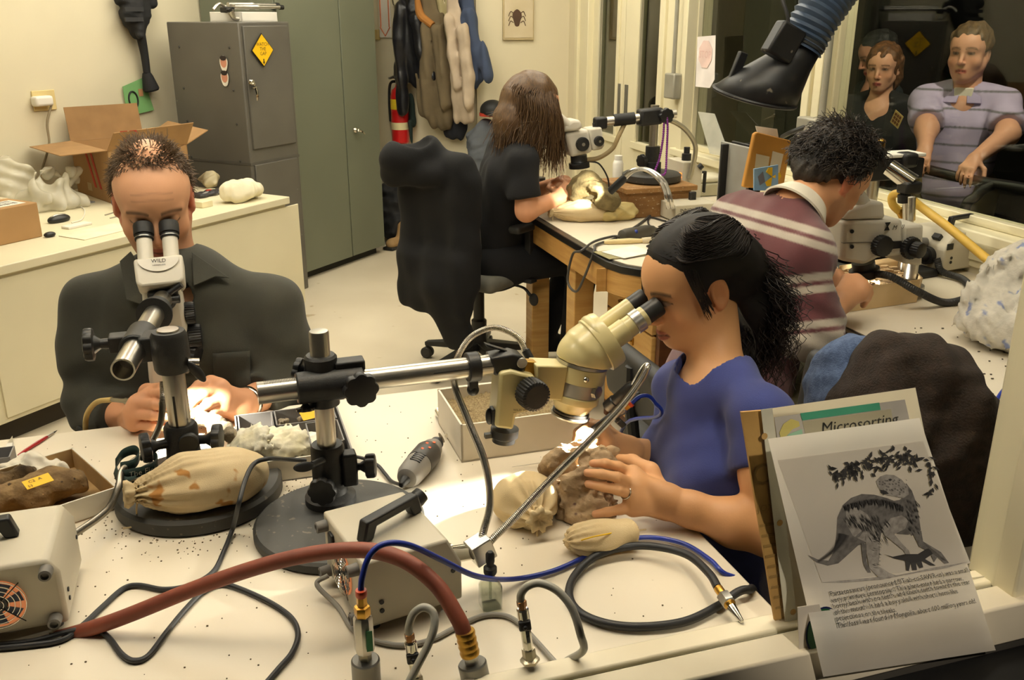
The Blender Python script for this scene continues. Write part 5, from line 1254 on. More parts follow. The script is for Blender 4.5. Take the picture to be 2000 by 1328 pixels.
 # ================================================================== THE WOMAN IN BLUE
def woman():
 sk=(214,160,112)
 eye_end=W_DC+W_TX*.138+np.cross(W_TX,D3)*.008
 fwd=unit(-N3*math.cos(math.radians(20))-UZ*math.sin(math.radians(20))-D3*.05)
 T=head_frame(eye_end+fwd*-.006-UZ*.002,fwd,UZ-N3*.2,.97)
 q=lambda x,y,z:xf(T,(x,y,z))
 shL,shR=P(1488,815,1.43),P(1325,760,1.75);nk=(shL+shR)/2+UZ*.06
 hipc=V(.475,1.60,.50)
 t=thing('person','woman in a blue t-shirt with tied back black hair looking into the cream microscope','person',V(.47,1.6,0))
 s=SDF(V(.06,1.18,.70),V(.66,1.95,1.28),.0032)
 head_sdf(s,T,male=False,jaw=.97,nose=.55)
 s.cap(q(0,-.030,-.06),nk-UZ*.02,.046,.050,k=.03)
 s.cap(nk-UZ*.05,lerp(shL,nk,.25),.05,.040,k=.04);s.cap(nk-UZ*.05,lerp(shR,nk,.25),.05,.040,k=.04)
 s.cap(nk-UZ*.08,hipc+UZ*.3,.085,.08,k=.05)
 # near arm and hand on the fossil
 elL=P(1505,1042,1.345);wrL=P(1308,982,1.385)
 s.chain([shL,lerp(shL,elL,.5),elL],[.044,.040,.036],k=.03);s.chain([elL,lerp(elL,wrL,.35),lerp(elL,wrL,.8),wrL],[.038,.039,.028,.0255],k=.02)
 wl=wrL+(wrL-elL)*.04
 kn=[P(1236,925,1.405),P(1240,946,1.388),P(1240,969,1.382),P(1236,992,1.385)]
 palm(s,wl+UZ*.004,kn,.021,.0118,k=.016);s.cap(wl-UZ*.01,lerp(kn[2],kn[3],.5),.02,.013,k=.016)
 fg=[[kn[0],P(1208,911,1.40),P(1182,905,1.395),P(1158,905,1.40)],[kn[1],P(1206,932,1.372),P(1176,926,1.372),P(1147,923,1.382)],
 [kn[2],P(1208,957,1.366),P(1178,951,1.368),P(1149,945,1.378)],[kn[3],P(1212,995,1.372),P(1186,1000,1.372),P(1163,1004,1.378)]]
 chain_fingers(s,fg,.0098,.0072)
 s.chain([wl+D3*.01,P(1270,920,1.43),P(1235,900,1.46),P(1210,895,1.475)],[.018,.015,.011,.008],k=.008)
 # far arm, hand holding the engraving tool below the objective
 elR=P(1345,905,1.74);wrR=P(1225,880,1.60)
 s.chain([shR,elR],[.044,.036],k=.03);s.chain([elR,lerp(elR,wrR,.4),wrR],[.036,.036,.026],k=.02)
 k2=[P(1168,835,1.575),P(1172,848,1.56),P(1178,862,1.55),P(1186,874,1.545)]
 palm(s,wrR,k2,.020,.011,k=.016)
 f2=[[k2[0],P(1145,832,1.555),P(1130,850,1.535),P(1124,868,1.522)],[k2[1],P(1150,845,1.535),P(1138,862,1.52),P(1134,878,1.512)],[k2[2],P(1156,862,1.525),P(1150,880,1.515),P(1152,892,1.52)],[k2[3],P(1168,882,1.525),P(1164,895,1.52),P(1168,902,1.528)]]
 chain_fingers(s,f2,.0092,.0068);s.chain([wrR,P(1180,838,1.60),P(1150,828,1.59),P(1130,845,1.56),P(1124,860,1.54)],[.018,.014,.011,.0095,.0072],k=.006)
 nails=[fg[i][3]for i in range(4)]
 def paint(v):
  c=base_col(v,sk)
  head_paint(v,T,c,sk,(160,92,74),(40,27,20),eyes='down' if False else 'open',iris=(18,12,10),ear=(190,122,82),white=(170,140,116),ir=.0066)
  for tip in nails:c=c*(1-.35*np.exp(-(np.linalg.norm(v-tip,axis=1)/.010)**2))[:,None]+np.array(lin((214,150,128))[:3])*.35*np.exp(-(np.linalg.norm(v-tip,axis=1)/.010)**2)[:,None]
  return c
 body=s.obj('body',skin_mat('skin_tan'),t,smooth=1,colfn=paint)
 # ring
 rp=lerp(fg[2][0],fg[2][1],.55);rx=unit(fg[2][1]-fg[2][0]);G().ring(rp-rx*.0013,rp+rx*.0013,.0118,.0098,24).obj('ring',m_chrome,t,smooth=180)
 # t-shirt
 s=SDF(V(.12,1.16,.42),V(.74,1.98,1.10),.0042)
 ch=lerp(nk,hipc,.30)
 s.cap(shL,lerp(shL,nk,.8),.046,.050,k=.04);s.cap(shR,lerp(shR,nk,.8),.046,.050,k=.04);s.cap(nk-UZ*.03,ch,.066,.10,k=.06);s.cap(nk-UZ*.05-N3*.02,ch-N3*.03,.07,.09,k=.05)
 s.cap(lerp(shL,shR,.22)-UZ*.13,lerp(shL,shR,.78)-UZ*.13,.098,.098,k=.06)
 bl,br=lerp(shL,shR,.25)-UZ*.155-N3*.062,lerp(shL,shR,.75)-UZ*.155-N3*.062
 s.ell(bl,(.058,.062,.060),k=.05);s.ell(br,(.058,.062,.060),k=.05)
 s.cap(lerp(shL,shR,.2)-UZ*.2+N3*.02,lerp(shL,shR,.25)-UZ*.46+N3*.05,.10,.115,k=.05);s.cap(lerp(shL,shR,.8)-UZ*.2+N3*.02,lerp(shL,shR,.75)-UZ*.46+N3*.05,.10,.115,k=.05)
 slL=lerp(shL,elL,.42);slR=lerp(shR,elR,.62)
 sleeve(s,[shL,lerp(shL,elL,.7)],[.050,.053],slL,elL-shL);sleeve(s,[shR,lerp(shR,elR,.8)],[.050,.052],slR,elR-shR)
 # neckline
 s.cap(nk+UZ*.004-N3*.012,q(0,-.03,-.05),.066,.050,k=.006,op='-')
 s.ell(nk-N3*.040+UZ*.022,(.040,.050,.028),k=.008,op='-')
 s.warp(nfield(12,4,.004,2));ax=unit(elL-shL)
 def folds(X,Y,Zz):
  w1=(X-shL[0])*.5+(Y-shL[1])*1.6+(Zz-shL[2])*.9
  return.0012*np.sin(w1*60)*np.exp(-((Zz-.86)/.1)**2)+.0007*np.sin((X*1.2-Y*.6+Zz*.25)*80)
 s.warp(folds)
 m_tee=mat('tshirt_blue',(44,54,112),.9,rgb2=(38,47,100),scale=30,bump=.2,bscale=600,sheen=.3)
 plaster=(bl+br)/2
 def teecol(v):
  c=base_col(v,(46,56,116));d=np.exp(-(((v[:,2]-(bl[2]-.02))/.06)**2+(np.linalg.norm((v-bl)[:,:2],axis=1)/.075)**2)**2)
  w_=d*np.clip((noise3(v,8,3,14)-.32)*5,0,1)*.75;return c*(1-w_[:,None])+np.array(lin((120,112,104))[:3])*w_[:,None]
 s.obj('tshirt',mat('tshirt_blue_cotton',(44,54,112),.9,attr='Col',var=.05,scale=30,bump=.2,bscale=600,sheen=.1),t,smooth=1,colfn=teecol)
 # hair: cap hugging the skull, swept strands, curly tail
 s=SDF(q(0,0,0)-.24,q(0,0,0)+.26,.0045);R=(T[:3,:3]/.97).T
 s.ell(q(0,-.024,.040),(.081,.100,.081),R,k=.01);s.ell(q(0,-.075,.0),(.066,.055,.065),R,k=.03)
 tl=q(0,-.105,-.035);s.ell(q(0,-.10,-.012),(.05,.05,.055),R,k=.04);s.chain([tl,tl+N3*.03-UZ*.06,tl+N3*.045-UZ*.13,tl+N3*.05-UZ*.18],[.05,.050,.040,.02],k=.03)
 # clear the face, the ears and the neck
 s.ell(q(0,.085,-.012),(.060,.060,.090),R,k=.012,op='-')
 for sx in (-1,1):s.cap(q(sx*.085,.034,-.062),q(sx*.090,-.012,-.012),.034,.027,k=.01,op='-');s.ell(q(sx*.06,.02,-.075),(.05,.06,.065),R,k=.012,op='-')
 s.cap(q(0,-.02,-.07),q(0,-.03,-.16),.05,.06,k=.01,op='-')
 s.warp(nfield(33,18,.0018,2));m_hair=mat('hair_black',(22,17,15),.6,rgb2=(14,11,10),scale=60,var=.1,spec=.3)
 hair=s.obj('hair',m_hair,t,smooth=2)
 tail=V(0,-.108,-.028);iT=lambda v_:(np.asarray(v_)@T[:3,:3])/.97**2;lines=[]
 r=np.random.default_rng(3)
 for i in range(2600):
  sx=1 if r.random()<.5 else -1
  az=sx*r.uniform(.02,1.75);el=r.uniform(.0,1.5)
  hl=.62-.52*(abs(az)/1.3)**1.7 # hairline elevation drops to the temples
  el=max(el,hl if abs(az)<1.15 else -.05-.25*(abs(az)-1.15))
  p0=skull_pt(az,el,.004+.004*r.random());part=abs(p0[0])<.012
  side=skull_pt(sx*(abs(az)+1.0),el*.65,.012+.006*r.random());bk=skull_pt(sx*2.6,.10+.4*el,.014+.006*r.random())
  end=tail+r.normal(size=3)*[.02,.015,.02]
  lines.append(xf(T,spline(np.array([p0,lerp(p0,side,.5)*1.0+V(0,0,.004),side,bk,end]),14)))
 for i in range(1300):
  a=r.uniform(0,6.28);rad=abs(r.normal())*.026;p0=q(*tail)+N3*(.012+.008*r.normal())+D3*math.cos(a)*rad+UZ*math.sin(a)*rad;n_=20
  L=r.uniform(.08,.22);cr=r.uniform(.004,.010);fr=r.uniform(3,7);ph=r.uniform(0,6.28);pts=[];o1=r.uniform(.02,.06);o2=r.normal()*.03
  for j in range(n_):
   u_=j/(n_-1);pts.append(p0+(N3*o1+D3*(math.cos(a)*.022+o2))*math.sin(min(1,u_*1.8)*1.57)-UZ*L*u_**1.25+(N3*math.cos(ph+fr*u_*6)+D3*math.sin(ph+fr*u_*6))*cr*min(1,u_*3))
  lines.append(np.array(pts))
 for i in range(110): # loose wisps at the far temple and before the ear
  sx=1 if i<26 else -1;ww=.3 if sx<0 else 1;p0=skull_pt(sx*r.uniform(.75,1.1),.45,.006);e=V(sx*(.066+.008*r.random()),.055+.02*r.random(),-.01-.03*r.random())if sx>0 else V(-.079,.008+.022*r.random(),-.018-.03*r.random()**2)
  lines.append(xf(T,spline(np.array([p0,lerp(p0,e,.5)+V(sx*.010,.006,0),e]),10)))
 strands(lines,.0010,.0005).obj('hair_strands',mat('hair_strand_black',(26,18,15),.48,rgb2=(36,24,17),scale=8,spec=.4),hair,smooth=180,kind='stuff')
 # trousers on the seat
 s=SDF(V(.0,1.2,.0),V(.85,1.95,.74),.008);hp=hipc
 for sg in (-1,1):
  h0=hp+D3*.09*sg-UZ*.03;kn_=h0-N3*.40+UZ*.02;an=kn_-UZ*.42+N3*.04
  s.chain([h0,kn_,an],[.095,.066,.045],k=.03);s.cap(an+UZ*-.03,an-N3*.16-UZ*.05,.045,.035,k=.02)
 s.cap(hp-D3*.08,hp+D3*.08,.12,.12,k=.05);s.obj('trousers',mat('trousers_black',(20,21,26),.9),t,smooth=1)
 return t,f2
WOMAN,WF2=woman()
def engraver():
 a=P(1120,872,1.52);b=P(1205,805,1.57);ax=unit(b-a)
 t=thing('air_engraver','black pencil shaped air tool with a blue hose in the right hand of the woman','air tool',a)
 G().lathe(a,ax,[(.0006,0),(.0012,.02),(.004,.024),(.006,.034),(.0078,.04),(.0078,.16),(.006,.165)],20).obj('barrel',m_blk,t)
 c=P(1200,815,1.545);e=P(1228,792,1.545);x=unit(e-c);G().lathe(c,x,[(.006,0),(.006,.014),(.0075,.015),(.0075,.024),(.006,.026)],12).obj('fitting',m_alu,t)
 G().lathe(c+x*.026,x,[(.0062,0),(.0062,.010)],6).obj('brass_nut',m_brass,t);G().lathe(c+x*.036,x,[(.0068,0),(.0068,.006)],14).obj('release_ring',MATS['fitting_orange'],t)
 G().box(P(1212,826,1.54),(.012,.012,.018),np.array([x,D3,np.cross(x,D3)])).obj('thumb_screw',m_blk,t,bevel=.002)
 G().tube([c+x*.04,P(1248,775,1.55),P(1265,773,1.56),P(1278,785,1.58),P(1288,812,1.62),W(.80,1.70,.70),W(.86,1.75,.4)],.0038,10).obj('hose',m_bluehose,t)
engraver()
from mathutils.bvhtree import BVHTree
def bvh_of(o):
 me=o.data;org=wloc(o);return BVHTree.FromPolygons([tuple(np.array(v.co)+org)for v in me.vertices],[tuple(p.vertices)for p in me.polygons])
def hit(bvh,x,y,lift=.002):
 d=ray(x,y);r=bvh.ray_cast(Vector(tuple(CAM)),Vector(tuple(d)).normalized());return None if r[0]is None else np.array(r[0])+np.array(r[1])*lift
 # ================================================================== OFFICE CHAIRS
m_chfab=mat('chair_fabric_grey',(110,108,98),.9,bump=.3,bscale=500)
m_chblk=mat('chair_plastic',(34,33,32),.55,var=.1)
def office_chair(base,facing,label,seat_h=.47,back_h=.92,fab=None,arms=True,arm_h=.67,spin=.3,lean=.10):
 f=unit(facing);sd=np.cross(UZ,f);t=thing('office_chair',label,'chair',base,'office chairs');fab=fab or m_chfab;b=np.asarray(base,float)
 Rm=np.array([f,sd,UZ])
 s=SDF(b+[-.32,-.32,seat_h-.09],b+[.32,.32,seat_h+.05],.010);s.box(b+UZ*(seat_h-.03)+f*.02,(.235,.235,.035),Rm,rad=.034);s.obj('seat',fab,t,smooth=2)
 s=SDF(b-f*.30+[-.30,-.30,seat_h],b-f*.30+[.30,.30,back_h+.08],.010)
 s.box(b-f*.26+UZ*(seat_h+back_h)/2+UZ*.06,(.03,.20,(back_h-seat_h)/2-.05),np.array([unit(f+UZ*lean),sd,unit(UZ-f*lean)]),rad=.03);s.obj('backrest',fab,t,smooth=2)
 g=G();g.tube([b+UZ*(seat_h-.06)-f*.1,b+UZ*(seat_h-.05)-f*.24,b+UZ*(seat_h+.12)-f*.285,b+UZ*(seat_h+.26)-f*.29],.018,10);g.obj('back_bracket',m_chblk,t)
 g=G();g.lathe(b+UZ*.09,UZ,[(.036,0),(.036,.14),(.030,.145),(.026,.15),(.026,seat_h-.17)],20);g.obj('gas_column',m_chblk,t)
 g=G();g.box(b+UZ*(seat_h-.075),(.2,.14,.03),Rm);mech=g.obj('tilt_mechanism',m_chblk,t,bevel=.008)
 for k,sg in ((0,1),(1,-1)):
  g=G();g.tube([b+UZ*(seat_h-.075)+sd*.05*sg,b+UZ*(seat_h-.085)+sd*.2*sg+f*.05,b+UZ*(seat_h-.12)+sd*.25*sg+f*.06],[.006,.006,.008],8);g.ball(b+UZ*(seat_h-.14)+sd*.265*sg+f*.065,(.012,.025,.03),R=Rm);g.obj('lever',m_chblk,mech)
 for k in range(5):
  a=spin+k*2*math.pi/5;d=f*math.cos(a)+sd*math.sin(a);p=np.cross(UZ,d)
  g=G();r0,r1=b+UZ*.13+d*.03,b+UZ*.085+d*.29
  g.loft([[r0+p*.03,r0-p*.03,r0-p*.025-UZ*.045,r0+p*.025-UZ*.045],[r1+p*.018,r1-p*.018,r1-p*.015-UZ*.022,r1+p*.015-UZ*.022]]);lg=g.obj('base_leg',m_chblk,t,bevel=.004)
  g=G()
  for q in (-.012,.012):c=b+UZ*.028+d*.285+p*q;g.cyl(c-p*.009,c+p*.009,.028,seg=20,ch=.003)
  g.cyl(b+UZ*.03+d*.285,b+UZ*.075+d*.285,.008,seg=10);g.obj('caster',m_chblk,lg)
 if arms:
  for sg in (-1,1):
   g=G();c=b+sd*.27*sg+UZ*arm_h+f*.03;g.box(c,(.27,.062,.034),Rm);ar=g.obj('armrest',mat('armrest_pad',(58,57,54),.6),t,bevel=.014,segs=3)
   g=G();g.loft([[c+f*x+sd*y-UZ*.016 for x,y in ((-.03,-.016),(.03,-.016),(.03,.016),(-.03,.016))],[c+f*x+sd*y-UZ*(arm_h-seat_h+.02)for x,y in ((-.022,-.014),(.022,-.014),(.022,.014),(-.022,.014))]])
   g.box(c-UZ*(arm_h-seat_h+.04)-sd*.08*sg,(.05,.2,.02),Rm);g.obj('arm_post',m_chblk,ar,bevel=.004)
 return t
 # ================================================================== THE MAN IN DARK GREEN
def man():
 sk=(222,168,130)
 em=M_HC+M_UP*.132-M_FN*.006
 fwd=unit(-D3*math.cos(math.radians(23))-UZ*math.sin(math.radians(23))+N3*.04)
 T=head_frame(em-fwd*.010,fwd,UZ,1.06);q=lambda x,y,z:xf(T,(x,y,z))
 A,B_=P(180,592,2.03),P(532,596,2.03) # his right and left shoulder (left and right in the picture)
 nk=(A+B_)/2+UZ*.07-D3*.02;hip=V(nk[0]+.01,nk[1]+.10,.50)
 t=thing('person','man in a dark green shirt with thinning hair looking into the white microscope','person',V(hip[0],hip[1],0))
 s=SDF(V(-1.10,1.66,.68),V(-.42,2.16,1.36),.0034)
 head_sdf(s,T,fat=.003)
 s.cap(q(0,-.03,-.06),nk-UZ*.02,.054,.062,k=.03)
 s.cap(nk-UZ*.05,lerp(A,nk,.3),.06,.05,k=.04);s.cap(nk-UZ*.05,lerp(B_,nk,.3),.06,.05,k=.04);s.cap(nk-UZ*.1,hip+UZ*.3,.10,.10,k=.05)
 eA,wA=P(182,795,1.97),P(268,822,1.82);eB,wB=P(560,752,1.98),P(468,792,1.83)
 s.chain([A,eA,wA],[.05,.042,.030],k=.03);s.chain([B_,eB,wB],[.05,.042,.030],k=.03)
 kA=[P(290,772,1.765),P(268,788,1.755),P(258,808,1.75),P(262,828,1.755)]
 palm(s,wA,kA,.026,.0128,k=.018);s.cap(wA,P(300,795,1.775),.026,.02,k=.018)
 fA=[[kA[0],P(318,768,1.735),P(340,780,1.725)],[kA[1],P(302,789,1.728),P(338,795,1.722)],[kA[2],P(298,811,1.722),P(334,815,1.722)],[kA[3],P(298,832,1.725),P(326,834,1.73)]]
 chain_fingers(s,fA,.0118,.0090);s.chain([wA+UZ*.01,P(288,765,1.80),P(318,758,1.765),P(342,772,1.74)],[.022,.017,.0125,.010],k=.007)
 kB=[P(412,748,1.80),P(430,757,1.79),P(438,775,1.785),P(436,794,1.785)]
 palm(s,wB,kB,.026,.0128,k=.018)
 fB=[[kB[0],P(388,752,1.765),P(370,768,1.745),P(364,790,1.735)],[kB[1],P(398,768,1.755),P(376,785,1.735),P(364,802,1.73)],[kB[2],P(406,789,1.75),P(386,804,1.735),P(374,815,1.735)],[kB[3],P(415,806,1.755),P(398,817,1.745),P(386,822,1.745)]]
 chain_fingers(s,fB,.0116,.0086);s.chain([wB,P(430,800,1.81),P(402,806,1.785),P(382,812,1.76)],[.022,.017,.0125,.009],k=.007)
 def paint(v):
  c=base_col(v,sk)
  head_paint(v,T,c,sk,(178,104,88),(96,70,46),eyes='down',ear=(206,112,92),stubble=(170,120,94))
  l=(v-T[:3,3])@T[:3,:3]/1.06**2 # forehead creases
  for zz in (.048,.060):c*=(1-.22*np.exp(-((l[:,2]-zz-.004*np.cos(l[:,0]*60))/.0018)**2)*(np.abs(l[:,0])<.04)*(l[:,1]>.03))[:,None]
  hand=(v[:,2]<.9);c[hand]*=np.array([1.0,.93,.90])
  return c
 body=s.obj('body',skin_mat('skin_fair'),t,smooth=1,colfn=paint)
 # shirt
 s=SDF(V(-1.16,1.72,.44),V(-.34,2.34,1.20),.0048)
 s.cap(A,lerp(A,nk,.85),.062,.066,k=.05);s.cap(B_,lerp(B_,nk,.85),.062,.066,k=.05)
 s.cap(nk-UZ*.06,lerp(nk,hip,.5),.12,.155,k=.06);s.cap(lerp(A,B_,.25)-UZ*.10,lerp(A,B_,.30)-UZ*.45+D3*.05,.118,.13,k=.06);s.cap(lerp(A,B_,.75)-UZ*.10,lerp(A,B_,.70)-UZ*.45+D3*.05,.118,.13,k=.06)
 s.cap(hip-N3*.08,hip+N3*.08,.15,.15,k=.06)
 sleeve(s,[A,lerp(A,eA,.5),eA,lerp(eA,wA,.7)],[.068,.068,.062,.050],lerp(eA,wA,.62),wA-eA)
 sleeve(s,[B_,lerp(B_,eB,.5),eB,lerp(eB,wB,.7)],[.068,.068,.062,.050],lerp(eB,wB,.62),wB-eB)
 s.cap(nk-UZ*.01,q(0,-.03,-.04),.062,.058,k=.006,op='-');s.ell(nk-D3*.075-UZ*.02,(.035,.05,.045),k=.008,op='-')
 s.warp(nfield(41,4.5,.006,2));eb=eB;ea=eA
 def folds(X,Y,Zz):
  o=0
  for e,sg in ((eA,-1),(eB,1)):
   dd=np.sqrt((X-e[0])**2+(Y-e[1])**2+(Zz-e[2])**2);o=o+.004*np.sin(((X-e[0])*sg*.7+(Zz-e[2])*1.2)*70)*np.exp(-(dd/.12)**2)
  return o+.0018*np.sin((X*.5+Zz*.9+Y*.4)*45)
 s.warp(folds)
 m_sh=mat('shirt_dark_green',(58,57,47),.85,rgb2=(47,47,39),scale=12,bump=.2,bscale=500,sheen=.1)
 shirt=s.obj('shirt',m_sh,t,smooth=1);bv=bvh_of(shirt)
 # collar: band and two pointed flaps
 for sg,pts in ((-1,((262,500),(242,518),(255,585),(300,600),(296,545))),(1,((392,450),(412,478),(445,548),(418,545),(372,558),(372,500)))):
  pp=[hit(bv,x,y,.012)for x,y in pts];pp=[p for p in pp if p is not None]
  if len(pp)>=3:G().prism(pp,-D3*.004+UZ*.002).obj('collar_flap',m_sh,shirt,bevel=.0015)
 th=np.linspace(0,2*math.pi,33);c0=nk+UZ*.012;rings=[]
 for th_ in th[:-1]:
  d=N3*math.cos(th_)+D3*math.sin(th_);r0=.074;drop=.030*max(0,-math.sin(th_))**2
  o_=c0+d*r0-UZ*drop;rings.append([o_,o_+UZ*.034-d*.008,o_+UZ*.036-d*.003,o_+d*.006-UZ*.004])
 rings.append(rings[0]);G().loft(rings,caps=False).obj('collar_band',m_sh,shirt,smooth=60)
 rows=[]
 for y in np.linspace(690,765,8):rows.append([hit(bv,x+(y-690)*.06,y-(x-415)*.06,.004)for x in np.linspace(415,488,8)])
 if all(p is not None for r_ in rows for p in r_):G().grid(np.array(rows)).obj('chest_pocket',m_sh,shirt,smooth=60,solid=.003)
 for x,y in ((366,724),(360,655)):
  p=hit(bv,x,y,.003)
  if p is not None:G().cyl(p,p-D3*.003,.0055,seg=14,ch=.001).obj('button',mat('button_olive',(84,72,54),.4),shirt)
  # short thinning hair
 r=np.random.default_rng(5);lines=[]
 for i in range(5200):
  az=r.uniform(-math.pi,math.pi);el=r.uniform(-.35,1.5);a=abs(az)
  front=.78+.10*math.cos(az*3)if a<.75 else (.78-(a-.75)*1.0 if a<1.25 else -.30)
  if el<front:continue
  top=skull_pt(az,el)
  thin=math.exp(-((top[0]/.030)**2+((top[1]+.030)/.050)**2)**2)if el>.7 else 0
  if r.random()<thin*.97:continue
  p0=skull_pt(az,el,-.001);nrm=unit(p0-V(0,-.02,.036));fl=V(math.sin(az)*.25,.75*math.cos(az)if el>.5 else -.2,-.45 if el<.8 else.1)+r.normal(size=3)*.22
  L=r.uniform(.014,.026);lines.append(xf(T,np.array([p0,p0+nrm*L*.22+fl*L*.5,p0+nrm*L*.26+fl*L*1.0])))
 s=SDF(q(0,0,0)-.17,q(0,0,0)+.17,.005);R=(T[:3,:3]/1.06).T
 s.ell(q(0,-.024,.036),V(.0775,.097,.0755)*1.06,R,k=.01);s.ell(q(0,.088,.0),V(.078,.066,.088)*1.06,R,k=.01,op='-');s.ell(q(0,-.01,.115),V(.034,.05,.03)*1.06,R,k=.02,op='-')
 for sx in (-1,1):s.cap(q(sx*.085,.03,-.05),q(sx*.088,-.012,-.018),.048,.034,k=.01,op='-')
 s.cap(q(0,-.02,-.07),q(0,-.09,-.12),.06,.06,k=.01,op='-')
 hr=s.obj('hair',mat('hair_brown_short',(98,76,50),.7,rgb2=(76,58,38),scale=90,bump=.6,bscale=300),t,smooth=1)
 strands(lines,.0011,.0005).obj('hair_strands',mat('hair_strand_brown',(112,88,60),.55,rgb2=(80,60,40),scale=30),hr,smooth=180,kind='stuff')
 w_=unit(wB-eB);G().ring(wB-w_*.034,wB-w_*.024,.0345,.0315,32).obj('bracelet',m_chrome,t,smooth=180)
 s=SDF(V(-1.15,1.45,.0),V(-.3,2.35,.70),.009)
 for sg in (-1,1):
  h0=hip+N3*.09*sg;kn=h0-D3*.42+N3*.04*sg;an=kn-UZ*.42+D3*.05;s.chain([h0,kn,an],[.10,.072,.05],k=.03);s.cap(an-UZ*.02,an-D3*.17-UZ*.04,.045,.036,k=.02)
 s.obj('trousers',mat('trousers_brown',(54,48,40),.9),t,smooth=1)
 office_chair(V(hip[0],hip[1]+.02,0),-D3,'black office chair the man in dark green sits on',seat_h=.46,back_h=.80,fab=m_chblk,arm_h=.69)
 # air scribe in his fist, yellow tube, and the bone he works on
 sc=thing('air_scribe','slim steel air scribe with a yellow tube in the hand of the man','air tool',P(300,780,1.74))
 a,b=P(345,792,1.70),P(212,780,1.80);ax=unit(b-a);L=np.linalg.norm(b-a)
 G().lathe(a,ax,[(.0006,0),(.002,.012),(.0048,.02),(.0055,.03),(.0055,L*.62),(.0068,L*.64),(.0068,L*.74),(.0050,L*.76),(.0046,L)],16).obj('barrel',m_steel,sc)
 G().tube([b-ax*.01,P(190,785,1.81),P(172,805,1.815),P(167,835,1.83),P(172,900,1.9),V(-1.0,1.95,.45)],.0058,12).obj('air_tube',mat('tube_yellow',(206,178,112),.45),sc)
 c=P(425,832,1.70);bn=thing('fossil_bone','small grey fossil bone under the fingers of the man in dark green','fossil',V(c[0],c[1],T_NEAR))
 s=SDF(c-.08,c+.08,.003);s.chain([P(395,815,1.73),P(428,832,1.68),P(452,852,1.63)],[.014,.016,.012],k=.01);s.warp(nfield(71,26,.005,3));s.cut(V(0,0,T_NEAR+.001),-UZ);s.obj('bone',mat('bone_grey',(148,136,114),.9,rgb2=(110,98,80),scale=40,bump=.6,bscale=200),bn)
 return t
MAN=man()
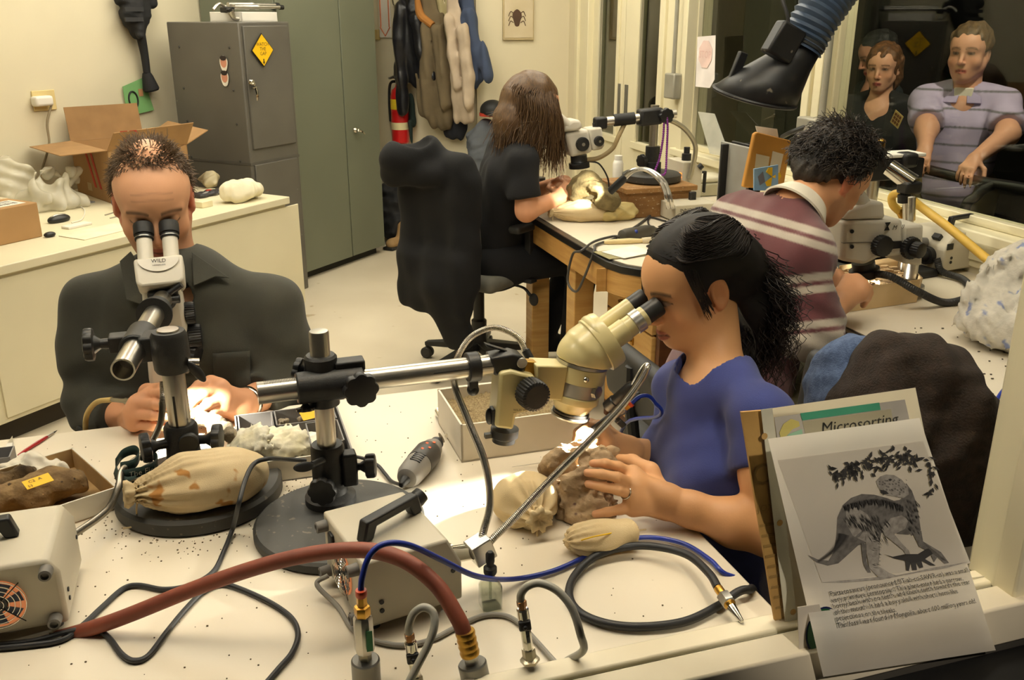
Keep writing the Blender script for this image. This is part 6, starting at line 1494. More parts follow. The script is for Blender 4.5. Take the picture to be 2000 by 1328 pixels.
# ================================================================== THE MAN IN THE STRIPED SWEATER
def striped_man():
 sk=(216,160,118)
 eye=P(1662,372,2.60);fwd=unit(N3*.82+D3*.10-UZ*.56)
 T=head_frame(eye,fwd,UZ+N3*.5,1.06);q=lambda x,y,z:xf(T,(x,y,z))
 R_,L_=P(1572,505,2.36),P(1442,430,2.70)
 nk=P(1550,415,2.50);hip=V(.60,2.42,.50);sp=unit(hip-nk)
 t=thing('person','man in a maroon sweater with grey stripes bent over the microscope at the window bench','person',V(hip[0],hip[1],0))
 s=SDF(V(.45,2.12,.72),V(1.22,2.95,1.42),.0048)
 head_sdf(s,T);s.cap(q(0,-.035,-.055),nk-UZ*.01,.056,.062,k=.03)
 s.cap(nk-UZ*.02,lerp(nk,hip,.4),.08,.1,k=.04)
 eR,wR=P(1588,655,2.29),P(1640,588,2.40);eL,wL=P(1560,590,2.72),P(1622,548,2.62)
 s.chain([R_,eR,wR],[.05,.04,.031],k=.03);s.chain([L_,eL,wL],[.05,.04,.03],k=.03)
 kn=[P(1672,545,2.46),P(1680,555,2.44),P(1684,566,2.425),P(1682,578,2.42)]
 palm(s,wR,kn,.028,.013,k=.018);fg=[[k_,P(x,y,2.47),P(x-8,y+14,2.485)]for k_,(x,y)in zip(kn,((1688,552),(1696,562),(1698,572),(1694,582)))]
 chain_fingers(s,fg,.0125,.010);s.chain([wR+UZ*.01,P(1655,545,2.47),P(1672,545,2.50)],[.022,.015,.011],k=.008)
 k2=[P(1636,535,2.60),P(1640,543,2.59),P(1642,552,2.585),P(1640,561,2.58)];palm(s,wL,k2,.024,.0125,k=.016)
 chain_fingers(s,[[k_,k_+N3*.03-UZ*.012,k_+N3*.045-UZ*.035]for k_ in k2],.0115,.009)
 def paint(v):
  c=base_col(v,sk);head_paint(v,T,c,sk,(170,100,84),(50,36,26),eyes='down',ear=(220,116,84),stubble=(150,110,84));return c
 s.obj('body',skin_mat('skin_ruddy'),t,smooth=1,colfn=paint)
 s=SDF(V(.22,2.0,.42),V(1.12,2.98,1.30),.0055)
 s.cap(R_,lerp(R_,nk,.8),.068,.068,k=.05);s.cap(L_,lerp(L_,nk,.8),.068,.068,k=.05);s.cap(R_,L_,.072,.072,k=.06)
 md=(R_+L_)/2
 for k_,w_ in ((.3,.125),(.7,.125)):s.cap(lerp(R_,L_,k_)+sp*.06,lerp(lerp(R_,L_,k_),hip,.72),w_,.135,k=.07)
 s.cap(md+sp*.10-V(.035,.02,0),lerp(md,hip,.6),.13,.15,k=.06);s.cap(hip-D3*.06+UZ*.06,hip+D3*.06+UZ*.06,.15,.15,k=.06)
 sleeve(s,[R_,lerp(R_,eR,.5),eR,lerp(eR,wR,.65)],[.074,.070,.066,.046],lerp(eR,wR,.45),wR-eR);sleeve(s,[L_,eL,lerp(eL,wL,.8)],[.072,.064,.045],lerp(eL,wL,.7),wL-eL)
 s.cap(nk+UZ*.01,q(0,-.03,-.05),.064,.058,k=.006,op='-');s.warp(nfield(51,5,.006,2))
 def folds(X,Y,Zz):
  dd=np.sqrt((X-eR[0])**2+(Y-eR[1])**2+(Zz-eR[2])**2);return.005*np.sin((X*.6+Y*.3+Zz*1.1)*85)*np.exp(-(dd/.11)**2)+.0022*np.sin((X*.9-Y*.2+Zz*.35)*50)
 s.warp(folds)
 ar=unit(eR-R_);fa=unit(wR-eR);al=unit(eL-L_)
 def stripes(v):
  c=base_col(v,(98,52,56));grey=np.array(lin((176,166,152))[:3])
  tR,dR=seg_t(v,R_,eR);tF,dF=seg_t(v,eR,wR);tL,dL=seg_t(v,L_,eL);LR=np.linalg.norm(eR-R_);LF=np.linalg.norm(wR-eR)
  sT=(v-nk)@sp
  sel_arm=((dR<.092)&(tR>.10)&(((v-R_)@unit(R_-L_))>-.035))|((dF<.085)&(tF>.05))
  sA=np.where(tR<1.0,tR*LR,LR+np.clip(tF,0,2)*LF)
  def pair(u,u0):return np.clip((.0118-np.minimum(np.abs(u-u0),np.abs(u-u0-.031)))/.004,0,1)
  mk=np.zeros(len(v))
  for u0 in (.035,.175,.315):mk=np.maximum(mk,pair(sT,u0)*~sel_arm)
  for u0 in (.055,.175,.265,.36):mk=np.maximum(mk,pair(sA,u0)*sel_arm)
  return c*(1-mk[:,None])+grey*mk[:,None]
 sw=s.obj('striped_sweater',mat('sweater_maroon',(98,52,56),.95,attr='Col',var=.05,scale=30,bump=.3,bscale=500,sheen=.3),t,smooth=1,colfn=stripes)
 # white turned down collar round the neck
 ax=unit(q(0,-.035,-.055)-nk);u_=unit(np.cross(ax,D3));w2=np.cross(ax,u_);rings=[]
 for th in np.linspace(0,2*math.pi,41):
  d=u_*math.cos(th)+w2*math.sin(th);o_=nk+ax*.012
  rings.append([o_+d*.066+ax*.030,o_+d*.072+ax*.034,o_+d*.098-ax*.012,o_+d*.094-ax*.016])
 G().loft(rings,caps=False).obj('collar',mat('collar_white',(226,218,200),.8,bump=.1),sw,smooth=60)
 # wavy dark hair
 R3=(T[:3,:3]/1.06).T;s=SDF(q(0,0,0)-.2,q(0,0,0)+.2,.005)
 s.ell(q(0,-.026,.042),V(.084,.106,.084)*1.06,R3,k=.01);s.ell(q(0,-.085,-.02),V(.062,.04,.05)*1.06,R3,k=.03);s.ell(q(0,.09,.0),V(.078,.060,.086)*1.06,R3,k=.012,op='-')
 for sx in (-1,1):s.cap(q(sx*.088,.035,-.06),q(sx*.09,-.012,-.016),.045,.028,k=.01,op='-')
 s.cap(q(0,-.02,-.08),q(0,-.05,-.13),.06,.07,k=.01,op='-');s.warp(nfield(66,26,.007,2));hr=s.obj('hair',mat('hair_darkbrown',(40,31,24),.5,rgb2=(26,20,16),scale=50,bump=.5,bscale=200),t,smooth=1)
 r=np.random.default_rng(9);lines=[]
 for i in range(3000):
  az=r.uniform(-math.pi,math.pi);el=r.uniform(-.35,1.5);a=abs(az)
  if el<(.62 if a<.8 else (.62-(a-.8)*1.3 if a<1.4 else -.32)):continue
  p0=skull_pt(az,el,.006);nr=unit(p0-V(0,-.02,.036));fl=unit(V(math.sin(az)*.6,-.5+.9*math.cos(az*.5)*(el>.7),-.8 if el<.6 else -.2)+r.normal(size=3)*.25);L=r.uniform(.03,.055);cu=unit(np.cross(fl,nr));ph=r.uniform(0,6.28);am=r.uniform(.003,.008)
  lines.append(xf(T,np.array([p0+fl*L*u2+nr*(.008*math.sin(u2*3.1)+.004)+cu*am*math.sin(ph+u2*6)+nr*am*.6*math.cos(ph+u2*6)for u2 in np.linspace(0,1,8)])))
 strands(lines,.0016,.0007).obj('hair_strands',mat('hair_strand_dark',(52,40,30),.42,rgb2=(30,23,18),scale=20,spec=.6),hr,smooth=180,kind='stuff')
 s=SDF(V(.2,2.0,0),V(1.35,3.0,.68),.009)
 for sg in (-1,1):
  h0=hip+D3*.09*sg;k0=h0+N3*.42-D3*.02+UZ*.03;an=k0-UZ*.45-N3*.06;s.chain([h0,k0,an],[.105,.075,.05],k=.03);s.cap(an,an+N3*.17-UZ*.03,.045,.036,k=.02)
 s.cap(hip-D3*.08,hip+D3*.08,.13,.13,k=.05);s.warp(nfield(67,7,.006,2));s.obj('trousers',mat('trousers_khaki',(110,104,78),.9,bump=.2),t,smooth=1)
 office_chair(V(hip[0],hip[1],0),N3,'office chair under the man in the striped sweater',seat_h=.42,back_h=.70,fab=m_chblk,arms=False)
striped_man()
# ================================================================== THE PERSON WITH LONG HAIR AT THE BACK BENCH
def long_hair():
 sk=(226,164,124)
 eye=P(1080,222,4.02);fwd=unit(N3*.88-D3*.05-UZ*.42);T=head_frame(eye-fwd*.01,fwd,UZ+N3*.3,1.04);q=lambda x,y,z:xf(T,(x,y,z))
 R_,L_=P(1018,318,3.86),P(985,292,4.20);nk=(R_+L_)/2+UZ*.07+N3*.02;hip=P(957,478,4.10);hip[2]=.56;sp=unit(hip-nk)
 t=thing('person','person with long brown hair in a black t-shirt at the far bench microscope','person',V(hip[0],hip[1],0))
 s=SDF(V(-.30,3.55,.60),V(.42,4.45,1.45),.0065);head_sdf(s,T);s.cap(q(0,-.035,-.055),nk,.055,.06,k=.03);s.cap(nk-UZ*.05,hip+UZ*.2,.09,.09,k=.05)
 eR,wR=P(1028,412,3.82),P(1088,388,3.92);eL,wL=P(1040,378,4.20),P(1078,360,4.12)
 s.chain([R_,eR,wR],[.05,.042,.030],k=.03);s.chain([L_,eL,wL],[.05,.04,.028],k=.03)
 posed_hand(s,wR,unit(P(1108,372,3.96)-wR),UZ-D3*.7,1,curl=(.55,.7,.8,.85),scale=1.05);posed_hand(s,wL,unit(P(1105,345,4.05)-wL),UZ,-1,curl=(.5,.6,.7,.8),scale=1.0)
 def paint(v):
  c=base_col(v,sk);head_paint(v,T,c,sk,(170,100,84),(90,66,44),eyes='down');return c
 s.obj('body',skin_mat('skin_pale'),t,smooth=1,colfn=paint)
 s=SDF(V(-.42,3.50,.48),V(.40,4.55,1.36),.0075)
 s.cap(R_,lerp(R_,nk,.8),.066,.066,k=.05);s.cap(L_,lerp(L_,nk,.8),.066,.066,k=.05)
 for k_ in (.28,.72):s.cap(lerp(R_,L_,k_)+sp*.08,lerp(lerp(R_,L_,k_),hip,.9),.115,.13,k=.07)
 sleeve(s,[R_,lerp(R_,eR,.9)],[.070,.072],lerp(R_,eR,.72),eR-R_);sleeve(s,[L_,lerp(L_,eL,.9)],[.068,.070],lerp(L_,eL,.7),eL-L_)
 s.warp(nfield(81,5,.007,2));s.obj('tshirt',mat('tshirt_black',(15,15,18),.9,bump=.2,bscale=300),t,smooth=1)
 s=SDF(V(-.45,3.5,0),V(.75,4.6,.75),.010);hb=hip-UZ*.03
 for sg in (-1,1):
  h0=hb+D3*.09*sg;k0=h0+N3*(.42+.02*sg)+UZ*.02-D3*.06;an=k0-UZ*.44+N3*(-.05-.12*(sg>0));s.chain([h0,k0,an],[.10,.075,.058],k=.03);s.cap(an-UZ*.02,an+N3*.17-UZ*.05,.05,.038,k=.02)
 s.cap(hb-D3*.07,hb+D3*.07,.13,.13,k=.05);s.obj('trousers',mat('trousers_darkblack',(15,15,18),.9),t,smooth=1)
 R3=(T[:3,:3]/1.04).T;s=SDF(q(0,0,0)-.34,q(0,0,0)+.3,.008)
 s.ell(q(0,-.026,.042),V(.083,.104,.083)*1.04,R3,k=.01);cc=q(0,-.06,.0);s.chain([cc,cc-UZ*.10-N3*.035,cc-UZ*.20-N3*.06],[.09,.088,.05],k=.03);s.chain([q(-.06,.03,.0),q(-.06,.05,-.06)-UZ*.06,q(-.06,.05,-.08)-UZ*.12],[.045,.04,.022],k=.03)
 s.ell(q(0,.12,-.03),V(.05,.05,.09),R3,k=.01,op='-');s.warp(nfield(83,14,.004,2));m_h=mat('hair_light_brown',(104,76,44),.5,rgb2=(70,48,28),scale=20,stretch=(9,9,1));hr=s.obj('hair',m_h,t,smooth=1)
 r=np.random.default_rng(15);lines=[]
 for i in range(1700):
  az=r.uniform(-math.pi,math.pi);el=r.uniform(.55,1.5);p0=xf(T,skull_pt(az,el,.006));lo=xf(T,skull_pt(az,-.1,.018+.012*r.random()));d=lo-q(0,-.02,0);d[2]=0;L=r.uniform(.14,.30)*(1 if abs(az)>.9 else.9)
  e1=lo+unit(d)*.01-UZ*.08+r.normal(size=3)*.008;e2=lo+unit(d)*.005-UZ*L-N3*.04*(abs(az)>1.2)+r.normal(size=3)*.018
  lines.append(spline(np.array([p0,lo,e1,e2]),12))
 strands(lines,.0022,.001).obj('hair_strands',m_h,hr,smooth=180,kind='stuff')
 ch=office_chair(V(hip[0]-.055,hip[1]+.02,0),N3+D3*.75,'grey office chair with a black hooded jacket over its back',seat_h=.50,back_h=1.0,arm_h=.71,spin=.5)
 # hooded jacket hung over the chair back: an open shell with gathered folds
 f=unit(N3+D3*.75);sd=np.cross(UZ,f);c0=V(hip[0]-.055,hip[1]+.02,0)-f*.27
 jk=thing('hooded_jacket','black hooded jacket hanging over the back of the grey office chair','jacket',c0+UZ*.3)
 m_j=mat('jacket_black',(13,13,15),.95,bump=.3,bscale=300);s=SDF(c0+V(-.42,-.45,.18),c0+V(.36,.45,1.24),.009)
 s.box(c0-f*.03+UZ*.78,(.05,.185,.26),np.array([f,sd,UZ]),rad=.045);s.cap(c0+UZ*.99-sd*.13,c0+UZ*.99+sd*.13,.055,.055,k=.04)
 s.box(c0-f*.07-sd*.02+UZ*.50,(.045,.19,.14),np.array([f,sd,UZ]),rad=.04,k=.05);s.cap(c0-f*.09-sd*.06+UZ*.48,c0-f*.04-sd*.12+UZ*.27,.10,.075,k=.05,flat=(f,.6))
 s.cap(c0-f*.05+UZ*1.05+sd*.02,c0-f*.14+UZ*1.02+sd*.10,.07,.075,k=.04);s.ell(c0-f*.09+sd*.06+UZ*1.10,(.06,.09,.05),np.array([f,sd,UZ]),k=.02,op='-')
 s.cap(c0-f*.08+UZ*.96-sd*.06,c0-f*.13+UZ*.95+sd*.14,.045,.05,k=.03)
 s.cap(c0-sd*.16+UZ*.93,c0-sd*.18+UZ*.50-f*.02,.06,.05,k=.04)
 def folds(X,Y,Zz):
  y=(X-c0[0])*sd[0]+(Y-c0[1])*sd[1];return.005*np.sin(y*50+2*np.sin(Zz*5))*np.clip((1.0-Zz)/.3,0,1)
 s.warp(folds);s.warp(nfield(91,3.5,.008,2));s.obj('jacket',m_j,jk,smooth=2)
long_hair()
# ================================================================== VISITORS BEHIND THE GLASS
def kid(label,face_px,a,fwd,sc,sh_w,hair_c,skin,shirt_fn,shirt_c,hair_len=0,arms=None,waist=.85,fat=.0,hair_seed=1,mouth=(170,84,78),bangs=.35,neck_c=None):
 eye=AP(*face_px,a);T=head_frame(eye,fwd,UZ,sc);q=lambda x,y,z:xf(T,(x,y,z));R3=(T[:3,:3]/sc).T
 hc=q(0,-.03,0);fl=unit(V(fwd[0],fwd[1],0));sd=np.cross(fl,UZ) # sd: the visitor's right
 bf=shirt_fn.get('facing',fl);sd=np.cross(unit(bf),UZ)
 nk=V(hc[0],hc[1],hc[2]-.165*sc)-fl*.005;A=nk+sd*sh_w/2-UZ*.05;B_=nk-sd*sh_w/2-UZ*.05;hip=V(nk[0],nk[1],waist)
 t=thing('person',label,'person',V(hip[0],hip[1],0));lo=np.minimum(A,B_)-[.30,.52,0];lo[2]=.62;hi=np.maximum(A,B_)+[.28,.32,0];hi[2]=eye[2]+.16
 s=SDF(lo,hi,.0065);head_sdf(s,T,fat=fat);s.cap(q(0,-.03,-.06),nk-UZ*.03,.052*sc+fat,.056*sc+fat,k=.03);s.cap(nk-UZ*.07,hip+UZ*.1,.09,.10,k=.05)
 arms=arms or{}
 for sg,S in ((1,A),(-1,B_)):
  e,w_=arms.get(sg,(S-UZ*.24+sd*.03*sg,S-UZ*.44+fl*.06));s.chain([S,e,w_],[.046+fat,.038+fat,.026],k=.03)
  posed_hand(s,w_,unit(w_-e)*.6+fl*.5-UZ*.3,UZ+fl*.4,-sg,curl=(.5,.55,.6,.6),scale=.85)
 def paint(v):
  c=base_col(v,skin);head_paint(v,T,c,skin,mouth,tuple(x*.7 for x in hair_c),eyes='open',iris=(40,34,30),white=(150,130,116),ir=.0062);return c
 s.obj('body',skin_mat('skin_visitor'),t,smooth=1,colfn=paint)
 s=SDF(lo-[.05,.05,0],hi+[.05,.05,0],.008);cw=shirt_fn.get('width',.12)
 s.cap(A,lerp(A,nk,.75),.056+fat,.06+fat,k=.04);s.cap(B_,lerp(B_,nk,.75),.056+fat,.06+fat,k=.04)
 for k_ in (.3,.7):s.cap(lerp(A,B_,k_)-UZ*.10,lerp(lerp(A,B_,k_),hip,.95),cw-.015,cw,k=.06)
 for sg,S in ((1,A),(-1,B_)):
  e,w_=arms.get(sg,(S-UZ*.24+sd*.03*sg,S-UZ*.44+fl*.06));en=shirt_fn.get('sleeve',.85)
  if en>1:sleeve(s,[S,e,lerp(e,w_,.9)],[.06+fat,.055+fat,.045],lerp(e,w_,.85),w_-e)
  else:sleeve(s,[S,e],[.062+fat,.066+fat],lerp(S,e,en),e-S)
 s.cap(nk+fl*.012+UZ*.01,q(0,-.03,-.04),.052*sc+fat,.05*sc,k=.006,op='-')
 if shirt_fn.get('scoop'):s.ell(nk+fl*.075-UZ*.01,(.06,.06,.06),k=.01,op='-')
 s.cut(hip-UZ*.10,-UZ);s.warp(nfield(hair_seed+100,6,.005,2));nm,mt,cf=shirt_fn['mat'];sh=s.obj(nm,mt,t,smooth=1,colfn=cf)
 s=SDF(hip+V(-.3,-.3,-hip[2]),hip+V(.3,.3,.1),.012)
 for sg in (-1,1):s.chain([hip+sd*.09*sg,V(*(hip+sd*.10*sg)[:2],.46),V(*(hip+sd*.11*sg)[:2],.06)],[.105,.075,.06],k=.04);s.cap(V(*(hip+sd*.11*sg)[:2],.045),V(*(hip+sd*.12*sg+fl*.13)[:2],.04),.045,.038,k=.02)
 s.cut(V(0,0,0.003),-UZ);s.obj('trousers',shirt_fn.get('trousers',mat('trousers_dim',(40,38,36),.9)),t,smooth=1)
 s=SDF(q(0,0,0)-.26,q(0,0,0)+.18,.006);s.ell(q(0,-.024,.042),V(.084,.104,.084)*sc,R3,k=.01)
 if hair_len:s.chain([q(0,-.05,.0),q(0,-.055,-.06),q(0,-.05,-.06-hair_len)],[.086*sc,.08*sc,.05],k=.03)
 s.ell(q(0,.085,-.03),V(.076 if not hair_len else.060,.07,.06+.05*(1-bangs))*sc,R3,k=.012,op='-');s.cap(q(0,-.02,-.08),q(0,.03,-.20),.06,.07,k=.01,op='-')
 if not hair_len:
  for sx in (-1,1):s.cap(q(sx*.088,.035,-.06),q(sx*.09,-.012,-.016),.045,.03,k=.01,op='-')
 s.warp(nfield(hair_seed,20,.006,2));m_h=mat('hair_visitor_%d'%hair_seed,hair_c,.6,rgb2=tuple(x*.6 for x in hair_c),scale=50,bump=.5,bscale=150);s.obj('hair',m_h,t,smooth=1)
 return t,sh,nk,fl,sd,A,B_,T
boyA=2.98
rail_z=AP(1850,338,2.69)[2]
m_polo=mat('polo_lilac',(170,158,196),.85,attr='Col',var=.05,scale=20,bump=.2,bscale=300)
def polo_col(v):
 c=base_col(v,(184,172,206));z=v[:,2];k=np.clip((.075-np.abs(((z-1.03)/.072)%1-.5))/.04,0,1)[:,None]*.85;return c*(1-k)+np.array(lin((84,88,84))[:3])*k
bf=unit(-N3*.75-D3*.66)
hA,hB=P(1812,316,3.70),P(1900,336,3.58)
sdB=np.cross(bf,UZ)
BOY=kid('boy in a lilac striped polo shirt holding the railing behind the window',(1882,105),boyA,unit(-N3*.82-D3*.5-UZ*.05),.98,.31,(112,88,58),(214,160,132),
dict(mat=('polo_shirt',m_polo,polo_col),sleeve=.80,width=.132,facing=bf,trousers=mat('trousers_olive',(112,100,66),.9)),None,arms={1:(P(1810,252,3.86),hA+UZ*.045+V(0,.04,0)),-1:(P(1968,262,3.76),hB+UZ*.045+V(.02,.04,0))},waist=.86,fat=.005,hair_seed=201,bangs=.5)
t,sh,nk,fl,sd,A_,B_,T_=BOY
for sg in (-1,1):
 p=nk+UZ*.012;G().prism([p+bf*.060+sd*.010*sg,p+bf*.045+sd*.062*sg,p+bf*.078+sd*.075*sg-UZ*.055,p+bf*.088+sd*.020*sg-UZ*.055],bf*.006+UZ*.003).obj('collar_flap',mat('polo_collar',(170,158,194),.85),sh,bevel=.003)
G().prism([nk+bf*.058+sd*x+UZ*z for x,z in ((-.038,.02),(.038,.02),(.026,-.085),(-.026,-.085))],bf*.02).obj('undershirt',mat('undershirt_white',(226,220,206),.85),t,bevel=.004)
GIRL=kid('girl in a black top with reddish blond hair behind the window',(1716,136),3.05,unit(-N3*.80-D3*.6-UZ*.12),.94,.33,(128,84,46),(226,170,138),
dict(mat=('black_top',mat('top_black',(22,24,25),.9),None),sleeve=1.2,width=.125,scoop=True),None,hair_len=.04,waist=.84,hair_seed=202,bangs=.55)
t=GIRL[0];c=AP(1752,233,2.87);x=unit(np.cross(UZ,-N3));up=unit(UZ+x*.45);x=unit(np.cross(up,-N3))
st=thing('visitor_sticker','square orange and cream sticker on the black top of the girl','sticker',c)
G().quadbox(c-x*.030-up*.030,c+x*.030-up*.030,c+x*.030+up*.030,c-x*.030+up*.030,-N3*.002).obj('sticker_paper',mat('sticker_cream',(216,186,120),.6),st)
for dx in (-.016,.0,.016):
 for du in (-.016,0,.016):G().box(c+x*dx+up*du-N3*.0026,(.012,.012,.001),np.array([x,up,N3])).obj('sticker_print',mat('sticker_brown',(120,66,30),.6),st)
KID3=kid('child in dark clothes with short dark hair half hidden behind the girl',(1686,118),3.35,unit(-N3*.75+D3*.25-UZ*.35),.96,.34,(44,46,42),(196,140,112),
dict(mat=('dark_jacket',mat('jacket_teal_dark',(24,36,40),.9),None),sleeve=1.2,width=.13),None,waist=.86,hair_seed=203,bangs=.3)
def railing():
 t=thing('railing','black tubular railing the visitors stand at behind the window','railing',V(hA[0],hA[1],0));m_r=mat('rail_black',(24,24,26),.35)
 rp=[P(1690,300,3.95),hA-UZ*.03,hB-UZ*.03,P(2000,368,3.40),P(2150,400,3.2)]
 G().tube(rp,.020,14).obj('top_rail',m_r,t)
 for p in (rp[0],rp[4]):G().tube([V(p[0],p[1],0),p],.018,12).obj('post',m_r,t)
 p=lerp(rp[2],rp[3],.45);G().tube([p,p+V(-.05,.02,-.05),p+V(-.09,.03,-.18),V(p[0]-.10,p[1]+.03,.02)],.020,12).obj('brace',m_r,t)
railing()
def added_lamp(p,q,power,label,ang=63):  # unseen spot and shade, added as fill light
 t=thing('added_spotlight',label,'spotlight',p,'added fill spotlights');d=unit(np.asarray(q)-p)
 G().lathe(np.asarray(p)-d*.12,d,[(.03,0),(.05,.02),(.05,.13),(.045,.13),(.04,.1)],24).obj('shade',m_blk,t)
 l=bpy.data.lights.new('added_spot','SPOT');l.energy=power;l.color=(1.0,.88,.74);l.spot_size=math.radians(ang);l.spot_blend=.6;l.shadow_soft_size=.05
 o=bpy.data.objects.new('added_spot_light',l);COL.objects.link(o);o.parent=t;o.rotation_euler=Vector(tuple(d)).to_track_quat('-Z','Y').to_euler()
added_lamp(W(2.75,2.35,2.85),W(2.95,3.25,1.2),230,'added unseen spotlight above the window, brightening the boy',95)  # added so the boy shows through the glass
# ================================================================== LEFT COUNTER, LOCKER TOP AND WALL
ZC=.706
m_cardb=mat('cardboard',(176,138,92),.85,rgb2=(164,126,82),scale=6,bump=.05,bscale=200)
m_cardin=mat('cardboard_inside',(158,122,80),.9)
m_redp=mat('print_red',(188,60,40),.7)
def big_box():
 C0=Z(224,400,ZC);Lb=Z(147,372,ZC);v1=unit((Lb-C0)*[1,1,0]);L1=.50;v2=np.cross(v1,UZ);v2=v2 if v2[0]>0 else -v2
 h=.26;L2=.40;t=thing('cardboard_box','large open cardboard box with red printed bars on the counter','cardboard box',C0+v1*L1/2+v2*L2/2)
 q=lambda a,b,z:C0+v1*a+v2*b+UZ*z
 th=.004
 for nm,pts,nx in (('side',(q(0,0,0),q(L1,0,0),q(L1,0,h),q(0,0,h)),v2),('side',(q(0,L2,0),q(L1,L2,0),q(L1,L2,h),q(0,L2,h)),-v2),('side',(q(0,0,0),q(0,L2,0),q(0,L2,h),q(0,0,h)),v1),('side',(q(L1,0,0),q(L1,L2,0),q(L1,L2,h),q(L1,0,h)),-v1)):
  G().quadbox(*pts,nx*th).obj(nm,m_cardb,t)
 G().quadbox(q(0,0,0),q(L1,0,0),q(L1,L2,0),q(0,L2,0),UZ*th).obj('bottom',m_cardin,t)
 # flaps: far one stands up, near one folded out, the others level
 fl=lambda a,b,c,d:G().quadbox(a,b,c,d,np.cross(unit(b-a),unit(d-a))*th).obj('flap',m_cardin,t)
 fl(q(L1,0,h),q(L1,L2*.95,h),q(L1+.03,L2*.95,h+.17),q(L1+.03,0,h+.17));f2=fl(q(0,0,h),q(0,L2,h),q(-.06,L2+.02,h+.11),q(-.06,.02,h+.09))
 fl(q(0,0,h),q(L1,0,h),q(L1,-.20,h-.012),q(.05,-.20,h-.012));fl(q(0,L2,h),q(L1,L2,h),q(L1-.02,L2+.12,h+.07),q(.0,L2+.12,h+.06))
 # printed red bars on the left face and on the near flap
 for k in (0,1):
  a0=L1*(.62-.14*k);pts=[q(a0,-.001,h*.88),q(a0-.026,-.001,h*.88),q(a0-.105,-.001,h*.22),q(a0-.079,-.001,h*.22)]
  G().prism(pts,-v2*.0008).obj('printed_bar',m_redp,t)
  e=lambda b,u_:lerp(q(0,b,h),q(-.06,b+.015,h+.10),u_)+unit(-v1*.85-UZ*.5)*.006
  G().prism([e(.035+.045*k,.98),e(.07+.045*k,.98),e(.10+.045*k,.45),e(.065+.045*k,.45)],-v1*.0008).obj('printed_bar',m_redp,t)
 c=q(L1*.55,-.001,h*.12);G().prism([c,c+v1*.06,c+v1*.06+UZ*.04,c+UZ*.04],-v2*.0008).obj('tape_patch',mat('tape_pale',(196,172,130),.6),t)
big_box()
def small_box():
 C0=Z(84,462,ZC);u1=-E3;t=thing('cardboard_box','small taped cardboard box with a shipping label at the left end of the counter','cardboard box',C0-E3*.2-M3*.1)
 h=.145;q=lambda a,b,z:C0-E3*a-M3*b+UZ*z
 G().prism([q(0,0,0),q(.42,0,0),q(.42,.26,0),q(0,.26,0)],UZ*h).obj('carton',m_cardb,t,bevel=.004)
 G().prism([q(.03,.03,h),q(.16,.03,h),q(.16,.14,h),q(.03,.14,h)],UZ*.0008).obj('shipping_label',mat('label_white',(232,228,218),.6),t)
 for k in range(9):a=.05+.011*k;G().prism([q(a,.05,h+.0008),q(a+.004+.003*(k%3==0),.05,h+.0008),q(a+.004+.003*(k%3==0),.085,h+.0008),q(a,.085,h+.0008)],UZ*.0004).obj('barcode_bar',m_ink,t)
 for k in range(3):G().prism([q(.045,.10+.012*k,h+.0008),q(.14,.10+.012*k,h+.0008),q(.14,.104+.012*k,h+.0008),q(.045,.104+.012*k,h+.0008)],UZ*.0004).obj('label_line',m_ink,t)
 G().prism([q(0,.19,h),q(.42,.19,h),q(.42,.245,h),q(0,.245,h)],UZ*.0008).obj('packing_tape',mat('tape_shiny',(226,212,180),.2),t)
small_box()
def film(name,label,c,r,seed,m,cat,amp=.5):
 s=SDF(c-np.array(r)*1.8,c+np.array(r)*1.8,min(r)/9);s.ell(c,r,k=.01);s.warp(nfield(seed,.32/min(r),min(r)*amp,3));s.cut(V(0,0,ZC+.001),-UZ)
 t=thing(name,label,cat,V(c[0],c[1],ZC));s.obj('film',m,t,smooth=1);return t
m_bagfilm=mat('plastic_film',(226,220,200),.25,var=.05,alpha=.55,spec=.6)
film('plastic_bag','crumpled clear plastic bag between the two cardboard boxes',Z(95,385,ZC+.05),(.16,.12,.075),301,m_bagfilm,'plastic bag',.9)
film('plastic_bag','crumpled clear plastic bag behind the small carton',Z(20,365,ZC+.10),(.10,.08,.10),305,m_bagfilm,'plastic bag',.8)
c=Z(408,350,ZC+.04);film('plastic_bag','small lumpy clear bag beside the grey locker',c,(.05,.05,.055),309,mat('plastic_film_dull',(190,176,140),.4,alpha=.85),'plastic bag',.5)
def jacket_lump():
 c=Z(472,378,ZC+.035);s=SDF(c-[.16,.16,.06],c+[.16,.16,.09],.005);s.box(c+UZ*.015,(.105,.07,.048),np.array([E3,M3,UZ]),rad=.045);s.warp(nfield(311,8,.012,3));s.cut(V(0,0,ZC+.001),-UZ)
 t=thing('plaster_jacket','white plaster wrapped specimen at the end of the counter','plaster jacket',V(c[0],c[1],ZC));s.obj('plaster',mat('plaster_white',(230,220,190),.9,bump=.3,bscale=90),t)
jacket_lump()
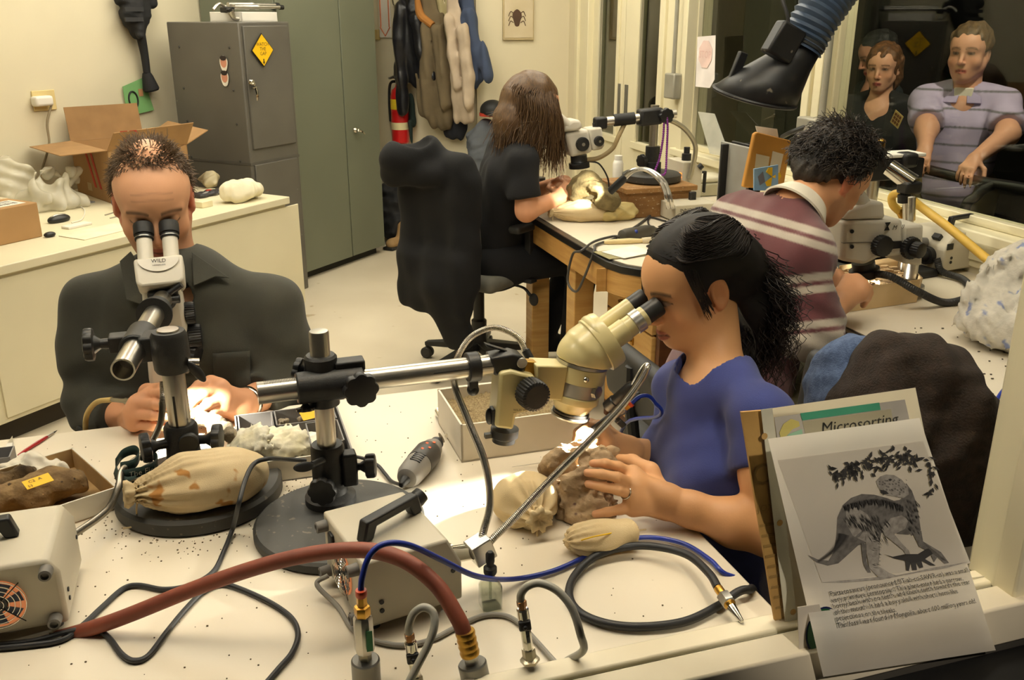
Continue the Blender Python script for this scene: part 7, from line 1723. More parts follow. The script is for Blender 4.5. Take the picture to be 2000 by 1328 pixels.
def counter_bits():
 t=thing('computer_mouse','black and silver computer mouse on the counter','mouse',Z(115,425,ZC));c=Z(115,428,ZC+.012);s=SDF(c-.09,c+.09,.004);s.ell(c,(.055,.03,.022),np.array([E3,M3,UZ]));s.cut(V(0,0,ZC+.001),-UZ);s.obj('shell',m_blk,t);s=SDF(c-.09,c+.09,.004);s.ell(c+UZ*.008,(.045,.012,.017),np.array([E3,M3,UZ]));s.cut(V(0,0,ZC+.004),-UZ);s.obj('silver_strip',m_alu,t)
 G().tube([Z(140,435,ZC+.004),Z(160,428,ZC+.004),Z(165,410,ZC+.004),Z(150,402,ZC+.004),Z(120,405,ZC+.004)],.0025,8).obj('cable',m_wht,t)
 G().ball(Z(97,458,ZC+.010),(.026,.018,.012),R=np.array([E3,M3,UZ])).obj('rubber_stopper',m_blk,label='small black rubber stopper beside the small carton',cat='stopper')
 G().box(Z(150,440,ZC+.006),(.12,.05,.012),np.array([E3,M3,UZ])).obj('white_adapter',m_wht,label='flat white plastic strip in front of the mouse',cat='plastic strip',bevel=.003)
 G().box(Z(195,452,ZC+.002),(.28,.16,.003),np.array([E3,M3,UZ])).obj('paper_sheet',mat('paper_cream',(232,224,196),.7),label='cream sheet of paper near the counter edge',cat='paper')
 G().box(Z(150,397,ZC+.004),(.14,.09,.006),np.array([E3,M3,UZ])).obj('grey_folder',mat('folder_grey',(140,138,136),.6),label='grey flat folder in front of the large cardboard box',cat='folder',bevel=.001)
 G().box(Z(398,398,ZC+.015),(.07,.05,.03),np.array([E3,M3,UZ])).obj('foam_block',mat('foam_cream',(226,216,180),.8),label='small cream foam block beside the head of the man',cat='block',bevel=.003)
 t=thing('tool_pouch','dark flat tool pouch with a red tag behind the white plaster lump','pouch',Z(408,378,ZC));c=Z(408,378,ZC+.008);s=SDF(c-.14,c+.14,.006);s.box(c,(.10,.045,.012),np.array([E3,M3,UZ]),rad=.01);s.warp(nfield(320,14,.006,2));s.cut(V(0,0,ZC+.001),-UZ);s.obj('pouch',mat('pouch_dark',(50,48,50),.5,spots=(40,.6,(150,146,140))),t);G().box(c+UZ*.018,(.03,.012,.004),np.array([E3,M3,UZ])).obj('red_tag',m_redp,t)
 G().tube([Z(218,392,ZC+.03),Z(222,402,ZC+.02),Z(236,405,ZC+.01),Z(232,395,ZC+.03),Z(226,388,ZC+.04)],.004,8).obj('cable_loop',mat('cable_slate',(76,76,84),.5),label='dark cable loop at the corner of the large cardboard box',cat='cable')
 G().tube([Z(205,420,ZC+.003),Z(235,412,ZC+.003),Z(245,418,ZC+.003),Z(215,426,ZC+.003)],.003,8).obj('wire_clip',m_alu,label='bent silver wire clip lying on the counter',cat='clip')
counter_bits()
def wall_things():
 c=MP(85,196,-4.378);t=thing('wall_outlet','cream wall outlet plate with a white plug above the counter','outlet',c)
 G().box(c+M3*.004,(.13,.008,.10),np.array([E3,M3,UZ])).obj('plate',mat('plate_cream',(222,200,140),.5),t,bevel=.003)
 G().box(c+M3*.03-E3*.03,(.10,.05,.05),np.array([E3,M3,UZ])).obj('plug',m_wht,t,bevel=.012,segs=3)
 G().tube([c+M3*.03+E3*.02-UZ*.02,MP(92,240,-4.35),MP(96,280,-4.35),MP(86,318,-4.35),MP(75,352,-4.32)],.006,8).obj('cable',mat('cable_taupe',(150,136,108),.6),t)
 # dark dust gun hanging in its holster on the wall
 t=thing('holster_tool','black canvas holster with a long nozzle hanging high on the left wall','holster',MP(270,60,-4.36));m_h=mat('holster_black',(30,30,32),.8,bump=.3)
 q=lambda x,y,o=.0:MP(x,y,-4.375+o);s=SDF(q(262,30)-.22,q(262,30)+.22,.007);Rm=np.array([E3,M3,UZ])
 s.chain([q(265,-10,.05),q(264,30,.05),q(268,58,.05)],[.085,.085,.055],k=.03,flat=(M3,.6));s.cap(q(232,-2,.05),q(255,2,.05),.03,.03,k=.02);s.cap(q(285,0,.05),q(296,5,.05),.03,.035,k=.02);s.cap(q(272,-10,.09),q(272,70,.09),.022,.022,k=.01);s.warp(nfield(331,12,.006,2));s.obj('holster',m_h,t)
 G().tube([q(273,60,.05),q(282,105,.05),q(287,142,.05)],[.028,.022,.020],12).obj('nozzle_tube',m_h,t);a,b=q(286,142,.05),q(293,166,.05);G().lathe(a,b-a,[(.022,0),(.03,.02),(.045,.09),(.040,.10),(.03,.08)],20).obj('nozzle_tip',m_h,t)
 for y in (18,38):G().box(q(262,y,.115),(.12,.008,.022),Rm).obj('strap',mat('strap_black',(44,44,46),.7),t)
 c=MP(266,186,-4.365);t=thing('green_card','green card with a printed ring standing behind the large cardboard box','card',c);ml=mat('card_green',(128,182,116),.6)
 u_=unit(E3+UZ*.10);v_=unit(UZ-E3*.10);G().prism([c+u_*x+v_*z for x,z in ((-.09,-.10),(.10,-.10),(.07,.085),(-.08,.06))],M3*.004).obj('card_sheet',ml,t)
 th=np.linspace(0,6.283,25);G().tube([c+M3*.006+u_*(-.03+.03*math.cos(a))+v_*(-.02+.045*math.sin(a))for a in th],.005,6,smooth=False).obj('printed_ring',m_ink,t);G().box(c+M3*.006+u_*.03+v_*.01,(.03,.002,.04),Rm).obj('printed_mark',mat('mark_tan',(190,140,100),.6),t)
 # on top of the locker
 zt=1.551;t=thing('white_tray','white plastic tray on top of the grey locker','tray',EM(4.05,-3.85,zt));g=G();ebox(g,3.92,4.2,-3.95,-3.72,zt,zt+.006);g.obj('bottom',m_wht,t)
 for (e0,e1,m0,m1)in ((3.92,4.2,-3.726,-3.72),(3.92,4.2,-3.95,-3.944),(3.92,3.926,-3.95,-3.72),(4.194,4.2,-3.95,-3.72)):g=G();ebox(g,e0,e1,m0,m1,zt,zt+.05);g.obj('side',m_wht,t,bevel=.002)
 t=thing('camera_tripod','folded silver and black tripod lying across the white tray','tripod',EM(4.08,-3.8,zt+.05))
 for k in range(3):a=EM(3.90,-3.83+.04*k,zt+.075+.012*(k==1));b=EM(4.235,-3.79+.03*k,zt+.075+.012*(k==1));ax=unit(b-a);L=np.linalg.norm(b-a);G().lathe(a,ax,[(.012,0),(.012,L*.45),(.014,L*.46),(.014,L*.52),(.010,L*.53),(.010,L)],12).obj('leg',m_alu,t);G().cyl(b,b+ax*.025,.013,seg=12).obj('foot',m_blk,t)
 c=EM(3.88,-3.78,zt+.06);G().box(c,(.05,.06,.03),Rm).obj('head',m_blk,t,bevel=.006);G().tube([c,c-E3*.05+UZ*.03,c-E3*.10-UZ*.0],.008,8).obj('pan_handle',m_alu,t)
 t=thing('clamp_head','silver clamp head on the front corner of the grey locker top','clamp',EM(3.87,-3.72,zt));c=EM(3.86,-3.72,zt+.02);G().tube([c-E3*.02+UZ*.035,c,c+E3*.03-UZ*.005],[.018,.012,.014],10).obj('clamp_body',m_alu,t);lobed(G(),c+UZ*.03-E3*.02,UZ-E3*.5,.016,.02).obj('knob',m_blk,t)
wall_things()
# ================================================================== COAT WALL
EC=float(e_c)
def cw(x,y,off=.10):return PLN(x,y,E2,EC-off)
def coat(name,label,outline,sleeves,m,thick=.07,off=.11,seed=1,collar=None,cat='coat'):
 """outline: chain of (x, y, half width px) down the body; sleeves: chains of (x, y, radius px)"""
 c=cw(outline[0][0],outline[0][1],off);t=thing(name,label,cat,cw(outline[-1][0],outline[-1][1],off),'coats on the rail')
 allp=[cw(x,y,off)for x,y,_ in outline]+[cw(x,y,off)for sl in sleeves for x,y,_ in sl];lo=np.min(allp,0)-.22;hi=np.max(allp,0)+.22
 s=SDF(lo,hi,.009);k=6.4/1800
 pts=[cw(x,y,off)for x,y,_ in outline];rs=[w_*k for*_,w_ in outline]
 s.chain(pts,rs,k=.03,flat=(E3,.45))
 for sl in sleeves:s.chain([cw(x,y,off+.04)for x,y,_ in sl],[w_*k for*_,w_ in sl],k=.02,flat=(E3,.8))
 def folds(X,Y,Zz):
  y=(X-c[0])*M2[0]+(Y-c[1])*M2[1];return.012*np.sin(y*48+seed+1.5*np.sin(Zz*4))+.006*np.sin(y*95+Zz*12+seed)
 s.warp(folds);s.warp(nfield(seed,5,.010,2));o=s.obj('coat_body',m,t,smooth=1)
 if collar:
  pts,mc=collar;G().tube([cw(x,y,off+.05)for x,y in pts],[.02,.03,.025],10).obj('collar',mc,t)
 return t
m_leather=mat('leather_black',(28,28,32),.35,var=.2,scale=30,bump=.3,bscale=60)
coat('leather_jacket','black leather jacket hanging first on the coat rail above the extinguisher',[(800,-25,20),(800,30,26),(805,90,27),(815,150,24)],[[(785,15,14),(778,80,15),(782,150,14),(784,212,11)],[(815,40,13),(826,100,14),(838,148,11)]],m_leather,seed=2)
coat('wool_coat','olive brown wool coat with a tan collar on the rail',[(835,-20,18),(840,40,24),(848,120,28),(855,190,30),(860,222,30)],[[(835,60,14),(832,140,16),(828,218,14)],[(850,60,14),(866,140,18),(870,196,16)]],mat('wool_olive',(108,94,70),.95,bump=.4),seed=5,collar=([(815,0),(822,30),(845,50)],mat('collar_tan',(168,112,50),.8)))
coat('pale_coat','pale khaki coat between the wool coat and the beige jacket',[(860,-20,14),(866,40,20),(872,120,22),(876,180,18)],[],mat('khaki_pale',(176,164,122),.9,bump=.3),seed=9,off=.07)
coat('beige_jacket','pale beige nylon jacket on the coat rail',[(885,0,14),(890,60,20),(900,150,22),(906,225,20)],[[(880,40,11),(888,110,13),(898,165,12)],[(900,60,11),(912,150,12),(915,200,11)]],mat('nylon_beige',(182,164,142),.7,bump=.3),seed=12,off=.15)
coat('denim_jacket','blue denim jacket hanging last on the coat rail',[(905,-20,16),(915,40,20),(925,100,20),(932,150,18)],[[(918,30,13),(935,100,13),(950,145,12)],[(905,40,12),(920,100,12),(928,155,11)]],mat('denim_blue',(60,72,98),.9,bump=.4,bscale=300),seed=15,off=.09)
t=thing('coat_rail','white coat rail with hooks along the coat wall','coat rail',cw(845,5,.02));a,b=cw(768,4,.02),cw(915,2,.02)
G().box((a+b)/2,(np.linalg.norm(b-a),.02,.06),np.array([unit(b-a),E3,UZ])).obj('rail_board',m_trim,t,bevel=.004)
for k in range(6):p=lerp(a,b,.08+.17*k);G().tube([p-E3*.01,p-E3*.06-UZ*.02,p-E3*.08+UZ*.02],.006,8).obj('hook',m_chrome,t)
coat('dark_cloth','dark cloth bag showing below the beige jacket',[(880,225,20),(890,250,24)],[],mat('cloth_navy_dark',(30,32,40),.9),seed=19,off=.06,cat='bag')
coat('dark_apron','dark green apron hanging behind the leather jacket',[(800,190,8),(804,235,10)],[[(802,240,2),(806,290,2)]],mat('apron_green',(28,44,40),.9),seed=23,off=.05,cat='apron')
def extinguisher():
 c=cw(781,252,.09);t=thing('fire_extinguisher','red fire extinguisher with yellow label on the coat wall','fire extinguisher',cw(783,280,.09));top=cw(772,168,.09);bot=cw(783,280,.09);ax=UZ
 h=.40;r=.062;G().lathe(bot,UZ,[(.05,0),(r,.012),(r,.33),(.05,.37),(.025,.39),(.02,.41)],28).obj('cylinder',mat('extinguisher_red',(190,24,26),.3,coat=.5),t)
 p=bot+UZ*.41;G().lathe(p,UZ,[(.022,0),(.022,.03),(.012,.035),(.012,.05)],16).obj('valve',m_alu,t);G().tube([p+UZ*.03,p+UZ*.05-E3*.05,p+UZ*.045-E3*.11],[.012,.011,.008],8).obj('lever',m_alu,t);G().tube([p+UZ*.02,p-M3*.07,bot-M3*.085+UZ*.28,bot-M3*.08+UZ*.15],.010,8).obj('hose',m_blk,t)
 G().lathe(bot+UZ*.24,UZ,[(r+.001,0),(r+.001,.07)],28,caps=False).obj('yellow_label',mat('label_yellow',(220,190,40),.5),t);G().lathe(bot+UZ*.10,UZ,[(r+.001,0),(r+.001,.05)],28,caps=False).obj('white_label',mat('label_pale',(220,206,160),.5),t)
extinguisher()
def arrow_sign():
 c=cw(752,35,.012);x=unit(cw(760,35,.012)-cw(744,35,.012));t=thing('arrow_sign','white vertical sign with a red outlined arrow beside the tall cabinet','sign',c)
 G().prism([c+x*a+UZ*z for a,z in ((-.05,.14),(.05,.14),(.05,-.13),(-.05,-.13))],-E3*.003).obj('panel',m_wht,t);m_o=mat('print_orange',(216,120,74),.6)
 pts=[(-.035,.13),(.035,.13),(.035,-.06),(.042,-.06),(0,-.12),(-.042,-.06),(-.035,-.06),(-.035,.13)];G().tube([c+x*a+UZ*z-E3*.005 for a,z in pts],.004,6,smooth=False).obj('arrow_outline',m_o,t)
 c=cw(737,68,.012);G().box(c,(.035,.03,.07),np.array([x,E3,UZ])).obj('wall_thermostat',mat('thermostat_tan',(196,172,110),.6),label='small tan box on the wall edge beside the tall cabinet',cat='wall box',bevel=.004)
arrow_sign()
def picture():
 a,b=BP(982,72,B_BACK-.012),BP(1042,72,B_BACK-.012);w_=np.linalg.norm(b-a);t=thing('fossil_picture','pale framed print of a dark fossil insect on the back wall','picture',(a+b)/2)
 c=(a+b)/2+UZ*.21;G().box(c,(w_,.02,.46),np.array([N3,D3,UZ])).obj('board',mat('picture_board',(196,178,138),.7),t,bevel=.003);G().box(c-D3*.012,(w_-.02,.004,.43),np.array([N3,D3,UZ])).obj('print_sheet',mat('print_paper',(214,200,172),.7,rgb2=(200,184,150),scale=8),t)
 c2=BP(1010,35,B_BACK-.028);th=np.linspace(0,6.283,22,endpoint=False)
 G().prism([c2+N3*.03*math.cos(a_)*(1+.2*math.sin(3*a_))+UZ*.055*math.sin(a_)for a_ in th],D3*.002).obj('insect_print',mat('print_brown',(84,60,44),.7),t);g=G()
 for k in range(6):sg=1 if k%2 else -1;z=.03-.03*(k//2);g.tube([c2+UZ*z+N3*.025*sg,c2+UZ*(z+.01)+N3*.045*sg,c2+UZ*(z-.02)+N3*.06*sg],.0025,5)
 g.obj('leg_prints',mat('print_brown',(84,60,44),.7),t,kind='stuff')
picture()
def back_floor():
 c=Z(772,470,.0);t=thing('black_backpack','black backpack on the floor beside the tall cabinet','backpack',c);s=SDF(c-[.25,.25,0],c+[.3,.3,.5],.010);s.cap(c+UZ*.14,c+UZ*.28,.13,.11,k=.03);s.cap(c+UZ*.10-D3*.08,c+UZ*.16-D3*.08,.08,.07,k=.03);s.ell(c+UZ*.38,(.09,.05,.05),k=.03);s.warp(nfield(401,6,.02,3));s.cut(V(0,0,.002),-UZ);s.obj('bag',mat('backpack_black',(22,22,24),.8,bump=.3),t)
 c=Z(765,487,0);t=thing('shoe','brown and dark shoe standing beside the tall cabinet','shoe',c);s=SDF(c-[.15,.15,0],c+[.18,.2,.25],.007);s.cap(c+UZ*.04,c+UZ*.04+E3*.15,.04,.035,k=.02);s.cap(c+UZ*.05+E3*.13,c+UZ*.14+E3*.15,.04,.04,k=.03);s.cut(V(0,0,.002),-UZ);s.obj('upper',mat('shoe_tan',(160,128,84),.8),t);G().box(c+UZ*.012+E3*.07,(.24,.09,.022),np.array([E3,M3,UZ])).obj('sole',m_blk,t,bevel=.008)
 p=BP(945,262,B_BACK-.15);t=thing('grey_rucksack','blue grey rucksack against the back wall behind the long haired person','rucksack',V(p[0],p[1],0));s=SDF(V(p[0]-.25,p[1]-.25,0),V(p[0]+.25,p[1]+.25,.98),.011);s.cap(V(p[0],p[1],.62),V(p[0],p[1],.80),.13,.11,k=.03);s.warp(nfield(405,6,.02,3));s.obj('bag',mat('rucksack_grey',(84,88,94),.85,bump=.3),t);g=G();wb=V(p[0],p[1],0);g.cyl(wb,wb+UZ*.52,.16,.17,28);g.obj('stool',mat('stool_dark',(60,58,54),.6),label='round dark stool carrying the blue grey rucksack',cat='stool',bevel=.01)
 c=V(p[0]+.06,p[1],.985);t=thing('baseball_hat','black cap with a red band on top of the rucksack','hat',c-UZ*.04);s=SDF(c-.16,c+.16,.007);s.ell(c,(.085,.095,.07));s.cut(c-UZ*.02,-UZ);s.box(c-D3*.09-UZ*.018,(.07,.07,.006),np.array([N3,D3,UZ]),rad=.005);s.obj('crown',m_rubber,t);G().lathe(c-UZ*.035,UZ,[(.089,0),(.089,.02)],24).obj('band',m_redp,t)
back_floor()
# ================================================================== BACK BENCH (far half, in front of the long haired person)
ZB=T_NEAR+.002
def bag_far():
 s_=sandbag('canvas_sandbag','long pale sandbag in front of the long haired person on the far bench',Z(1080,414,.79),Z(1215,408,.79),.16,.075,m_canvas,seed=31,z0=ZB,fold_amp=.003)
 c=Z(1200,414,.785);t=thing('canvas_sandbag','empty folded canvas bag lying over the end of the long pale sandbag','sandbag',V(c[0],c[1],ZB));s=SDF(c-[.15,.15,.04],c+[.16,.15,.08],.006);s.ell(c,(.10,.07,.045),np.array([N3,D3,UZ]),k=.02);s.warp(nfield(35,9,.016,3));s.cut(V(0,0,ZB),-UZ);s.obj('bag',mat('canvas_olive',(198,178,120),.9,bump=.3),t)
 t=thing('fossil_skull','dark olive fossil resting on the pale sandbag under the far microscope','fossil',Z(1160,400,.83));s=SDF(P(1150,390,3.9)-[.2,.25,.12],P(1150,390,3.9)+[.25,.25,.18],.006)
 s.chain([P(1128,375,3.95),P(1145,360,3.93),P(1170,375,3.88),P(1200,400,3.84)],[.035,.045,.045,.025],k=.03);s.cap(P(1125,365,3.95),P(1132,400,3.9),.03,.03,k=.03);s.ell(P(1158,385,3.86),.02,k=.02,op='-');s.warp(nfield(37,8,.014,4));s.obj('fossil',m_rock,t)
bag_far()
def far_scope():
 bz=ZB+.135;b=Z(1272,352,bz);t=thing('stereo_microscope','white boom microscope on a wooden riser at the far bench','microscope',V(b[0],b[1],bz));b=V(b[0],b[1],bz)
 G().lathe(b,UZ,[(.125,0),(.13,.005),(.13,.03),(.12,.036)],40).obj('base_plate',m_base,t)
 pt=lambda z:V(b[0],b[1],z);top=P(1278,205,b[1])[2]
 G().lathe(pt(bz+.03),UZ,[(.04,0),(.04,.05),(.032,.055),(.032,.12)],24).obj('post_socket',m_blkmetal,t);G().lathe(pt(bz+.1),UZ,[(.019,0),(.019,top-bz-.1)],24).obj('post',m_steel,t)
 knob(t,pt(bz+.09)-N3*.03-D3*.01,-N3-D3*.3,.02,.03,.02)
 a0,a1=P(1320,222,b[1]-.03),P(1172,238,b[1]-.08);ad=unit(a1-a0);G().cyl(a0,a1,.019,seg=24).obj('boom_arm',m_steel,t);G().box(lerp(a0,a1,.35),(.10,.06,.07),np.array([ad,D3,UZ])).obj('clamp',m_blkmetal,t,bevel=.01);G().cyl(lerp(a0,a1,.55),lerp(a0,a1,.82),.026,seg=20).obj('tape_wrap',m_rubber,t)
 lobed(G(),lerp(a0,a1,.18)-D3*.02,-D3,.034,.03).obj('clamp_knob',m_blk,t);d0=float(a1[1]);q=lambda x,y,o=0.0:P(x,y,d0+o)
 G().box(q(1172,240),(.05,.05,.05),np.array([ad,D3,UZ])).obj('end_clamp',m_blk,t,bevel=.008);G().cyl(q(1164,240),q(1166,262),.016,seg=16).obj('drop_post',m_blk,t)
 G().prism([q(x,y,-.04)for x,y in ((1104,262),(1150,252),(1158,296),(1150,300),(1116,308))],D3*.09).obj('body',m_scopewhite,t,bevel=.012,segs=3);G().prism([q(x,y,-.04)for x,y in ((1150,252),(1176,248),(1182,285),(1176,292),(1158,295))],D3*.08).obj('focus_housing',m_scopewhite,t,bevel=.008)
 for x,y,r in ((1136,281,.030),(1168,275,.022)):c=q(x,y,-.04);fluted(G(),c,-D3,r,.022).obj('focus_knob',m_blk,t);G().cyl(c-D3*.022,c-D3*.024,r*.25,seg=12).obj('knob_cap',m_alu,t)
 G().prism([q(x,y,-.05)for x,y in ((1100,258),(1104,246),(1118,234),(1134,234),(1140,250),(1128,256))],D3*.10).obj('prism_head',m_scopewhite,t,bevel=.012,segs=3)
 for o in (-.033,.033):a,e=q(1112,245,o),q(1090,226,o);G().cyl(a,e,.017,seg=20).obj('eyepiece_tube',m_scopewhite,t);x=unit(e-a);G().lathe(e,x,[(.02,0),(.022,.01),(.022,.04),(.015,.042)],20).obj('eyecup',m_blk,t)
 c0,c1=q(1130,303),q(1132,330);G().lathe(c0,c1-c0,[(.036,0),(.036,.03),(.045,.032),(.045,.055),(.03,.056)],28).obj('ring_light',m_blk,t)
 G().tube([q(1146,312),q(1170,308),q(1196,290),q(1210,262),q(1222,240,.03),P(1240,226,b[1])],.010,10).obj('light_cable',mat('cable_tan',(164,144,104),.5),t)
 G().tube([P(1262,227,b[1]),P(1300,232,b[1]+.03),P(1335,250,b[1]+.06),P(1358,285,b[1]+.08),P(1352,330,b[1]+.1),P(1346,350,b[1]+.1)],.011,10).obj('light_guide',mat('guide_grey',(172,164,140),.35,.5),t)
 G().tube([q(1150,315),q(1170,320),q(1186,345),q(1190,368)],.004,6).obj('black_wire',m_cord,t)
 bd=thing('bead_string','string of purple beads hanging from the far microscope post','beads',P(1285,340,b[1]-.1));pts=[P(1298,222,b[1]-.08),P(1295,270,b[1]-.09),P(1288,310,b[1]-.1),P(1280,335,b[1]-.13),P(1292,342,b[1]-.14),P(1300,335,b[1]-.12),P(1302,300,b[1]-.1),P(1304,250,b[1]-.09),P(1302,222,b[1]-.08)]
 g=G();[g.ball(p,.0055,8,6)for p in resample(spline(np.array(pts),120),62)];g.obj('beads',mat('bead_purple',(120,40,130),.25),bd,kind='stuff')
 w_=thing('wooden_riser','paint spattered wooden block riser under the far microscope','riser',V(b[0],b[1],ZB));m_w=mat('riser_wood',(160,118,68),.7,rgb2=(136,96,52),scale=3,stretch=(2,10,10),spots=(20,.66,(222,206,172)))
 c=V(b[0]-.02,b[1]-.02,0);G().box(c+UZ*(ZB+.055),(.30,.26,.11),np.array([N3,D3,UZ])).obj('block',m_w,w_,bevel=.003);G().box(c+UZ*(ZB+.121),(.34,.30,.022),np.array([N3,D3,UZ])).obj('board',m_w,w_,bevel=.003)
 return b
FB=far_scope()
def far_light():
 T=frame(Z(1330,402,ZB),N3,UZ);t=thing('light_source_box','upright beige light box behind the wooden riser on the far bench','light source',T[:3,3],'fibre light boxes')
 G(T).prism([(0,0,.01),(.10,0,.01),(.10,0,.16),(.06,0,.20),(0,0,.20)],(0,.16,0)).obj('case',m_box_beige,t,bevel=.005)
 for k in range(7):G(T).box((-.002,.02+.0,.05+.016*k),(.004,.02,.006)).obj('vent_slot',mat('vent_glow',(255,150,60),.5,emit=((255,140,50),2.0)),t)
 G(T).prism([(.10,.02,.15),(.135,.02,.15),(.135,.02,.05),(.125,.02,.05),(.125,.02,.14),(.10,.02,.14)],(0,.02,0)).obj('handle',m_blk,t,bevel=.003)
 p=xf(T,(.04,.05,.20));G().lathe(p,UZ,[(.022,0),(.022,.03),(.014,.032),(.014,.06)],16).obj('guide_socket',m_blk,t);p=xf(T,(.08,.0,.17));G().lathe(p,unit(N3+UZ-D3*.3),[(.014,0),(.014,.02)],16).obj('dial',m_blk,t)
 T=frame(Z(1318,436,ZB),N3,UZ);t=thing('power_supply','low beige power supply box with two light guides on the far bench','power supply',T[:3,3]);G(T).box((.10,.07,.04),(.20,.14,.07)).obj('case',m_box_beige,t,bevel=.004)
 lobed(G(),xf(T,(.13,0,.04)),-D3,.016,.015).obj('dial',m_blk,t);text('lettering','INNOVAR',xf(T,(.02,-.001,.045)),N3,UZ,.022,m_ink,t);G(T).box((.13,.10,.09),(.03,.02,.04)).obj('plug',m_blk,t,bevel=.004)
 m_g=m_gneck;a=xf(T,(-.02,.03,.06))
 tips=[]
 for k in (0,1):
  pts=[a+N3*.02*k,P(1305+8*k,400,3.62),P(1290+8*k,355,3.64),P(1262+6*k,332,3.68),P(1235+4*k,333,3.70),P(1216,350+3*k,3.72)];G().tube(pts,.0085,10,n=60).obj('gooseneck',m_g,t)
  e0,e1=P(1222,344+3*k,3.715),P(1192,372+3*k,3.74);G().lathe(e0,e1-e0,[(.012,0),(.014,.02),(.014,np.linalg.norm(e1-e0))],14).obj('neck_tip',m_blk,t)
 tip_lamp('fibre_light_far',P(1186,368,3.745),P(1140,372,3.88),10,60)
far_light()
def far_small():
 g=G();b=Z(1206,352,ZB+.0);b=Z(1206,356,ZB);g.lathe(b,UZ,[(.026,0),(.028,.004),(.028,.10),(.022,.115),(.018,.118)],24);t=thing('white_bottle','white plastic bottle behind the sandbag on the far bench','bottle',b);g.obj('bottle_body',m_wht,t);G().lathe(b+UZ*.118,UZ,[(.021,0),(.021,.022)],20).obj('cap',m_wht,t)
 b=Z(1053,380,ZB);t=thing('glass_jar','small glass jar with a black lid behind the long haired person','jar',b);G().lathe(b,UZ,[(.03,0),(.032,.004),(.032,.06),(.026,.068)],24).obj('jar_body',mat('jar_pale',(206,196,170),.2,alpha=.8),t);G().lathe(b+UZ*.068,UZ,[(.03,0),(.03,.016)],24).obj('lid',m_blk,t)
 T=frame(Z(1040,392,ZB),N3,UZ);G(T).box((.02,.05,.015),(.16,.12,.03)).obj('wood_box',m_oak,label='shallow pale wooden box beside the arms of the long haired person',cat='box',bevel=.002)
 # rotary tool, its cord looping over the edge, brush and papers near the corner
 p0,p1=Z(1212,462,ZB+.02),Z(1262,452,ZB+.02);ax=unit(p1-p0);t=thing('rotary_tool','dark rotary tool with a blue dot lying on the far bench corner','rotary tool',V(*((p0+p1)/2)[:2],ZB));L=np.linalg.norm(p1-p0)
 G().lathe(p0,ax,[(.012,0),(.024,.008),(.027,.03),(.026,L),(.018,L+.04),(.010,L+.05),(.004,L+.08)],24).obj('body',mat('tool_olive',(70,66,58),.5),t);c=lerp(p0,p1,.5)-D3*.022+UZ*.014;G().ball(c,.008).obj('blue_dot',m_bluehose,t)
 G().tube([p0,Z(1195,462,ZB+.01),Z(1160,472,ZB+.01),Z(1135,490,ZB+.004),W(1.28,3.22,.71),W(1.27,3.24,.60),W(1.275,3.16,.58),W(1.285,3.10,.66),W(1.31,3.08,.755),Z(1165,478,ZB+.006),Z(1205,464,ZB+.006),Z(1245,440,ZB+.006),Z(1285,412,ZB+.006),Z(1320,408,ZB+.006)],.005,8,n=140).obj('cord',mat('cord_slate',(72,70,66),.5),t)
 G().tube([Z(1300,432,ZB+.004),Z(1270,425,ZB+.004),Z(1268,440,ZB+.004),Z(1290,448,ZB+.004),Z(1320,444,ZB+.004)],.004,8).obj('cable_loop',m_cord,label='dark cable loop beside the dark rotary tool',cat='cable')
 a,b=Z(1180,473,ZB+.008),Z(1260,470,ZB+.008);t=thing('wide_brush','pale wooden handled brush behind the papers on the bench corner','brush',a);G().lathe(a,b-a,[(.006,0),(.010,.02),(.012,.10),(.008,.15)],12).obj('brush_handle',mat('handle_pale',(226,204,150),.5),t);G().lathe(a+unit(b-a)*.15,b-a,[(.012,0),(.014,.03),(.010,.05)],10).obj('bristles',mat('bristle_cream',(214,200,170),.8),t)
 for k,(x,y,rz,m,lab)in enumerate(((1212,495,.1,mat('zip_bag',(160,152,112),.3),'clear bag with grey papers at the bench corner'),(1228,492,.35,mat('paper_bright',(236,230,220),.7),'white sheet of paper lying on the bench corner'))):
  c=Z(x,y,ZB+.002+.003*k);u_=unit(N3+D3*rz);G().box(c,(.16,.12,.002),np.array([u_,np.cross(UZ,u_),UZ])).obj('paper_sheet',m,label=lab,cat='paper')
 T=frame(Z(1365,385,ZB),N3,UZ);t=thing('clear_bin','clear plastic bin of packing material behind the far light box','bin',T[:3,3]);G(T).box((.10,.08,.03),(.2,.15,.06)).obj('bin_body',mat('bin_clear',(196,190,160),.3,alpha=.7),t,bevel=.006);G(T).box((.09,.10,.075),(.24,.16,.025)).obj('foam_sheet',mat('foam_sheet',(214,208,184),.6),t,bevel=.008)
far_small()
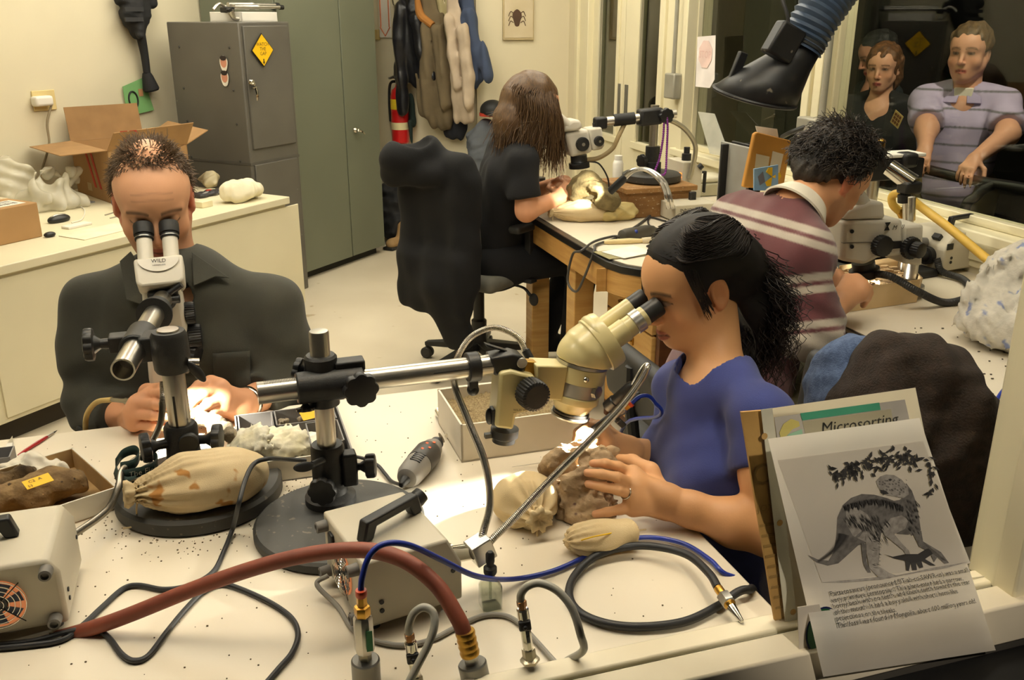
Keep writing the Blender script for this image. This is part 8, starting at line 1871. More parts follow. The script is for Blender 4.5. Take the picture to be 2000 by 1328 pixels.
# ================================================================== ON THE WINDOW WALL
def window_things():
 c=AP(1378,122,A_WIN-.03);t=thing('notice_sheet','white sheet with a faded pink stop sign taped to the far window','notice',c);d=-D3;q=lambda x,y:AP(x,y,A_WIN-.03)
 G().prism([q(1363,72),q(1398,69),q(1396,155),q(1387,172),q(1359,169)],-N3*.002).obj('paper_sheet',mat('paper_lilac',(232,224,220),.7),t);cc=q(1379,106)-N3*.004;th=np.arange(8)*math.pi/4+math.pi/8
 G().prism([cc+D3*.07*math.cos(a)+UZ*.07*math.sin(a)for a in th],-N3*.0008).obj('stop_print',mat('print_pink',(226,198,190),.7),t);text('lettering','STOP',cc-N3*.001-UZ*.018,-D3,UZ,.05,mat('print_rose',(214,176,168),.7),t,align='CENTER')
 q=lambda x,y,o=0:AP(x,y,A_WIN-.04-o);t=thing('acrylic_plate','clear acrylic plate leaning in the far window','acrylic plate',q(1395,305));G().prism([q(1365,218,0),q(1396,222,0),q(1427,308,.06),q(1388,300,.06)],-N3*.005).obj('plate',mat('acrylic_pale',(206,204,190),.15,alpha=.55),t)
 c=AP(1314,168,A_WIN-.06);t=thing('switch_box','grey electrical box with a conduit beside the doors','electrical box',c);m_g=mat('conduit_grey',(160,156,142),.5,.3);G().box(c,(.05,.11,.13),np.array([N3,D3,UZ])).obj('box',m_g,t,bevel=.008);G().cyl(c+UZ*.06,c+UZ*1.1,.011,seg=14).obj('conduit',m_g,t)
 c=AP(1584,246,A_WIN-.05);t=thing('switch_box','grey electrical box with a conduit between the two windows','electrical box',c);G().box(c,(.06,.13,.07),np.array([N3,D3,UZ])).obj('box',m_g,t,bevel=.008);p=AP(1604,235,A_WIN-.05);G().cyl(p,p+UZ*1.2,.014,seg=14).obj('conduit',m_g,t);G().tube([c-N3*.02,c-N3*.05+D3*.06-UZ*.03,c-N3*.04+D3*.14-UZ*.06],.010,8).obj('cable',m_blk,t)
 # file holder, envelope, leaflet
 z0=ZB;t=thing('file_holder','grey and black file holder below the window','file holder',Z(1448,395,z0));q=lambda x,y,d:P(x,y,d)
 for k in range(2):c=P(1432+22*k,352,3.38-.03*k);G().box(c,(.012,.20,.26),np.array([N3,D3,UZ])).obj('divider',mat('holder_grey',(150,148,142),.5)if k==0 else m_blk,t,bevel=.003)
 c=P(1465,345,3.36);G().box(c+D3*.08,(.16,.012,.22),np.array([N3,D3,UZ])).obj('back',m_blk,t,bevel=.003);G().box(c-UZ*.115,(.18,.18,.012),np.array([N3,D3,UZ])).obj('tray',m_blk,t,bevel=.002);b0=float(np.array(c-UZ*.12)[2])
 G().box(V(c[0],c[1],(ZB+b0)/2),(.18,.18,max(.01,b0-ZB)),np.array([N3,D3,UZ])).obj('plinth',mat('holder_grey',(150,148,142),.5),t)
 d=3.22;q=lambda x,y,o=0:P(x,y,d+o);t=thing('padded_envelope','orange padded envelope standing in the file holder','envelope',q(1480,350));m_e=mat('envelope_orange',(206,146,60),.7,bump=.1)
 G().prism([q(1474,262),q(1480,258),q(1546,275),q(1530,372),q(1452,366)],D3*.02).obj('envelope',m_e,t,bevel=.004);G().prism([q(1477,300,-.003),q(1503,306,-.003),q(1498,342,-.003),q(1473,338,-.003)],-D3*.001).obj('address_label',mat('label_kraft',(214,196,160),.7),t);G().prism([q(1509,295,-.003),q(1530,301,-.003),q(1522,338,-.003),q(1502,334,-.003)],-D3*.001).obj('postage_label',mat('label_pale2',(220,206,178),.7),t)
 G().prism([q(1476,246,.05),q(1518,252,.05),q(1526,300,.05),q(1490,300,.05)],D3*.003).obj('paper_sheet',mat('paper_bright',(236,230,220),.7),label='white sheet sticking up behind the orange envelope',cat='paper')
 t=thing('blue_leaflet','blue leaflet with yellow shapes in front of the orange envelope','leaflet',q(1495,360,-.08));G().prism([q(1473,330,-.08),q(1520,322,-.08),q(1520,372,-.08),q(1473,372,-.08)],D3*.006).obj('cover',mat('leaflet_blue',(110,152,196),.6,rgb2=(150,182,206),scale=10),t);c=q(1508,345,-.083)
 for k in range(3):a=k*2.1;x=N3*math.cos(a)+UZ*math.sin(a);y=-N3*math.sin(a)+UZ*math.cos(a);G().prism([c,c+x*.028+y*.014,c+x*.036,c+x*.028-y*.014],-D3*.001).obj('yellow_petal',m_yel,t)
 G().prism([q(1480,345,-.081),q(1490,335,-.081),q(1494,355,-.081),q(1484,362,-.081)],-D3*.001).obj('grey_figure',mat('leaflet_grey',(110,110,120),.6),t)
window_things()
def fume_arm():
 d=2.95;q=lambda x,y,o=0.0:P(x,y,d+o);t=thing('fume_extractor','black fume extractor hood on a blue corrugated hose hanging over the bench','fume extractor',q(1475,190))
 m_hd=mat('hood_black',(26,26,28),.45,var=.2,scale=20,spots=(30,.70,(120,112,98)));c0=q(1474,188);c1=q(1545,120);c2=q(1575,68);nrm=unit(UZ*.97+V(.20,-.16,0));rings=[];rin=[]
 k=d*1.0/1800
 def ring(c,ax,rx,ry,xd):
  x=unit(xd-ax*(ax@xd));y=np.cross(ax,x);th=np.arange(40)*2*math.pi/40;return c+np.outer(np.cos(th)*rx,x)+np.outer(np.sin(th)*ry,y)
 ax2=unit(c2-c1);xd=V(1,0,0)
 R0=ring(c0,nrm,.130,.105,xd);R1=ring(lerp(c0,c1,.45),unit(nrm+ax2),.100,.085,xd);R2=ring(c1,ax2,.064,.064,xd);R3=ring(lerp(c1,c2,.6),ax2,.062,.062,xd)
 G().loft([R0,R1,R2,R3],caps=False).obj('hood',m_hd,t,smooth=180,solid=.006)
 th=np.linspace(0,2*math.pi,49);x=unit(xd-nrm*(nrm@xd));y=np.cross(nrm,x);G().tube([c0+.131*math.cos(a)*x+.106*math.sin(a)*y for a in th],.006,8,smooth=False).obj('rim',m_hd,t)
 G().add(np.vstack([[c0+nrm*.03],ring(c0+nrm*.012,nrm,.118,.095,xd)]),[(0,i+1,(i+1)%40+1)for i in range(40)]).obj('mesh_screen',mat('screen_dusty',(60,54,46),.9,rgb2=(20,18,16),scale=60,spots=(50,.58,(146,130,108))),t)
 G().box(q(1530,82,-.07),(.09,.05,.10),np.array([unit(np.cross(ax2,D3)),D3,ax2])).obj('motor_box',m_hd,t,bevel=.008)
 hose=[lerp(c1,c2,.55),c2,q(1600,25,.0),q(1650,-45,.02),q(1720,-120,.05)];G().ribbed(hose,.074,.018,.10,28).obj('flexible_hose',mat('hose_bluegrey',(58,74,96),.5,var=.1),t,smooth=50)
 cc=lerp(c1,c2,.62);G().lathe(cc,ax2,[(.066,0),(.072,.004),(.072,.022),(.066,.026)],32).obj('hose_clamp',mat('clamp_dark',(50,52,54),.4),t);G().tube([q(1540,55,-.06),q(1538,30,-.06),q(1530,5,-.05),q(1522,-30,-.03)],.006,8).obj('power_cable',m_cord,t)
 a,b=q(1452,102),q(1430,158);G().box((a+b)/2,(.030,.018,np.linalg.norm(b-a)),np.array([unit(np.cross(D3,b-a)),D3,unit(a-b)])).obj('side_handle',m_hd,t,bevel=.004)
fume_arm()
# ================================================================== RIGHT BENCH, AROUND THE STRIPED MAN
def right_scope():
 d0=2.72;q=lambda x,y,o=0.0:P(x,y,d0+o);base=Z(1760,520,ZB);t=thing('stereo_microscope','off white stereo microscope in front of the man in the striped sweater','microscope',V(base[0],base[1],ZB))
 G().prism([Z(1600,528,ZB),Z(1742,555,ZB),Z(1832,540,ZB),Z(1700,500,ZB)],UZ*.025).obj('base_plate',m_blkmetal,t,bevel=.006)
 G().prism([q(x,y,-.06)for x,y in ((1647,432),(1765,428),(1764,500),(1716,505),(1690,518),(1644,510))],D3*.12).obj('body',m_scopewhite,t,bevel=.012,segs=3);G().prism([q(x,y,-.062)for x,y in ((1647,474),(1765,470),(1765,472),(1647,476))],D3*.124).obj('body_seam',mat('seam_grey',(130,124,110),.5),t)
 G().prism([q(x,y,-.05)for x,y in ((1765,442),(1805,438),(1802,520),(1764,515))],D3*.10).obj('focus_housing',m_scopewhite,t,bevel=.008)
 G().prism([q(x,y,-.058)for x,y in ((1648,430),(1654,414),(1668,408),(1700,394),(1728,394),(1730,428))],D3*.116).obj('prism_head',m_scopewhite,t,bevel=.010,segs=3)
 for o in (-.033,.033):
  a,e=q(1692,408,o),q(1674,378,o);G().cyl(a,e,.022,.020,24).obj('eyepiece_tube',m_scopewhite,t);x=unit(e-a);G().lathe(e,x,[(.021,0),(.0225,.006),(.0235,.045),(.02,.05),(.014,.05)],24).obj('eyecup',m_rubber,t)
 c=q(1716,478,-.062);g=G();fluted(g,c,-D3,.032,.03,n=22);g.obj('zoom_knob',m_blk,t);c=q(1775,483,-.052);g=G();fluted(g,c,-D3,.034,.02,n=22);g.obj('focus_knob',m_blk,t);g=G();fluted(g,c-D3*.02,-D3+N3*.2,.024,.03,n=18);g.obj('fine_focus_knob',m_blk,t)
 G().box(q(1752,478,-.064),(.03,.004,.022),np.array([N3,D3,UZ])).obj('name_plate',m_blk,t);text('lettering','MEIJI',q(1742,449,-.0645),N3,UZ,.020,m_ink,t,shear=.25);c=q(1733,442,-.063)
 G().prism([c+N3*x+UZ*z for x,z in ((-.010,.012),(.010,.012),(.002,0),(.010,-.012),(-.010,-.012),(-.002,0))],-D3*.001).obj('emblem',m_ink,t)
 c0,c1=q(1686,512),q(1690,545);G().lathe(c0,c1-c0,[(.034,0),(.034,.02),(.045,.022),(.045,.045),(.03,.046)],28).obj('ring_light',m_blk,t);G().cyl(q(1780,430,.02),q(1781,385,.02),.011,seg=16).obj('post',m_steel,t);a=q(1782,512,.03);G().lathe(V(a[0],a[1],ZB+.02),UZ,[(.045,0),(.045,.02),(.02,.03),(.02,a[2]-ZB)],24).obj('column',m_alu,t)
 for y in (442,472):G().cyl(q(1664,y+10,-.06),q(1664,y+10,-.072),.006,seg=10).obj('side_screw',m_blk,t)
 G().ribbed([q(1705,535,-.02),q(1740,540,-.08),q(1790,568,-.12),Z(1840,590,ZB+.014),Z(1880,585,ZB+.014),Z(1900,570,ZB+.014),Z(1880,545,ZB+.014),Z(1840,530,ZB+.02),Z(1830,505,ZB+.06)],.012,.006,.14,10).obj('light_guide',mat('guide_black',(40,38,36),.5),t,smooth=50)
right_scope()
def right_things():
# translucent tray lit from within
 z1=ZB+.075;cs=[Z(1640,612,ZB),Z(1790,590,ZB),Z(1750,545,ZB),Z(1635,565,ZB)];t=thing('amber_tray','pale amber plastic tray under the hands of the striped man','tray',cs[0]);m_a=mat('amber_plastic',(240,210,160),.35,alpha=.82,spec=.5)
 cs=[c*[1,1,0]+UZ*ZB for c in cs];cen=sum(cs)/4
 for i in range(4):a,b=cs[i],cs[(i+1)%4];out=unit((a+b)/2-cen)*.012;G().quadbox(a,b,b+out+UZ*.075,a+out+UZ*.075,-unit(out)*.004).obj('side',m_a,t)
 G().prism(cs,UZ*.004).obj('bottom',m_a,t);r=np.random.default_rng(8);g=G();[g.box(lerp(lerp(cs[0],cs[1],r.random()),lerp(cs[3],cs[2],r.random()),r.random())*[1,1,0]+UZ*(ZB+.045+.012*r.random()),(.02,.015,.01))for _ in range(160)];g.obj('matrix_rubble',mat('rubble_tan',(200,170,128),.9,bump=.4),t,kind='stuff',smooth=0)
 tip_lamp('fibre_light_right_bench',P(1690,552,2.70),cen+UZ*.03,7,110)
 # light box with handle
 C0=Z(1838,540,ZB);u_=unit(Z(1990,520,ZB)-Z(1838,545,ZB));T=frame(C0*[1,1,0]+UZ*ZB,u_,UZ);t=thing('light_source_box','beige light box with black handle beside the white plaster jacket','light source',T[:3,3],'fibre light boxes')
 G(T).prism([(0,0,.015),(.26,0,.015),(.26,0,.13),(.24,0,.145),(.045,0,.145),(0,0,.10)],(0,.17,0)).obj('case',m_box_beige,t,bevel=.006);handle(t,T,(.07,.06),(.20,.07),.145,.04);G(T).box((.02,-.001,.10),(.03,.004,.022)).obj('rocker_switch',m_blk,t,bevel=.002);G(T).box((.016,.05,.122),(.02,.03,.022),np.array([unit(V(1,0,1)),V(0,1,0),unit(V(-1,0,1))])).obj('dial_switch',m_blk,t,bevel=.002)
 p=xf(T,(0,.06,.06));G().lathe(p,-u_,[(.03,0),(.03,.02),(.02,.022),(.018,.06)],20).obj('guide_socket',m_blk,t);p=xf(T,(0,.08,.10));G().cyl(p,p-u_*.12+D3*.03+UZ*.01,.016,seg=14).obj('guide_tube',m_greyrub,t)
 for x,z in ((.035,.06),(.035,.045),(.21,.06)):p=xf(T,(x,0,z));G().cyl(p,p-np.cross(UZ,u_)*.002,.005,seg=10).obj('screw',m_blk,t)
 for x in (.03,.23):
  for y in (.03,.14):p=xf(T,(x,y,0));G().cyl(p,p+UZ*.016,.012,seg=12).obj('foot',m_blk,t)
  # yellow hose and the chrome work lamp
 t=thing('yellow_hose','stiff yellow hose slanting over the right light box','hose',Z(1950,525,ZB));q=lambda x,y,d:P(x,y,d);G().tube([q(1756,412,2.95),q(1744,400,2.95),q(1742,385,2.95),q(1752,378,2.93),q(1775,385,2.90),q(1800,405,2.84),q(1860,450,2.68),q(1950,525,2.48)],.013,12).obj('hose',mat('hose_yellow',(232,190,84),.45),t);G().lathe(q(1756,408,2.95),q(1764,424,2.95)-q(1756,408,2.95),[(.012,0),(.014,.004),(.014,.03),(.009,.032)],14).obj('fitting',m_brass,t)
 t=thing('work_lamp','small chrome tube lamp on a short post behind the off white microscope','lamp',q(1772,420,2.90));a,b=q(1736,326,2.92),q(1782,358,2.88);G().cyl(a,b,.026,.030,20).obj('lamp_tube',m_chrome,t,smooth=40);G().box(q(1776,366,2.88),(.06,.05,.04),np.array([N3,D3,UZ])).obj('joint',m_blk,t,bevel=.008);G().cyl(q(1772,378,2.88),q(1774,435,2.88),.016,seg=14).obj('post',m_steel,t);G().cyl(q(1766,395,2.87),q(1766,380,2.87),.02,seg=14).obj('collar',m_blk,t);c=q(1774,435,2.88);G().cyl(V(c[0],c[1],ZB),c,.012,seg=12).obj('lower_post',m_steel,t)
 # spare stand: square black arm with a brass knob
 d=3.12;t=thing('stand_post','spare microscope stand with a white capped black arm and brass knob','stand',P(1703,400,d));c=P(1712,303,d);G().box(c+N3*.05,(.23,.09,.012),np.array([N3,D3,UZ])).obj('arm_cap',m_wht,t,bevel=.003);G().box(c+N3*.05-UZ*.045,(.23,.085,.07),np.array([N3,D3,UZ])).obj('arm',m_blk,t,bevel=.006);k=P(1712,298,d);G().cyl(k,k+UZ*.045,.024,seg=20,ch=.004).obj('knob',m_brass,t);G().cyl(k-UZ*.0,k+UZ*.006,.034,seg=20).obj('knob_base',m_blk,t);p=P(1704,340,d);G().cyl(V(p[0],p[1],ZB),p,.026,seg=20).obj('post',m_steel,t)
 G().box(P(1765,312,d)+N3*.01,(.06,.06,.05),np.array([N3,D3,UZ])).obj('end_knob',m_blk,t,bevel=.012);G().lathe(V(p[0],p[1],ZB),UZ,[(.11,0),(.11,.02),(.1,.025)],32).obj('foot_plate',m_base,t)
 # plaster jacket at the right edge
 c=Z(1990,660,ZB+.08);t=thing('plaster_jacket','large torn white plaster field jacket at the right edge of the bench','plaster jacket',V(c[0],c[1],ZB));s=SDF(c-[.32,.25,.1],c+[.30,.35,.28],.0065)
 s.ell(P(2010,620,2.30),(.17,.13,.10),k=.03);s.ell(P(1985,590,2.36),(.10,.09,.07),k=.03);s.chain([P(1925,540,2.38),P(1905,570,2.35),P(1902,605,2.33)],[.025,.022,.015],k=.02);s.chain([P(1925,540,2.38),P(1960,520,2.38),P(2000,520,2.36),P(2020,560,2.34)],[.02,.035,.05,.06],k=.03);s.ell(P(1975,575,2.22),(.07,.05,.06),k=.02,op='-');s.warp(nfield(441,8,.02,4));s.warp(nfield(443,40,.004,2));s.cut(V(0,0,ZB),-UZ)
 def pj(v):
  c_=base_col(v,(216,210,196));n_=noise3(v,4,3,16);k=np.clip((n_-.62)*6,0,1)*.8;return c_*(1-k[:,None])+np.array(lin((110,130,186))[:3])*k[:,None]
 s.obj('plaster',mat('plaster_torn',(214,208,196),.95,attr='Col',var=.12,scale=30,bump=.5,bscale=120),t,smooth=1,colfn=pj)
 a,b=Z(1797,697,ZB+.004),Z(1822,692,ZB+.004);G().cyl(a,b,.0042,.0036,10).obj('pen_cap',m_blk,label='short black pen lying on the right bench',cat='pen')
 r=np.random.default_rng(12);g=G();[g.box(Z(r.uniform(1740,1990),r.uniform(640,790),ZB+.001),(r.uniform(.002,.007),.003,.002))for _ in range(60)];g.obj('plaster_crumbs',mat('crumb_dark',(70,60,48),.9),label='dark crumbs scattered on the right bench top',cat='crumbs',kind='stuff',smooth=0)
 G().tube([Z(2030,740,ZB+.02),P(1990,742,1.93),P(1960,762,1.86),P(1938,800,1.80),P(1930,840,1.78),W(1.58,1.34,.55),W(1.6,1.3,.3)],.0045,10).obj('blue_hose',m_bluehose,label='blue hose hanging over the front edge of the right bench',cat='hose')
 G().tube([P(1990,825,1.70),P(1945,838,1.66),P(1905,872,1.60),P(1884,920,1.56),P(1888,975,1.54),P(1898,1010,1.52),P(1885,1032,1.5),P(1860,1040,1.5)],.0075,10).obj('black_hose',mat('hose_charcoal',(58,58,58),.5),label='dark grey hose looping down beside the brown fleece',cat='hose')
 G().tube([P(1622,545,2.60),P(1612,560,2.55),P(1600,640,2.36),P(1615,690,2.2),P(1640,740,2.1),P(1650,800,2.1)],.0045,8).obj('blue_hose',m_bluehose,label='blue hose from the tool of the striped man running down past his lap',cat='hose')
right_things()
def chair_coats():
 f=-N3;base=W(1.02,1.52,0);ch=office_chair(base,f,'office chair of the woman in blue with coats over its back',seat_h=.44,back_h=.84,fab=m_chblk,arms=False);c0=base+N3*.27;sd=D3
 t=thing('brown_fleece','dark brown fleece jacket draped over the chair behind the woman','fleece jacket',c0+UZ*.3);s=SDF(c0+V(-.32,-.42,.22),c0+V(.42,.42,1.12),.008)
 q=lambda x,y,d:P(x,y,d)
 s.chain([q(1690,775,1.62),q(1760,745,1.60),q(1820,760,1.56),q(1875,810,1.52)],[.07,.085,.085,.07],k=.05);s.chain([q(1760,770,1.60),q(1790,860,1.55),q(1800,950,1.52),q(1820,1020,1.50)],[.09,.105,.10,.06],k=.05);s.chain([q(1870,810,1.52),q(1880,880,1.50),q(1868,970,1.50)],[.06,.055,.05],k=.04);s.chain([q(1690,775,1.64),q(1700,860,1.6),q(1720,960,1.58)],[.06,.07,.06],k=.04)
 def folds(X,Y,Zz):return.007*np.sin((X*.8+Y*.5+Zz*.55)*42)+.005*np.sin((X*.9-Zz*.4)*85)
 s.warp(folds);s.warp(nfield(451,5,.010,3));s.obj('fleece',mat('fleece_brown',(48,36,28),1.0,rgb2=(34,25,20),scale=60,bump=.6,bscale=260),t,smooth=1)
 t=thing('denim_jacket','faded blue denim jacket under the brown fleece on the chair','denim jacket',c0+UZ*.45);s=SDF(q(1660,760,1.7)-.25,q(1660,760,1.7)+.25,.008);s.chain([q(1722,735,1.70),q(1680,735,1.69),q(1645,775,1.68),q(1632,830,1.67)],[.06,.075,.07,.06],k=.04);s.warp(nfield(455,8,.008,3));s.obj('denim',mat('denim_faded',(84,102,136),.95,rgb2=(62,78,110),scale=80,bump=.5,bscale=300),t,smooth=1)
chair_coats()
# ================================================================== PAPERS IN THE NEAR WINDOW
def papers():
 base=W(.72,.918,.768);xdir=N3;up=unit(UZ+D3*.10);nrm=np.cross(xdir,up)
 nrm=nrm if nrm@(CAM-base)>0 else -nrm
 def leanp(x,y,o=0.0):
  d=ray(x,y);t_=((base+nrm*o-CAM)@nrm)/(d@nrm);return CAM+d*t_
 q=leanp
 m_kraft=mat('kraft_board',(186,146,84),.85,rgb2=(170,130,72),scale=8,bump=.1)
 t=thing('cardboard_sheet','brown cardboard panel standing behind the papers in the near window','cardboard',base);base=base+D3*.012;th=-nrm
 G().prism([q(1448,805),q(1560,796),q(1640,1235),q(1520,1252)],th*.004).obj('panel',m_kraft,t)
 mk=mat('kraft_print',(150,116,62),.8)
 for x,y,s_,tx in ((1466,950,.045,'OK'),(1479,1000,.014,'JOXK'),(1520,1222,.016,'LA')):text('lettering',tx,q(x,y,.001),xdir,up,s_,mk,t,lift=.001)
 for k in range(9):a=q(1483+4*k,1030+20*k,.0012);G().prism([a,a+xdir*.028,a+xdir*.028+up*.004,a+up*.004],nrm*.0004).obj('print_line',mk,t)
 o1=.006;t=thing('plastic_sleeve','page titled Microsorting in a clear plastic sleeve behind the dinosaur sheet','page sleeve',base);q1=lambda x,y,o=o1:leanp(x,y,o)
 G().add([q1(1488,800),q1(1788,757),q1(1880,1215),q1(1545,1240)],[(0,1,2,3)]).obj('page',paper_mat('page_cream',(222,213,188),.5),t)
 G().prism([q1(1486,800,o1+.001),q1(1508,797,o1+.001),q1(1560,1238,o1+.001),q1(1536,1240,o1+.001)],nrm*.0006).obj('binding_strip',mat('sleeve_strip',(206,200,184),.3),t)
 for x,y in ((1493,852),(1523,1021),(1549,1195)):
  c=q1(x,y,o1+.002);G().lathe(c,nrm,[(.0045,0),(.0045,.0006)],16).obj('punch_hole',m_kraft,t)
 o2=o1+.0012;q2=lambda x,y:leanp(x,y,o2)
 m_lil=mat('print_lilac',(186,178,172),.6);G().prism([q2(1512,815),q2(1767,780),q2(1790,880),q2(1527,920)],nrm*.0003).obj('picture_frame',m_lil,t)
 q3=lambda x,y:leanp(x,y,o2+.0006);G().prism([q3(1567,823),q3(1740,799),q3(1752,870),q3(1580,880)],nrm*.0003).obj('inner_panel',paper_mat('page_cream',(222,213,188),.5),t);q4=lambda x,y:leanp(x,y,o2+.0012)
 G().prism([q4(1563,807),q4(1717,786),q4(1720,800),q4(1567,821)],nrm*.0003).obj('green_band',mat('print_green',(70,158,128),.6),t)
 G().prism([q4(x,y)for x,y in ((1522,845),(1530,828),(1545,818),(1560,823),(1562,832),(1548,838),(1535,852),(1528,868))],nrm*.0003).obj('yellow_shape',mat('print_sand',(206,190,110),.6),t);G().prism([q4(x,y)for x,y in ((1528,868),(1540,848),(1566,838),(1570,862),(1532,876))],nrm*.0003).obj('aqua_shape',mat('print_aqua',(150,196,168),.6),t)
 G().prism([q4(1742,830),q4(1772,820),q4(1776,838),q4(1746,842)],nrm*.0003).obj('aqua_shape',mat('print_aqua',(150,196,168),.6),t);xw=unit(q4(1700,835)-q4(1605,848));text('lettering','Microsorting',q4(1603,848),xw,unit(np.cross(nrm,xw)),.024,m_ink,t)
 # the dinosaur sheet: curls toward the viewer and drops below the sill outside
 rows=[];ys=np.linspace(0,1,26)
 L0,L1,R0,R1=(1500,857),(1608,1322),(1796,816),(1945,1270)
 for v in ys:
  row=[]
  for u_ in np.linspace(0,1,8):
   x=(L0[0]+(L1[0]-L0[0])*v)*(1-u_)+(R0[0]+(R1[0]-R0[0])*v)*u_;y=(L0[1]+(L1[1]-L0[1])*v)*(1-u_)+(R0[1]+(R1[1]-R0[1])*v)*u_
   k_=min(1,max(0,(v-.55)/.33));row.append(BP(x,y,.899-.058*k_*k_*(3-2*k_)+.002*math.sin(u_*3.1)))
  rows.append(row)
 S=np.array(rows);t=thing('dinosaur_sheet','white sheet with a dinosaur drawing and six lines of text in the near window','paper sheet',base)
 G().grid(S).obj('paper',paper_mat('sheet_white',(232,226,212),.45),t,smooth=180)
 def sp(u_,v,lift=.0009):
  a=v*25;i=min(int(a),24);f=a-i;b=u_*7;j=min(int(b),6);g_=b-j
  p=lerp(lerp(S[i,j],S[i,j+1],g_),lerp(S[i+1,j],S[i+1,j+1],g_),f);n_=np.cross(S[i,j+1]-S[i,j],S[i+1,j]-S[i,j]);n_=unit(n_);n_=n_ if n_@(CAM-p)>0 else -n_;return p+n_*lift
 def inv(x,y): # photo pixel -> sheet coordinates
  v=(y-836)/460.0
  for _ in range(30):
   xl,xr=L0[0]+(L1[0]-L0[0])*v,R0[0]+(R1[0]-R0[0])*v;u_=(x-xl)/(xr-xl);yl,yr=L0[1]+(L1[1]-L0[1])*v,R0[1]+(R1[1]-R0[1])*v;v+=(y-(yl*(1-u_)+yr*u_))/460.0
  return u_,min(max(v,0),.999)
 def patch(name,pts,m,lift,sub=1):
  pp=[sp(*inv(x,y),lift)for x,y in pts];G().add(pp,[tuple(range(len(pp)))]).obj(name,m,t,smooth=0)
 m_ill=paper_mat('print_shade',(229,223,210),.45);m_dk=mat('print_dark',(58,56,53),.7);m_md=mat('print_mid',(122,118,110),.7,rgb2=(92,88,82),scale=120);m_lt=mat('print_light',(168,162,150),.7,rgb2=(136,130,120),scale=140)
 gr=[];
 for yy in np.linspace(0,1,12):gr.append([sp(*inv(1518+(1605-1518)*yy+(1802-1518+(1895-1802-87)*yy)*xx,898+(1138-898)*yy+(860-898)*xx),.0007)for xx in np.linspace(0,1,8)])
 G().grid(np.array(gr)).obj('picture_tint',m_ill,t,smooth=180)
 o=lambda p:[(1300+x*.35,863+y*.35)for x,y in p]
 tail=[(790,628),(850,655),(905,660),(935,610),(950,520),(955,420),(985,350),(1030,310),(1090,288),(1160,292),(1230,310),(1280,330),(1320,340),(1350,380),(1380,440),(1400,470),(1395,500),(1350,515),(1290,510),(1240,490),(1200,505),(1190,560),(1120,560),(1070,575),(1010,630),(960,675),(900,688),(840,670)]
 patch('body_print',o(tail),m_md,.0014)
 patch('neck_print',o([(1250,330),(1300,320),(1335,300),(1310,250),(1340,230),(1370,270),(1395,340),(1410,420),(1420,490),(1370,520),(1320,470),(1290,400)]),m_md,.0016)
 patch('head_print',o([(1170,215),(1190,190),(1225,178),(1270,182),(1310,205),(1345,245),(1352,290),(1320,310),(1270,300),(1225,292),(1195,270),(1180,245)]),m_lt,.0019)
 patch('jaw_print',o([(1190,262),(1225,270),(1240,285),(1210,290),(1195,278)]),m_dk,.0022);patch('eye_print',o([(1236,205),(1250,200),(1258,208),(1246,215)]),m_dk,.0022)
 patch('thigh_print',o([(1000,380),(1060,360),(1120,400),(1165,470),(1180,540),(1120,560),(1040,520),(1000,450)]),m_lt,.0019)
 for pts,m in (([(1110,520),(1180,500),(1190,600),(1180,690),(1240,730),(1280,745),(1250,760),(1180,755),(1130,700),(1115,610)],m_lt),([(1085,560),(1115,565),(1115,660),(1140,730),(1120,730),(1095,670)],m_md),([(1200,480),(1250,420),(1310,405),(1350,430),(1330,480),(1270,510),(1310,560),(1350,600),(1365,640),(1340,640),(1320,600),(1260,550),(1215,515)],m_lt),([(1370,500),(1420,490),(1430,550),(1480,580),(1530,610),(1575,675),(1550,680),(1510,640),(1490,670),(1470,610),(1410,580)],m_md)):patch('limb_print',o(pts),m,.0024)
 patch('small_dinosaur_print',o([(1210,620),(1260,635),(1330,620),(1400,620),(1450,590),(1480,590),(1485,620),(1440,650),(1500,690),(1470,690),(1420,660),(1430,700),(1410,705),(1390,670),(1395,715),(1370,715),(1360,670),(1350,720),(1335,715),(1330,660),(1270,645)]),m_dk,.0028)
 patch('ground_print',o([(860,785),(1100,762),(1300,742),(1500,700),(1690,668),(1560,705),(1400,730),(1200,770),(1000,785)]),m_lt,.0011)
 # hatching strokes and leaves
 r=np.random.default_rng(17);g=G()
 def stroke(x0,y0,x1,y1,w_):
  d=np.array([y1-y0,x0-x1],float);d=d/max(1e-6,np.linalg.norm(d))*w_;pts=[(x0,y0),((x0+x1)/2+d[0],(y0+y1)/2+d[1]),(x1,y1),((x0+x1)/2-d[0],(y0+y1)/2-d[1])];pp=[sp(*inv(1300+a*.35,863+b*.35),.0032)for a,b in pts];g.add(pp,[(0,1,2,3)])
 for i in range(60):u_=i/59;x=985+330*u_;y=345-55*math.sin(u_*2.6)+30*u_;stroke(x,y,x+r.uniform(-6,22),y+r.uniform(25,60),4)
 for i in range(110):u_=r.random();x=975+60*r.random()+200*u_;y=380+140*u_*r.random()+60*r.random();stroke(x,y,x+25,y+40,1.6)
 for i in range(60):u_=i/59;x=950-110*u_**2;y=500+150*u_;stroke(x,y,x+60*(1-u_)+12,y+18,1.8)
 for i in range(50):x=1330+70*r.random();y=300+190*r.random();stroke(x,y,x+14,y+26,1.8)
 for i in range(40):x=1130+50*r.random();y=520+190*r.random();stroke(x,y,x+24,y+6,1.4)
 for i in range(40):x=1180+150*r.random();y=195+90*r.random();stroke(x,y,x+10,y+10,1.5)
 for i in range(170):
  u_=r.random();bx=920+560*u_;by=185-100*math.sin(min(1,u_*1.25)*1.6)+(60*(u_-.8)*5 if u_>.8 else 0)+r.normal()*24
  if u_>.85:bx=1440+70*r.random();by=70+210*r.random()
  a=r.uniform(0,6.28);L=r.uniform(28,52);stroke(bx,by,bx+math.cos(a)*L,by+math.sin(a)*L,r.uniform(6,11))
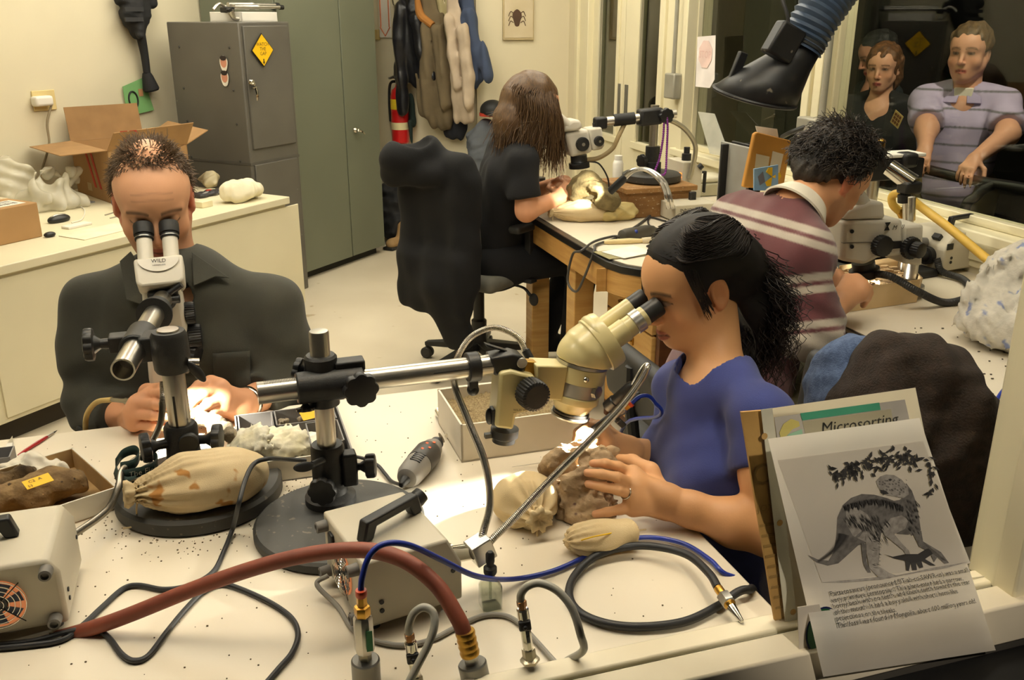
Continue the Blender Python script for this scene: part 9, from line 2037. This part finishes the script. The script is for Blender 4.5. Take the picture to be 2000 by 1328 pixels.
 g.obj('ink_strokes',m_dk,t,smooth=0,kind='stuff')
 lines=['Psittacosaurus (pronounced SIT-ah-co-SAWR-us) was a small,','very primitive ceratopsian. This plant-eater had a narrow,','horny beak with no teeth, and cheek teeth towards the rear','of the mouth. It had a boxy skull with short, horn-like','projections on the cheeks.','This fossil was found in Mongolia, about 100 million years old.']
 starts=[(1619,1166),(1622,1179),(1625,1191),(1628,1203),(1630,1214),(1631,1226)];ends=[(1890,1118),(1878,1135),(1892,1142),(1868,1160),(1747,1196),(1903,1178)]
 for s_,a,b in zip(lines,starts,ends):
  pa,pb=sp(*inv(*a),.0034),sp(*inv(*b),.0034);x=unit(pb-pa);n_=sp(*inv(*a),.01)-sp(*inv(*a),.0);up_=unit(np.cross(unit(n_),x));o_=text('text_line',s_,pa,x,up_,.012,m_dk,t,lift=.001)
  wd=max(v.co.dot(Vector(tuple(x)))for v in o_.data.vertices)-min(v.co.dot(Vector(tuple(x)))for v in o_.data.vertices);k=np.linalg.norm(pb-pa)/wd;org=wloc(t)
  for v in o_.data.vertices:d=np.array(v.co)+org-pa;w_=pa+d*k;n2=unit(n_);fr=(w_-pa)@x/np.linalg.norm(pb-pa);v.co=tuple(w_+n2*.003*math.sin(fr*3.14)-org)
  # white card with the green round emblem at the foot
 q5=lambda x,y,o=.0:BP(x,y,.866-o);t=thing('emblem_card','white card with a dark green round emblem at the foot of the dinosaur sheet','card',base);G().prism([q5(1558,1186),q5(1600,1180),q5(1640,1300),q5(1562,1306)],D3*.001).obj('card_sheet',paper_mat('card_bright',(224,216,200),.3),t);c=q5(1606,1232,.0015)
 tv=np.linspace(0,6.283,36,endpoint=False);G().prism([c+xdir*.026*math.cos(a)+up*.036*math.sin(a)for a in tv],nrm*.0004).obj('emblem_rim',mat('emblem_navy',(26,32,74),.5),t);c=q5(1606,1232,.0024);G().prism([c+xdir*.0235*math.cos(a)+up*.033*math.sin(a)for a in tv],nrm*.0004).obj('emblem_disc',mat('emblem_green',(30,84,44),.5),t)
 q6=lambda x,y:leanp(x,y,.004);t=thing('paper_card','plain cream card standing right of the dinosaur sheet','card',base);G().prism([q6(1870,1132),q6(1976,1118),q6(1984,1225),q6(1880,1250)],th*.001).obj('card_sheet',mat('card_plain',(206,198,176),.7),t)
papers()
added_lamp(W(.55,-1.0,2.85),W(.86,.9,1.04),230,'added unseen spotlight above the visitors, brightening the papers in the near window',17)  # added fill; narrow cone leaves the foot of the sheet darker
